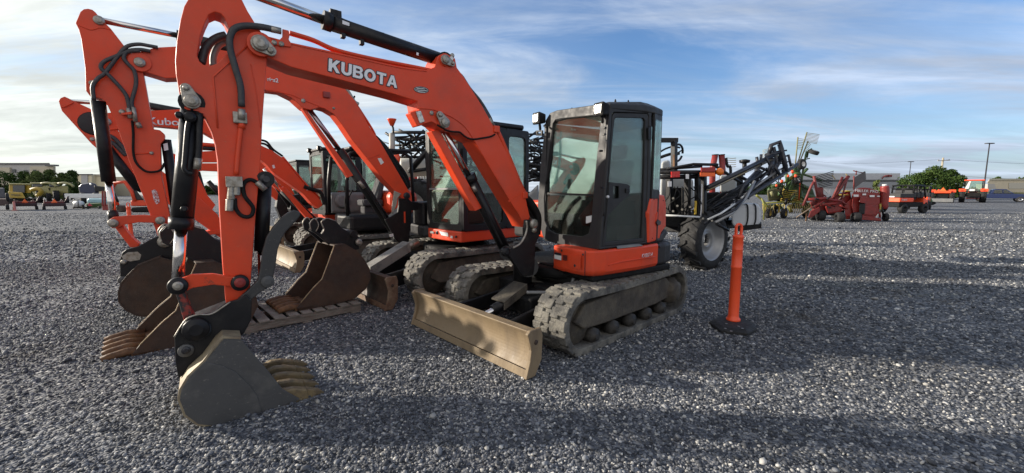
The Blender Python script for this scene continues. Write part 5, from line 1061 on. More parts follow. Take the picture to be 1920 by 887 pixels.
# ---- red forage blower
o = G(1625, 414); fb = thing('forage_blower', o, 'red forage blower with a fat upright chute and white lettering', 'blower')
Yb = 21.6
top = [(1599, 362), (1602, 357), (1610, 353), (1620, 351.5), (1632, 353), (1642, 356.5), (1649, 361)]
body = slabbox(top + [(1650, 376), (1648, 398), (1644, 404), (1640, 408), (1600, 404), (1597, 385)], Yb, .7, RED, 'body', fb, .04)
txt = 'MILLER PRO'; pa, pb = at(1602.5, 359.5, Yb - .02), at(1643.5, 361.5, Yb - .02)
text('lettering', txt, pa, pb - pa, UP, .135, SIL, body, .012, .0, sx=1.22)
for (x0, x1, y0, y1) in ((1601, 1610, 365, 369), (1631, 1640, 366, 369.5), (1617.5, 1624, 363, 366), (1616, 1621.5, 372, 375), (1645, 1650, 367, 369), (1611.5, 1623.5, 376.5, 378.5)): plate([(x0, y0), (x1, y0), (x1, y1), (x0, y1)], Yb - .05, .03, SIL, 'sticker', body)
slabbox([(1613, 369), (1625, 369), (1623, 382), (1611, 380)], Yb - .25, .3, RED, 'gear_housing', body, .03)
slabbox([(1612, 380), (1623, 381), (1621, 402), (1610, 402)], Yb - .15, .3, BK, 'driveshaft_guard', fb, .05)
slabbox([(1610, 386), (1648, 384), (1642, 404), (1612, 404)], Yb - .05, .3, RED, 'fan_skirt', fb, .05)
ch = MB().tube(dl_([(1656.5, 392), (1657.5, 375), (1659, 360), (1658.5, 349)], Yb + .1), [.16, .19, .2, .2, .2, .2, .2, .2, .2, .2, .2, .2, .19, .19, .18, .18], 14).build('chute', RED, fb)
MB().cyl(at(1658.5, 349, Yb + .1), at(1658.5, 345.5, Yb + .1), .10, n=12).build('chute_cap', WHT, ch)
slabbox([(1596, 372), (1600, 360), (1600, 404), (1585, 408), (1583, 384)], Yb + .1, .6, RED, 'feed_table', fb, .04)
plate([(1649.5, 382), (1653, 382), (1652.5, 393), (1649.5, 392)], Yb - .05, .02, YEL, 'warning_label', fb)
slabbox([(1582, 404), (1610, 403), (1652, 410), (1652, 414.5), (1612, 412), (1582, 411)], Yb - .1, .4, RED, 'base_frame', fb, .02)
for (L, r) in (([(1649, 398), (1650, 408)], .05), ([(1654, 388), (1656, 404)], .04)): MB().tube(dl_(L, Yb), r, 6, False).build('strut', RED if r > .045 else BK, fb)
for (x, y, r, Y) in ((1605, 408, .28, Yb - .4), (1660.5, 407.5, .22, Yb)): wheel(at(x, y, Y), V((.95, -.3, 0)), r, .34 if r > .25 else .16, fb, BK, .5)
for (x, y) in ((1588, 360), (1580, 367)): MB().lathe(at(x, y, Yb + .2), UP, [(.02, 0), (.25, .03), (.26, .06), (.02, .08)], 12).build('cover_plate', YEL, fb)
# ---- orange utility vehicles (side and tail seen)
def utv(o, ang, label):
    F = Frame(o, ang); r = thing('utility_vehicle', o, label, 'utility vehicle', 'orange utility vehicles')
    m = MB(); m.bx(F, -1.45, -.1, -.75, .75, .82, 1.12); bd = m.build('cargo_bed', ORL, r, .04)
    a = F(-1.456, .62, .93); text('lettering', 'Kubota', a, -F.l, UP, .12, SIL, bd, .012, .01)
    a = F(-1.25, -.756, .93); text('lettering', 'Kubota', F(-1.3, -.756, .93), F.f, UP, .12, SIL, bd, .012, .01)
    m = MB(); m.bx(F, -1.4, 1.4, -.7, .7, .45, .80); m.build('chassis', BKM, r, .05)
    m = MB(); m.bx(F, -.1, .95, -.72, .72, 1.12, 1.50); m.build('rear_panel', DK, r, .05)
    m = MB(); m.prism([F(.95, -.72, .6), F(1.5, -.66, .6), F(1.5, -.66, .95), F(.95, -.72, 1.15)], F.l * 1.4); m.build('front_hood', ORL, r, .06)
    m = MB(); m.bx(F, -1.46, -.08, -.77, .77, 1.13, 1.42); m.build('bed_wall', DK, r, .03)
    P_ = MB().prism([F(-1.47, -.4, 1.16), F(-1.47, .2, 1.16), F(-1.47, .2, 1.24), F(-1.47, -.4, 1.24)], -F.f * .01).build('plate', SIL, r)
    for y in (-.68, .68): MB().tube([F(-.1, y, 1.45), F(-.05, y, 1.95), F(.4, y, 2.02), F(.9, y, 1.95), F(1.15, y, 1.1)], .055, 6, False).build('roll_bar', BK, r)
    m = MB(); m.bx(F, -.15, .95, -.72, .72, 2.0, 2.06); m.build('canopy', BK, r, .03)
    for y in (-.66, 0, .66): MB().bar(F(-.12, y, 1.45), F(-.1, y, 2.0), .05).build('rear_screen_bar', BK, r)
    for x in (.2, .6): MB().tube([F(x, -.7, 1.1), F(x, -.7, 2.0)], .04, 6).build('side_bar', BK, r)
    MB().tube([F(-.1, -.68, 1.75), F(-.1, .68, 1.75)], .05).build('roll_bar', BK, r)
    m = MB(); m.bx(F, .0, .5, -.55, .55, 1.0, 1.2); m.bx(F, -.02, .1, -.55, .55, 1.2, 1.72); m.build('seat', REDL if 0 else SEATM, r, .05)
    for x in (-.95, 1.05):
        for y in (-.66, .66): wheel(F(x, y, .34), F.l, .34, .30, r, BK, .5)
    return r
u1 = utv(G(1690, 399), radians(14), 'orange utility vehicle with black canopy directly behind the red blower')
dup(u1, G(1718, 393), radians(26), 'second orange utility vehicle, half hidden behind the first')
# ---- green mower deck
o = G(1742, 386); mw = thing('mower_deck', o, 'low green and yellow rotary mower on the gravel', 'mower')
slabbox([(1722, 377), (1724, 371), (1740, 370), (1746, 372), (1750, 378)], 43, 1.8, mat('bright_green', (.05, .28, .035), .45), 'deck', mw, .1)
slabbox([(1724, 379), (1737, 378), (1738, 383), (1726, 383)], 42.6, .3, YEL, 'deck_edge', mw, .05); slabbox([(1722, 382), (1752, 378), (1756, 381), (1750, 384.5), (1722, 385)], 43, 1.2, BKM, 'skid', mw, .04)
slabbox([(1741, 373), (1747, 372), (1749, 379), (1741, 380)], 42.5, .5, GRN, 'gearbox', mw, .08)
# ---- orange tractors seen from behind
def tractor(o, ang, cab, label, s=1.18):
    F = Frame(V((0, 0, 0)), 0); r = thing('tractor', (0, 0, 0), label, 'tractor', 'orange tractors')
    for y in (-.88, .88):
        wheel(F(-.1, y, .78), F.l, .78, .46, r, ORL if not cab else BK, .55, 18)
        wheel(F(2.0, y * .85, .5), F.l, .5, .32, r, ORL, .55, 14)
        m = MB(); m.prism([F(-.75, y - .3, 1.32), F(-.5, y - .3, 1.66), F(.35, y - .3, 1.66), F(.5, y - .3, 1.4), F(.35, y - .3, 1.45), F(-.45, y - .3, 1.45)], F.l * .6); fe = m.build('fender', ORL, r, .03)
        MB().box(F(-.7, y, 1.45), F.f * .04, F.l * .16, UP * .1).build('tail_lamp', REDL, fe)
    m = MB(); m.bx(F, -.55, 2.3, -.36, .36, .55, 1.15); m.build('chassis', BKM, r, .05)
    m = MB(); m.prism([F(.9, -.36, 1.1), F(2.45, -.32, 1.05), F(2.5, -.32, 1.45), F(.9, -.38, 1.7)], F.l * .7); m.build('bonnet', ORL, r, .08, seg=3)
    m = MB(); m.bx(F, -.85, -.5, -.5, .5, .55, .75); m.build('hitch', BK, r, .02)
    for y in (-.4, .4): MB().tube([F(-.5, y, .7), F(-1.0, y * .9, .5)], .05).build('lift_arm', BK, r)
    MB().bar(F(-.56, -.6, .95), F(-.56, .6, .95), .5, .1, F.f).build('rear_housing', BKM, r, .04)
    if cab:
        for x in (-.45, .85):
            for y in (-.72, .72): MB().bar(F(x, y, 1.3), F(x * .95, y * .95, 2.6), .07, .07).build('cab_post', BK, r)
        m = MB(); m.bx(F, -.47, .87, -.74, .74, 1.3, 1.36); m.build('cab_floor', BK, r)
        m = MB(); m.bx(F, -.62, .98, -.82, .82, 2.6, 2.74); m.build('roof', ORL, r, .05, seg=3)
        for x in (-.46, .86): MB().box(F(x, 0, 1.98), F.f * .008, F.l * 1.4, UP * 1.22).build('window', GL, r)
        for y in (-.73, .73): MB().box(F(.2, y, 1.98), F.f * 1.26, F.l * .008, UP * 1.22).build('window', GL, r)
        MB().prism([F(-.50, .70, 1.65), F(-.50, .42, 2.55), F(-.50, .28, 2.55), F(-.50, .40, 1.65)], -F.f * .01).build('sticker', WHT, r)
        MB().box(F(-.6, .1, 1.5), F.f * .03, F.l * .42, UP * .22).build('number_plate', WHT, r)
        MB().box(F(-.7, 0, .5), F.f * .2, F.l * 1.1, UP * .14).build('drawbar', RED, r, .03)
    else:
        MB().prism([F(-.78, .28, 1.5), F(-.78, -.28, 1.5), F(-.78, 0, 1.95)], -F.f * .02).build('warning_triangle', mat('triangle_orange', (.9, .15, .03), .5), r)
        m = MB(); m.bx(F, -.55, -.1, -.25, .25, 1.35, 1.75); m.build('seat', SEATM, r, .06)
        for y in (-.62, .62): MB().tube([F(-.5, y, 1.2), F(-.5, y, 2.0)], .035).build('roll_bar', BK, r)
        MB().box(F(-.8, 0, 1.35), F.f * .1, F.l * 1.5, UP * .3).build('rear_panel', ORL, r, .04)
        MB().box(F(-1.2, 0, .3), F.f * .5, F.l * 1.9, UP * .45).build('box_blade', GRY, r, .03)
    r.location = V(o); r.rotation_euler = (0, 0, ang); r.scale = (s, s, s); return r
t2 = tractor(G(1822, 379.6), radians(42), True, 'orange tractor with glazed cab and white window sticker, rear end towards us')
t1 = tractor(G(1764, 379.6), radians(48), False, 'open orange tractor with warning triangle in front of the big tree', 1.1)
# ---- blue pickup
FPk = Frame(G(1872, 378.3), radians(-42)); NB = mat('navy_paint', (.012, .022, .075), .25, .1, coat=.6)
pk = thing('pickup_truck', FPk.o, 'dark blue pickup truck parked beside the cabbed tractor', 'pickup truck')
def prof(F, L, y0, y1): return [F(x, y0, z) for x, z in L], F.l * (y1 - y0)
s_ = 1.05
q, w_ = prof(FPk, [(-3.0 , .55), (-3.0, 1.15), (-1.0, 1.2), (1.3, 1.2), (2.75, 1.1), (2.95, .9), (2.95, .5)], -1.0, 1.0); body = MB().prism(q, w_).build('body', NB, pk, .08, seg=3)
q, w_ = prof(FPk, [(-1.0, 1.2), (-.85, 1.85), (-.5, 1.93), (.5, 1.92), (1.35, 1.22)], -.88, .88); MB().prism(q, w_).build('cab', NB, pk, .08, seg=3)
for y in (-.89, .89):
    q, w_ = prof(FPk, [(-.75, 1.28), (-.65, 1.78), (.1, 1.8), (.15, 1.28)], y, y + (.012 if y > 0 else -.012)); MB().prism(q, w_).build('side_window', GLD, pk)
    q, w_ = prof(FPk, [(.25, 1.28), (.22, 1.8), (.5, 1.8), (1.05, 1.28)], y, y + (.012 if y > 0 else -.012)); MB().prism(q, w_).build('side_window', GLD, pk)
MB().box(FPk(2.98, 0, .62), FPk.f * .14, FPk.l * 1.95, UP * .22).build('bumper', CHR, pk, .04)
for y in (-.75, .75): MB().box(FPk(2.92, y, .95), FPk.f * .1, FPk.l * .4, UP * .2).build('headlight', LGT, body, .03)
for x in (-1.85, 1.95):
    for y in (-.92, .92): wheel(FPk(x, y, .40), FPk.l, .40, .26, pk, CHR, .62)
# ================================================================== trees, poles, buildings
LEAFS = [mat('leaf_dark', (.034, .062, .018), .8, 0, (.05, .085, .024), 1.5, spec=.05), mat('leaf_mid', (.055, .088, .024), .8, 0, (.07, .10, .03), 1.5, spec=.05), mat('leaf_light', (.095, .125, .04), .8, 0, (.12, .14, .05), 1.5, spec=.05)]
BARK = mat('bark', (.07, .055, .04), .9, 0, (.04, .03, .025), 8)
def tree(o, h, w, label, leaf=1, n=2600, ls=.30, trunk=.18, kind='broadleaf_tree', group='trees at the edge of the yard', low=.16, clumps=16, wispy=0.):
    o = V(o); r = thing(kind, o, label, 'tree', group); rnd = np.random.default_rng(int(abs(o.x * 13 + o.y * 7)) + 3)
    m = MB(); m.tube([o, o + V((.05 * h * rnd.normal() * .3, 0, h * .3)), o + V((0, 0, h * .75))], [h * .03, h * .026, h * .024, h * .02, h * .018, h * .016, h * .014, h * .012, h * .01, h * .008, h * .006], 8)
    C = []
    for k in range(clumps):
        t = low + (1 - low) * (k + .5) / clumps; rad = w / 2 * sin(pi * min(.94, max(.12, (t - low * .6) / (1.08 - low * .6)))) ** .7
        a = rnd.uniform(0, 2 * pi); rr = rad * rnd.uniform(.35, .85); C.append((o + V((rr * cos(a), rr * sin(a), t * h * .93)), w * rnd.uniform(.16, .26)))
        if k % 2 == 0: m.tube([o + V((0, 0, h * (.2 + .45 * t * .8))), o + V((rr * .5 * cos(a), rr * .5 * sin(a), t * h * .8)), C[-1][0]], [h * .010, h * .009, h * .008, h * .007, h * .006, h * .005, h * .005, h * .004, h * .003, h * .002, h * .001], 5)
    m.build('trunk', BARK, r)
    P = []
    for i in range(n):
        c, s = C[rnd.integers(len(C))]; d = rnd.normal(size=3); d /= np.linalg.norm(d); q = s * rnd.uniform(.35, 1.15) ** .6
        P.append((c.x + d[0] * q, c.y + d[1] * q, c.z + d[2] * q * .8))
    P = np.array(P); P[:, 2] = np.maximum(P[:, 2], o.z + h * low * .5)
    a1 = rnd.normal(size=(n, 3)); a1 /= np.linalg.norm(a1, axis=1)[:, None]; b1 = rnd.normal(size=(n, 3)); b1 -= a1 * (a1 * b1).sum(1)[:, None]; b1 /= np.linalg.norm(b1, axis=1)[:, None]
    sz = ls * rnd.uniform(.6, 1.4, n)[:, None]
    vv = np.stack([P - a1 * sz * .5, P + b1 * sz * .35, P + a1 * sz * .5, P - b1 * sz * .35], 1).reshape(-1, 3) - np.array(o)
    for j in range(2):
        sel = np.arange(n)[(np.arange(n) % 3 == 0) if j else (np.arange(n) % 3 != 0)]; me = bpy.data.meshes.new('crown'); v = vv.reshape(n, 4, 3)[sel].reshape(-1, 3); k = len(sel)
        me.vertices.add(k * 4); me.vertices.foreach_set('co', v.reshape(-1).astype(np.float32)); me.loops.add(k * 4); me.loops.foreach_set('vertex_index', np.arange(k * 4, dtype=np.int32)); me.polygons.add(k); me.polygons.foreach_set('loop_start', (np.arange(k) * 4).astype(np.int32)); me.update(calc_edges=True)
        me.materials.append(LEAFS[min(2, leaf + j)]); ob = bpy.data.objects.new('crown', me); COL.objects.link(ob); ob.parent = r; ORG[ob.name] = o
    return r
def tpx(x, yb, yt, wpx, Y, label, **k):
    o = D(x, 358.7, Y); o.z = 0; h = HC + (358.7 - yt) * Y / FPX; return tree(o, h, wpx * Y / FPX, label, **k)
tpx(1738, 0, 318, 76, 78, 'big dark green tree left of the utility pole', leaf=0, n=15000, ls=.26, clumps=22, low=.08)
tpx(1782, 0, 319, 44, 82, 'dark green tree right behind the utility pole', leaf=0, n=9000, ls=.26, clumps=16, low=.08)
tpx(1694, 0, 336, 26, 88, 'low dark bush left of the big tree', leaf=0, n=1200, ls=.4, low=.05)
tpx(1646, 0, 336, 18, 60, 'small pale green sapling before the grey building', leaf=2, n=700, ls=.26, low=.3)
tpx(1866, 0, 332, 20, 160, 'round dark tree behind the tan building roof', leaf=0, n=900, ls=.8); tpx(1912, 0, 332, 22, 165, 'round dark tree at the far right behind the tan building', leaf=0, n=900, ls=.8)
for (x, yt, w_, Y, lf, lb) in ((10, 322, 46, 74, 0, 'dark green tree at the left edge before the long building'), (42, 322, 40, 76, 1, 'mid green tree at the centre of the long building'), (66, 321, 36, 74, 2, 'pale green tree at the middle of the left hand tree line'), (88, 318, 34, 76, 1, 'yellowish green tree at the corner of the long building'), (116, 324, 30, 72, 1, 'low green tree between the long building and the stucco one'), (133, 319, 34, 78, 0, 'spiky dark tree left of the stucco building'), (548, 330, 60, 95, 1, 'green trees seen past the glass cab'), (622, 320, 50, 95, 1, 'tall green tree seen through the cab windows')):
    tpx(x, 0, yt, w_, Y, lb, leaf=lf, n=4200, ls=.26, low=.12)
# ---- poles
def pole(x, yt, Y, label, head=True):
    o = D(x, 358.7, Y); o.z = 0; h = HC + (358.7 - yt) * Y / FPX
    r = thing('light_pole', o, label, 'light pole', 'yard light poles')
    MB().lathe(o, UP, [(.22, 0), (.22, .8), (.10, .82), (.07, h)], 10).build('pole', mat('bronze_metal', (.035, .032, .032), .5), r)
    hd = MB(); hd.prism([o + V((-.62, -.2, h)), o + V((-.1, -.2, h + .02)), o + V((-.1, .2, h + .02)), o + V((-.62, .2, h))], (0, 0, .14)); hd.build('lamp_head', MATS['bronze_metal'], r, .03)
    hd = MB(); hd.prism([o + V((.1, -.2, h + .02)), o + V((.62, -.2, h)), o + V((.62, .2, h)), o + V((.1, .2, h + .02))], (0, 0, .14)); hd.build('lamp_head', MATS['bronze_metal'], r, .03)
    MB().tube([o + V((-.2, 0, h + .05)), o + V((.2, 0, h + .05))], .05).build('lamp_arm', MATS['bronze_metal'], r); return r
pole(1844, 272, 66, 'tall dark light pole right behind the cabbed tractor'); pole(1702, 305, 98, 'thin dark light pole left of the big tree')
o = D(1761, 358.7, 80); o.z = 0; h = HC + (358.7 - 297) * 80 / FPX
up_ = thing('utility_pole', o, 'pale wooden utility pole with a crossarm in front of the tree', 'utility pole')
MB().lathe(o, UP, [(.22, 0), (.14, h)], 10).build('pole', mat('pale_pole_wood', (.34, .30, .22), .8), up_)
MB().bar(o + V((-1.1, -.1, h - .6)), o + V((1.3, -.1, h - .5)), .1, .12).build('crossarm', MATS['pale_pole_wood'], up_)
for x in (-.9, .1, 1.1): MB().lathe(o + V((x, -.1, h - .48)), UP, [(.05, 0), (.07, .1), (.03, .2)], 8).build('insulator', GRY, up_)
for k, (zz, dy) in enumerate(((h - .4, 6), (h - 3.4, 4))):
    a = o + V((.4, -.1, zz)); b = D(2100, 300 + 30 * k, 90); MB().tube([a, (a + b) / 2 - V((0, 0, .8)), b], .02, 4).build('wire', BK, up_)
a = o + V((-.9, -.1, h - .4)); b = D(1500, 300, 140); MB().tube([a, (a + b) / 2 - V((0, 0, 1.0)), b], .02, 4).build('wire', BK, up_)
# ---- buildings
def block(name, x0, x1, yt, Y, dep, label, m_, cat='building', trim=None, yt2=None):
    a, b = D(x0, 358.7, Y), D(x1, 358.7, Y); a.z = b.z = -.3; h = HC + (358.7 - yt) * Y / FPX
    r = thing(name, (a + b) / 2, label, cat)
    ea, eb = V((a.x / a.y * dep, dep, 0)), V((b.x / b.y * dep, dep, 0))
    w_ = MB().prism([a, b, b + eb, a + ea], (0, 0, h + .3)).build('wall', m_, r)
    if trim: m = MB(); m.prism([a + V((-.3, -.3, h + .3)), b + V((.3, -.3, h + .3)), b + eb + V((.3, .3, h + .3)), a + ea + V((-.3, .3, h + .3))], (0, 0, .5)); m.build('parapet', trim, r)
    return r
def on(r, L, Y, m_, name, th=.12):
    return MB().prism(dl_(L, Y - th), V((0, th - .01, 0))).build(name, m_, r)
MTL = mat('grey_cladding', (.40, .41, .43), .5, 0, (.44, .45, .46), .3, .4, .6); DGR = mat('dark_glazing', (.03, .035, .04), .15)
STU = mat('grey_stucco', (.40, .385, .37), .8, 0, (.44, .42, .39), .4); TAN = mat('tan_block', (.58, .51, .38), .8, 0, (.52, .46, .35), .3); CREAM = mat('cream_stucco', (.62, .55, .38), .8)
b1 = block('warehouse', 1500, 1684.5, 325.5, 105, 30, 'long low grey building with red script lettering on its upper band', MTL)
on(b1, [(1500, 337), (1684, 337), (1684, 341), (1500, 341)], 105, DGR, 'window_band'); on(b1, [(1500, 341.5), (1684, 341.5), (1684, 352), (1500, 352)], 105, mat('lower_cladding', (.24, .25, .26), .5), 'lower_wall', .3)
m = MB(); m.tube(dl_([(1654, 335), (1657, 331.5), (1661, 329.5), (1666, 329), (1672, 328.8)], 104.7), .13, 6); lo = m.build('script_sign', RED, b1)
MB().tube(dl_([(1659, 331), (1660.5, 329.5), (1661, 331.5), (1662.5, 329.6), (1663, 331.5), (1664.5, 330), (1665, 331.5), (1666, 328), (1666.5, 331.5), (1668.5, 330), (1667.5, 331), (1669, 331.5), (1670.5, 330), (1671.5, 331.5), (1672, 329.6)], 104.6), .10, 5, False).build('script_letters', RED, lo)
b2_ = block('warehouse', 1852, 2060, 338.5, 120, 40, 'low tan flat roofed building at the right edge behind the pickup', TAN, trim=mat('tan_trim', (.44, .41, .33), .7))
on(b2_, [(1892, 343), (1935, 343), (1935, 354), (1892, 354)], 120, mat('beige_door', (.48, .45, .38), .7), 'loading_door')
on(b2_, [(1852, 345), (1865, 345), (1868, 355), (1852, 355)], 120, STU, 'side_wing', 3.0)
m = MB(); o1 = D(1845, 358.7, 112); o2 = D(2100, 358.7, 112); m.prism([V((o1.x, 112, 0)), V((o2.x, 112, 0)), V((o2.x, 119, 1.3)), V((o1.x, 119, 1.3))], (0, 0, .05)); bk_ = m.build('grass_bank', mat('dry_grass', (.12, .11, .045), .9, 0, (.09, .10, .035), .5)); tag(bk_, 'grassy bank', 'ground', kind='structure')
b3 = block('hotel', -170, 99.5, 309.5, 130, 30, 'long grey and tan flat roofed building above the trees on the left', STU, trim=mat('roof_trim', (.12, .115, .115), .6))
on(b3, [(56, 312), (99, 312), (99.5, 350), (56, 350)], 130, mat('tan_stucco', (.50, .44, .33), .8), 'tan_bay', .8); on(b3, [(-20, 314), (18, 314), (18, 350), (-20, 350)], 130, MATS['tan_stucco'], 'tan_bay', .5)
on(b3, [(84, 308.5), (101.5, 308.5), (101.5, 311.5), (84, 311.5)], 130, MATS['roof_trim'], 'cornice', 1.4)
for (x, y) in ((25.5, 320.5), (47.5, 322), (64.5, 321), (6, 322)): on(b3, [(x - 3, y - 3), (x + 3, y - 3), (x + 3, y + 3), (x - 3, y + 3)], 128.6 if x > 55 else 129.8, DGR, 'window')
b4 = block('shop', 146, 200, 330.5, 125, 25, 'cream stucco shop with a grey gabled entrance between trees and excavator', CREAM, trim=mat('shop_trim', (.38, .34, .26), .7))
on(b4, [(147, 326.5), (172, 326.5), (172, 354), (147, 354)], 125, CREAM, 'entrance_tower', 1.2); on(b4, [(152, 327.5), (164, 327.5), (164, 352), (152, 352)], 123.7, STU, 'entrance_recess'); on(b4, [(147, 326), (172, 326), (172, 328), (147, 328)], 123.7, MATS['roof_trim'], 'cornice', .3)
b5 = block('shop', 196, 330, 332, 140, 25, 'plain tan building end seen past the excavator arms', TAN)
# far hedge line closing the horizon
for (x0, x1, yt, Y, lb) in ((-120, 700, 345, 180, 'hazy far row of trees on the left horizon'), (1380, 2150, 347, 190, 'hazy far row of trees on the right horizon')):
    n = 9000; X = RNG.uniform((x0 - 960) / FPX * Y, (x1 - 960) / FPX * Y, n); hh = HC + (358.7 - yt) * Y / FPX
    top = hh * (.72 + .28 * np.sin(X * .17) * np.sin(X * .061 + 1)); Z = RNG.uniform(0, 1, n) ** .7 * top; Yy = Y + RNG.uniform(-3, 3, n)
    P = np.stack([X, Yy, Z], 1); a1 = RNG.normal(size=(n, 3)) * .7; b1_ = RNG.normal(size=(n, 3)) * .7
    vv = np.stack([P - a1, P + b1_, P + a1, P - b1_], 1).reshape(-1, 3); me = bpy.data.meshes.new('far_trees'); me.vertices.add(n * 4); me.vertices.foreach_set('co', vv.reshape(-1).astype(np.float32)); me.loops.add(n * 4); me.loops.foreach_set('vertex_index', np.arange(n * 4, dtype=np.int32)); me.polygons.add(n); me.polygons.foreach_set('loop_start', (np.arange(n) * 4).astype(np.int32)); me.update(calc_edges=True); me.materials.append(LEAFS[0])
    ob = bpy.data.objects.new('far_trees', me); COL.objects.link(ob); tag(ob, lb, 'trees', kind='stuff')
# ================================================================== machinery on the left
YL = 36.0
YLW = mat('machine_yellow', (.36, .24, .02), .5, 0, (.26, .18, .025), 4)
PYL = mat('pale_yellow_paint', (.30, .28, .11), .5, 0, (.22, .21, .10), 3)
o = D(38, 358.7, 50); o.z = 0
ld = thing('excavator', o, 'yellow excavator with a dark cab, far left behind the mowers', 'excavator')
slabbox([(15, 359), (42, 361), (48, 372), (18, 371)], 50, 2.0, YLW, 'engine_cover', ld, .08)
slabbox([(17, 346), (58, 346), (58, 362), (46, 362), (46, 349), (24, 349), (24, 362), (17, 362)], 50.5, 1.8, YLW, 'cab', ld, .05)
plate([(24, 347.5), (46, 347.5), (46, 361), (24, 361)], 50.3, .05, DGR, 'cab_window', ld); slabbox([(16, 343.5), (58, 344.5), (58, 346.5), (16, 346)], 50.2, 2.0, PYL, 'roof', ld, .05)
MB().tube(dl_([(60, 356), (70, 354), (78, 358), (71, 368)], 50), .24, 8).build('boom', YLW, ld)
slabbox([(14, 371), (68, 372), (70, 384), (16, 384)], 51, 2.2, BKM, 'track', ld, .15); plate([(21, 364.5), (36, 365), (36, 366.5), (21, 366)], 49.8, .05, INK, 'vent', ld)
# forage harvesters
def harvester(x, label):
    o = D(x, 358.7, 56); o.z = 0; r = thing('forage_harvester', o, label, 'harvester', 'pale yellow harvesters')
    slabbox([(x - 20, 352), (x - 2, 349), (x + 14, 348), (x + 20, 350), (x + 20, 366), (x - 10, 368)], 56, 2.4, PYL, 'body', r, .1)
    slabbox([(x - 16, 345), (x + 2, 345), (x + 4, 350), (x - 16, 351)], 55.9, 2.2, DGR, 'cab', r, .1); slabbox([(x - 20, 342), (x + 2, 342), (x + 4, 344.5), (x - 19, 345)], 55.8, 2.4, PYL, 'cab_roof', r, .05)
    MB().tube(dl_([(x + 2, 344), (x + 14, 343), (x + 25, 346), (x + 30, 350)], 55.5), .15, 8).build('spout', PYL, r)
    wheel(D(x - 2, 370, 55.6), V((.64, .77, 0)), .9, .6, r, YLW, .5, 16); wheel(D(x + 16, 372, 55.6), V((.64, .77, 0)), .7, .5, r, YLW, .5, 14); return r
harvester(76, 'pale yellow forage harvester next to the yellow excavator'); harvester(108, 'pale yellow forage harvester next to the dark blue machine')
# dark blue machine
o = D(166, 358.7, 50); o.z = 0; db = thing('baler', o, 'dark blue baler above the white beam on the left', 'baler')
slabbox([(147, 350), (152, 345), (170, 342), (178, 344), (184, 350), (186, 364), (150, 366)], 50, 2.2, mat('deep_blue', (.012, .018, .055), .35), 'body', db, .12)
slabbox([(176, 348), (196, 350), (196, 358), (178, 360)], 49.8, 1.5, BK, 'pickup', db, .1); MB().lathe(D(171, 345.5, 49.7), -V((0, 1, 0)), [(.1, 0), (.14, .05), (.02, .08)], 10).build('emblem', WHT, db)
wheel(D(156, 372, 49.8), V((.64, .77, 0)), .7, .5, db, YLW, .5); wheel(D(180, 372, 49.8), V((.64, .77, 0)), .7, .5, db, YLW, .5)
# mowers with warning triangles
def mower(x, y, label):
    o = G(x, y); F = Frame(o, radians(130)); r = thing('finishing_mower', o, label, 'mower', 'dark mowers with orange triangles')
    R_ = V((o.x, o.y, 0)).normalized(); X = V((R_.y, -R_.x, 0))
    def q(a, b, c): return o + X * a + R_ * b + UP * c
    m = MB(); m.box(q(0, 0, .42), X * 1.35, R_ * .8, UP * .26); m.build('deck', mat('dark_maroon', (.035, .014, .015), .6), r, .05)
    m = MB(); m.box(q(0, 0, .62), X * 1.2, R_ * .5, UP * .2); m.build('frame', mat('dull_red', (.10, .022, .02), .6), r, .04)
    MB().tube([q(.6, .1, .5), q(.9, .1, 1.15)], .06).build('lift_arm', MATS['dark_maroon'], r)
    for (a, b, c) in ((-.5, -.55, .9), (.3, .5, .85), (-.3, -.4, .8), (.45, .55, .78)): MB().tube([q(a, .1, .6), q(b, .1, c)], .04).build('lever', MATS['dull_red'], r)
    MB().prism([q(-.18, -.5, .62), q(.18, -.5, .62), q(0, -.5, .95)], R_ * .02).build('warning_triangle', mat('triangle_orange', (.9, .15, .03), .5), r)
    for sx_ in (-.62, .62): wheel(q(sx_, -.25, .15), X, .15, .2, r, GRY, .45)
    return r
mw1 = mower(48.5, 393, 'dark mower with orange triangle in front of the yellow excavator')
o2 = G(103, 393); dup(mw1, o2, None, 'dark mower with orange triangle beside the white tank')
o = G(7, 394); bw = thing('trailer', o, 'dark machine cut by the left edge beside the pink post', 'trailer')
slabbox([(-30, 372), (17, 372), (17, 386), (-30, 386)], 33.5, 1.6, MATS['dark_maroon'], 'body', bw, .1); slabbox([(-30, 352), (8, 352), (10, 372), (-30, 372)], 34, 1.6, mat('blue_grey', (.03, .035, .055), .4), 'engine', bw, .08)
wheel(D(14, 370, 33.3), V((.64, .77, 0)), .35, .2, bw, GRY, .5); wheel(D(14, 388.5, 33.3), V((.64, .77, 0)), .22, .2, bw, GRY, .5)
o = G(28, 395); tc_ = thing('barrier_post', o, 'faded pink plastic post beside the left mower', 'marker post')
MB().lathe(o, UP, [(.2, 0), (.2, .04), (.08, .06), (.07, .75), (.03, .78)], 12).build('post', mat('faded_pink', (.45, .16, .13), .6), tc_)
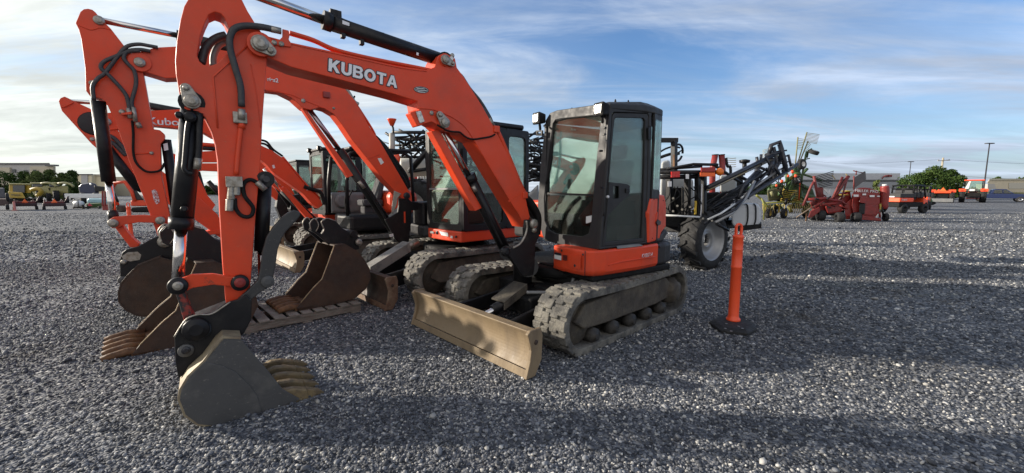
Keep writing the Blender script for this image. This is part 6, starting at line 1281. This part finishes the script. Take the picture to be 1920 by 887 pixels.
# long white beam, tanks, red carrier
o = D(165, 358.7, 40); o.z = 0; wb = thing('irrigation_boom', o, 'long white horizontal box beam on thin legs', 'beam')
MB().bar(D(125, 367.3, 40), D(206, 367.3, 40.5), .46, .42).build('beam', WHT, wb, .04)
for x in (138, 200): MB().tube([D(x, 370, 40.2), V((D(x, 370, 40.2).x, 40.2, 0))], .05).build('leg', GRY, wb)
o = G(147, 391); ws = thing('spot_sprayer', o, 'small sprayer with a round white tank and yellow wheel under the white beam', 'sprayer')
MB().lathe(D(141, 382, 37), V((1, 0, 0)), [(.05, -.02), (.2, 0), (.27, .06), (.28, .4), (.24, .62), (.05, .68)], 16).build('tank', WHT, ws); MB().tube(dl_([(140.5, 376.5), (146, 376), (146.5, 388)], 36.6), .03).build('strap', BK, ws)
wheel(D(156, 388, 36.8), V((.6, .8, 0)), .2, .15, ws, YLW, .5); slabbox([(136, 388), (170, 388), (170, 390.5), (136, 390.5)], 37, .6, BKM, 'frame', ws, .02)
for x in (138, 166): MB().tube([D(x, 389, 37), V((D(x, 389, 37).x, 37, 0))], .04).build('leg', BK, ws)
o = G(182, 391); tk2 = thing('tank_trailer', o, 'pale blue tank on a dark trailer with a pink triangle', 'trailer')
slabbox([(162, 374), (166, 372), (204, 372), (206, 378), (200, 382), (164, 381)], 37.5, .9, mat('pale_blue', (.28, .45, .50), .5), 'tank', tk2, .15); slabbox([(160, 382), (190, 380), (192, 390), (164, 390)], 37.3, .7, GRN, 'pump_box', tk2, .08)
MB().prism(dl_([(164, 386), (173, 386), (167, 380.5)], 36.9), (0, .03, 0)).build('warning_triangle', mat('pink_triangle', (.50, .05, .08), .5), tk2); wheel(D(165, 390, 37), V((.6, .8, 0)), .16, .14, tk2, BK, .5); wheel(D(186, 390, 37.2), V((.6, .8, 0)), .16, .14, tk2, BK, .5)
o = G(199, 394); rc_ = thing('pallet_fork', o, 'bright red pallet fork carriage with two uprights', 'pallet fork')
slabbox([(191, 384), (206, 383), (206, 395), (192, 394.5)], 34, .25, RED, 'carriage', rc_, .03)
for x in (192.5, 197): MB().bar(D(x, 358, 34), D(x, 386, 34), .09, .09).build('upright', RED, rc_)
# more row machines far behind the arms
def blob_exc(x, y0, Y, label, s=1.0):
    o = G(x, y0); r = thing('excavator', o, label, 'excavator', 'orange excavators parked in a row'); k = s * o.y / FPX
    def P(dx, dy, dY=0): return D(x + dx * s, y0 + dy * s, o.y + dY)
    MB().tube([P(0, -40), P(10, -58), P(30, -60), P(44, -40), P(50, -22)], .14, 6, False).build('boom', OR, r)
    MB().tube([P(-2, -54), P(4, -40), P(16, -14)], .11, 6, False).build('arm', OR, r); MB().tube([P(8, -38), P(16, -20)], .08, 8).build('bucket_cylinder', BK, r)
    m = MB(); m.prism([P(14, -14), P(22, -10), P(24, -2), P(16, 0), P(10, -6)], (.2, .4, 0)); m.build('bucket', RUST, r, .03)
    m = MB(); m.prism([P(40, -24), P(78, -24), P(78, -12), P(40, -12)], (.6, 1.0, 0)); m.build('body', OR, r, .08); m = MB(); m.prism([P(40, -10), P(82, -10), P(82, 0), P(40, 0)], (.6, 1.0, 0)); m.build('track', BKM, r, .1)
    m = MB(); m.prism([P(46, -58), P(68, -58), P(72, -24), P(46, -24)], (.5, .9, 0)); m.build('cab', DK, r, .06); return r
blob_exc(206, 398, 30, 'small orange excavator in the distance behind the red fork carriage', .95)
# ================================================================== ground, gravel, sky, light, camera
SUN_AZ = radians(172)      # direction towards the sun, measured from +X to +Y
SUN_EL = radians(17)
def ground_mat():
    m = bpy.data.materials.new('gravel_ground'); m.use_nodes = True; nt = m.node_tree; N = nt.nodes; Lk = nt.links.new; b = N['Principled BSDF']; b.inputs['Roughness'].default_value = .85; b.inputs['Specular IOR Level'].default_value = .3
    tc = N.new('ShaderNodeTexCoord')
    v = N.new('ShaderNodeTexVoronoi'); v.inputs['Scale'].default_value = 36; Lk(tc.outputs['Object'], v.inputs['Vector'])
    sp = N.new('ShaderNodeSeparateColor'); Lk(v.outputs['Color'], sp.inputs[0])
    r = N.new('ShaderNodeValToRGB'); e = r.color_ramp.elements; e[0].position = 0; e[0].color = (.045, .047, .052, 1); e[1].position = 1; e[1].color = (.42, .415, .40, 1)
    for p, c in ((.35, (.080, .087, .100)), (.7, (.143, .150, .165)), (.9, (.235, .235, .232))): q = e.new(p); q.color = (*c, 1)
    Lk(sp.outputs[0], r.inputs[0])
    n = N.new('ShaderNodeTexNoise'); n.inputs['Scale'].default_value = .35; n.inputs['Detail'].default_value = 7; n.inputs['Roughness'].default_value = .65; Lk(tc.outputs['Object'], n.inputs['Vector'])
    mr = N.new('ShaderNodeMapRange'); mr.inputs['From Min'].default_value = .35; mr.inputs['From Max'].default_value = .65; mr.inputs['To Min'].default_value = .66; mr.inputs['To Max'].default_value = 1.10; Lk(n.outputs['Fac'], mr.inputs['Value'])
    mm = N.new('ShaderNodeMix'); mm.data_type = 'RGBA'; mm.blend_type = 'MULTIPLY'; mm.inputs['Factor'].default_value = 1; Lk(r.outputs[0], mm.inputs['A']); Lk(mr.outputs[0], mm.inputs['B'])
    # damp brown earth showing in places
    n2 = N.new('ShaderNodeTexNoise'); n2.inputs['Scale'].default_value = .9; n2.inputs['Detail'].default_value = 5; Lk(tc.outputs['Object'], n2.inputs['Vector'])
    m2 = N.new('ShaderNodeMapRange'); m2.inputs['From Min'].default_value = .62; m2.inputs['From Max'].default_value = .74; m2.inputs['To Max'].default_value = .5; Lk(n2.outputs['Fac'], m2.inputs['Value'])
    mx = N.new('ShaderNodeMix'); mx.data_type = 'RGBA'; mx.inputs['B'].default_value = (.075, .066, .055, 1); Lk(m2.outputs[0], mx.inputs['Factor']); Lk(mm.outputs['Result'], mx.inputs['A'])
    v3 = N.new('ShaderNodeTexNoise'); v3.inputs['Scale'].default_value = 9; v3.inputs['Detail'].default_value = 9; v3.inputs['Roughness'].default_value = .8; Lk(tc.outputs['Object'], v3.inputs['Vector'])
    m3 = N.new('ShaderNodeMapRange'); m3.inputs['From Min'].default_value = .3; m3.inputs['From Max'].default_value = .7; m3.inputs['To Min'].default_value = .45; m3.inputs['To Max'].default_value = 1.6; Lk(v3.outputs['Fac'], m3.inputs['Value'])
    mz = N.new('ShaderNodeMix'); mz.data_type = 'RGBA'; mz.blend_type = 'MULTIPLY'; mz.inputs['Factor'].default_value = 1; Lk(mx.outputs['Result'], mz.inputs['A']); Lk(m3.outputs[0], mz.inputs['B'])
    Lk(mz.outputs['Result'], b.inputs['Base Color'])
    bp_ = N.new('ShaderNodeBump'); bp_.inputs['Strength'].default_value = .9; bp_.inputs['Distance'].default_value = .02; bp_.invert = True; Lk(v.outputs['Distance'], bp_.inputs['Height']); Lk(bp_.outputs[0], b.inputs['Normal'])
    return m
m = MB(); m.face([(-900, -40, 0), (900, -40, 0), (900, 1500, 0), (-900, 1500, 0)])
g = m.build('ground', ground_mat()); tag(g, 'grey crushed stone yard', 'ground', kind='structure')
# loose stones: every stone a small faceted lump, one uncountable mass
def stones():
    ico = bmesh.new(); bmesh.ops.create_icosphere(ico, subdivisions=1, radius=1); ico.verts.ensure_lookup_table()
    vb = np.array([v.co[:] for v in ico.verts]); fb = np.array([[v.index for v in f.verts] for f in ico.faces]); ico.free()
    bands = [(1.7, 3.2, 3600, .0092), (3.2, 5.2, 2300, .0108), (5.2, 9.0, 950, .0140), (9.0, 16.0, 170, .024), (16.0, 30.0, 46, .022)]
    P, S = [], []
    for a, b, dens, s in bands:
        x0, x1 = -(b * 1.35 + .8), b * 1.35 + .8
        n = int((x1 - x0) * (b - a) * dens); x = RNG.uniform(x0, x1, n); y = RNG.uniform(a, b, n)
        nz = np.sin(x * .9 + 1.7 * np.sin(y * .55 + .4)) * .5 + np.sin(y * 1.3 - x * .62 + 2.1 * np.sin(x * .31)) * .35 + np.sin((x * .73 + y * .68) * 3.1) * .2
        k = (np.abs(x) < y * 1.33 + .9) & (RNG.uniform(0, 1, n) < np.clip(.86 + .45 * nz, .34, 1)); x, y = x[k], y[k]
        P.append(np.stack([x, y], 1)); S.append(s * np.exp(RNG.normal(0, .33, len(x))))
    P = np.concatenate(P); S = np.concatenate(S); n = len(P)
    q = RNG.normal(size=(n, 4)); q /= np.linalg.norm(q, axis=1)[:, None]; w, x, y, z = q.T
    R = np.stack([1 - 2 * (y * y + z * z), 2 * (x * y - z * w), 2 * (x * z + y * w), 2 * (x * y + z * w), 1 - 2 * (x * x + z * z), 2 * (y * z - x * w), 2 * (x * z - y * w), 2 * (y * z + x * w), 1 - 2 * (x * x + y * y)], 1).reshape(n, 3, 3)
    sc = np.stack([RNG.uniform(.9, 1.35, n), RNG.uniform(.7, 1.05, n), RNG.uniform(.5, .85, n)], 1) * S[:, None]
    jit = RNG.uniform(.78, 1.18, (n, len(vb), 1)); vv = vb[None] * jit * sc[:, None, :]
    vv = np.einsum('nij,nkj->nki', R, vv); vv[:, :, 2] *= .8
    vv[:, :, :2] += P[:, None, :]; vv[:, :, 2] += (S * RNG.uniform(-.25, .5, n))[:, None]
    nv = len(vb); faces = (fb[None] + (np.arange(n) * nv)[:, None, None]).reshape(-1)
    me = bpy.data.meshes.new('gravel_stones'); nf = n * len(fb)
    me.vertices.add(n * nv); me.vertices.foreach_set('co', vv.reshape(-1).astype(np.float32))
    me.loops.add(nf * 3); me.loops.foreach_set('vertex_index', faces.astype(np.int32))
    me.polygons.add(nf); me.polygons.foreach_set('loop_start', (np.arange(nf) * 3).astype(np.int32))
    me.update(calc_edges=True); me.validate()
    at = me.attributes.new('tone', 'FLOAT', 'POINT'); at.data.foreach_set('value', np.repeat(RNG.uniform(0, 1, n), nv).astype(np.float32))
    m = bpy.data.materials.new('gravel_stone'); m.use_nodes = True; nt = m.node_tree; N = nt.nodes; Lk = nt.links.new; b = N['Principled BSDF']; b.inputs['Roughness'].default_value = .8; b.inputs['Specular IOR Level'].default_value = .35
    a = N.new('ShaderNodeAttribute'); a.attribute_name = 'tone'
    r = N.new('ShaderNodeValToRGB'); e = r.color_ramp.elements; e[0].position = 0; e[0].color = (.036, .040, .048, 1); e[1].position = 1; e[1].color = (.62, .61, .58, 1)
    for p, c in ((.3, (.078, .085, .099)), (.6, (.138, .146, .162)), (.82, (.225, .236, .255)), (.94, (.40, .39, .36))): q_ = e.new(p); q_.color = (*c, 1)
    Lk(a.outputs['Fac'], r.inputs[0])
    tc = N.new('ShaderNodeTexCoord'); n_ = N.new('ShaderNodeTexNoise'); n_.inputs['Scale'].default_value = .35; n_.inputs['Detail'].default_value = 7; n_.inputs['Roughness'].default_value = .65; Lk(tc.outputs['Object'], n_.inputs['Vector'])
    mr = N.new('ShaderNodeMapRange'); mr.inputs['From Min'].default_value = .35; mr.inputs['From Max'].default_value = .65; mr.inputs['To Min'].default_value = .66; mr.inputs['To Max'].default_value = 1.10; Lk(n_.outputs['Fac'], mr.inputs['Value'])
    mm = N.new('ShaderNodeMix'); mm.data_type = 'RGBA'; mm.blend_type = 'MULTIPLY'; mm.inputs['Factor'].default_value = 1; Lk(r.outputs[0], mm.inputs['A']); Lk(mr.outputs[0], mm.inputs['B'])
    n2 = N.new('ShaderNodeTexNoise'); n2.inputs['Scale'].default_value = .9; n2.inputs['Detail'].default_value = 5; Lk(tc.outputs['Object'], n2.inputs['Vector'])
    m2 = N.new('ShaderNodeMapRange'); m2.inputs['From Min'].default_value = .60; m2.inputs['From Max'].default_value = .72; m2.inputs['To Max'].default_value = .6; Lk(n2.outputs['Fac'], m2.inputs['Value'])
    mx = N.new('ShaderNodeMix'); mx.data_type = 'RGBA'; mx.inputs['B'].default_value = (.062, .054, .043, 1); Lk(m2.outputs[0], mx.inputs['Factor']); Lk(mm.outputs['Result'], mx.inputs['A'])
    Lk(mx.outputs['Result'], b.inputs['Base Color'])
    me.materials.append(m); o = bpy.data.objects.new('gravel_stones', me); COL.objects.link(o)
    tag(o, 'loose grey gravel stones covering the yard', 'gravel', kind='stuff')
stones()
# sky
w = bpy.data.worlds.new('World'); SC.world = w; w.use_nodes = True; nt = w.node_tree; N = nt.nodes; Lk = nt.links.new
bg = N['Background']; sky = N.new('ShaderNodeTexSky'); sky.sky_type = 'NISHITA'; sky.sun_disc = False; sky.sun_elevation = SUN_EL
sky.sun_rotation = pi / 2 - SUN_AZ; sky.air_density = 1.0; sky.dust_density = .8; sky.ozone_density = 2.0
tc = N.new('ShaderNodeTexCoord'); sx = N.new('ShaderNodeSeparateXYZ'); Lk(tc.outputs['Generated'], sx.inputs[0])
def math_(op, a, b=None, clamp=False):
    n = N.new('ShaderNodeMath'); n.operation = op; n.use_clamp = clamp
    for i, q in enumerate((a, b)):
        if q is None: continue
        if isinstance(q, (int, float)): n.inputs[i].default_value = q
        else: Lk(q, n.inputs[i])
    return n.outputs[0]
zc = math_('ADD', math_('MAXIMUM', sx.outputs['Z'], 0.0), .10)
u = math_('DIVIDE', sx.outputs['X'], zc); v_ = math_('DIVIDE', sx.outputs['Y'], zc)
cx = N.new('ShaderNodeCombineXYZ'); Lk(u, cx.inputs[0]); Lk(v_, cx.inputs[1])
def cloud(scale, sx_, sy_, off, lo, hi, det=8, rough=.6, dist=.4):
    mp = N.new('ShaderNodeMapping'); mp.inputs['Scale'].default_value = (sx_, sy_, 1); mp.inputs['Location'].default_value = off; mp.inputs['Rotation'].default_value = (0, 0, radians(-8)); Lk(cx.outputs[0], mp.inputs[0])
    n = N.new('ShaderNodeTexNoise'); n.inputs['Scale'].default_value = scale; n.inputs['Detail'].default_value = det; n.inputs['Roughness'].default_value = rough; n.inputs['Distortion'].default_value = dist; Lk(mp.outputs[0], n.inputs['Vector'])
    r = N.new('ShaderNodeMapRange'); r.interpolation_type = 'SMOOTHSTEP'; r.inputs['From Min'].default_value = lo; r.inputs['From Max'].default_value = hi; Lk(n.outputs['Fac'], r.inputs['Value']); return r.outputs[0]
c1 = cloud(.62, .5, 1.05, (3.1, 1.7, 0), .43, .68, 9, .60, .7)
c3 = cloud(1.1, .45, 1.3, (1.3, 5.2, 0), .35, .75, 8, .6, .6)
c2 = cloud(1.5, .35, 1.25, (7.3, 2.2, 0), .42, .8, 9, .62, .8)
den = math_('ADD', math_('MULTIPLY', c1, .75), math_('MULTIPLY', c2, .5), True)
# more veil to the left (towards the sun) and near the horizon
left = N.new('ShaderNodeMapRange'); left.inputs['From Min'].default_value = .25; left.inputs['From Max'].default_value = -.75; Lk(sx.outputs['X'], left.inputs['Value'])
hor = N.new('ShaderNodeMapRange'); hor.inputs['From Min'].default_value = .30; hor.inputs['From Max'].default_value = .0; Lk(sx.outputs['Z'], hor.inputs['Value'])
den = math_('ADD', den, math_('MULTIPLY', left.outputs[0], .40), True)
den = math_('ADD', den, math_('MULTIPLY', math_('POWER', hor.outputs[0], 1.6), .8), True)
den = math_('MULTIPLY', den, .92)
# cloud colour: warm and bright toward the low sun, bluish grey away
sd = N.new('ShaderNodeVectorMath'); sd.operation = 'DOT_PRODUCT'; sd.inputs[1].default_value = (cos(SUN_AZ) * cos(SUN_EL), sin(SUN_AZ) * cos(SUN_EL), sin(SUN_EL)); Lk(tc.outputs['Generated'], sd.inputs[0])
wr = N.new('ShaderNodeMapRange'); wr.inputs['From Min'].default_value = -.6; wr.inputs['From Max'].default_value = .95; Lk(sd.outputs['Value'], wr.inputs['Value'])
cr = N.new('ShaderNodeValToRGB'); ce = cr.color_ramp.elements; ce[0].position = 0; ce[0].color = (2.9, 3.35, 4.2, 1); ce[1].position = 1; ce[1].color = (5.0, 5.05, 4.5, 1)
for p, c in ((.45, (3.7, 4.1, 4.7)), (.75, (4.5, 4.8, 4.9))): q = ce.new(p); q.color = (*c, 1)
Lk(wr.outputs[0], cr.inputs[0])
mx = N.new('ShaderNodeMix'); mx.data_type = 'RGBA'; Lk(den, mx.inputs['Factor']); 
sm = N.new('ShaderNodeMix'); sm.data_type = 'RGBA'; sm.blend_type = 'MULTIPLY'; sm.inputs['Factor'].default_value = 1; sm.inputs['B'].default_value = (.66, .83, 1.05, 1); Lk(sky.outputs[0], sm.inputs['A']); Lk(sm.outputs['Result'], mx.inputs['A']); 
cb = N.new('ShaderNodeMix'); cb.data_type = 'RGBA'; cb.blend_type = 'MULTIPLY'; cb.inputs['Factor'].default_value = 1; Lk(cr.outputs[0], cb.inputs['A']); Lk(math_('ADD', math_('MULTIPLY', c3, .55), .82), cb.inputs['B']); Lk(cb.outputs['Result'], mx.inputs['B'])
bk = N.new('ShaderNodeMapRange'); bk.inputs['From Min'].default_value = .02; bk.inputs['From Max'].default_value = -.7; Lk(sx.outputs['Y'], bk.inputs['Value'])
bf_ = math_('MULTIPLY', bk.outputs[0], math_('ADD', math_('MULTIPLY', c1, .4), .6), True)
m7 = N.new('ShaderNodeMix'); m7.data_type = 'RGBA'; m7.inputs['B'].default_value = (6.6, 6.3, 6.0, 1); Lk(bf_, m7.inputs['Factor']); Lk(mx.outputs['Result'], m7.inputs['A'])   # unseen sky behind the viewer brightened, added as fill for shaded faces
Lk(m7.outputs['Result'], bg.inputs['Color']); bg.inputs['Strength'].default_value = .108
# sun
sl = bpy.data.lights.new('sun', 'SUN'); sl.energy = 4.6; sl.angle = radians(1.2); sl.color = (1, .90, .76)
so = bpy.data.objects.new('sun', sl); COL.objects.link(so)
sdv = V((cos(SUN_AZ) * cos(SUN_EL), sin(SUN_AZ) * cos(SUN_EL), sin(SUN_EL))); so.rotation_euler = sdv.to_track_quat('Z', 'Y').to_euler(); so.location = sdv * 60
# camera
cd = bpy.data.cameras.new('camera'); cd.sensor_width = 36; cd.sensor_fit = 'HORIZONTAL'; cd.lens = 36 * FPX / 1920; cd.clip_start = .05; cd.clip_end = 4000
co = bpy.data.objects.new('camera', cd); COL.objects.link(co); co.location = CAM; co.rotation_euler = (pi / 2 - PIT, 0, 0); SC.camera = co
SC.render.engine = 'CYCLES'; SC.view_settings.view_transform = 'Standard'; SC.view_settings.look = 'None'; SC.view_settings.exposure = .78; SC.view_settings.gamma = 1
SC.render.resolution_x = 1024; SC.render.resolution_y = 473
SC.cycles.transparent_max_bounces = 24
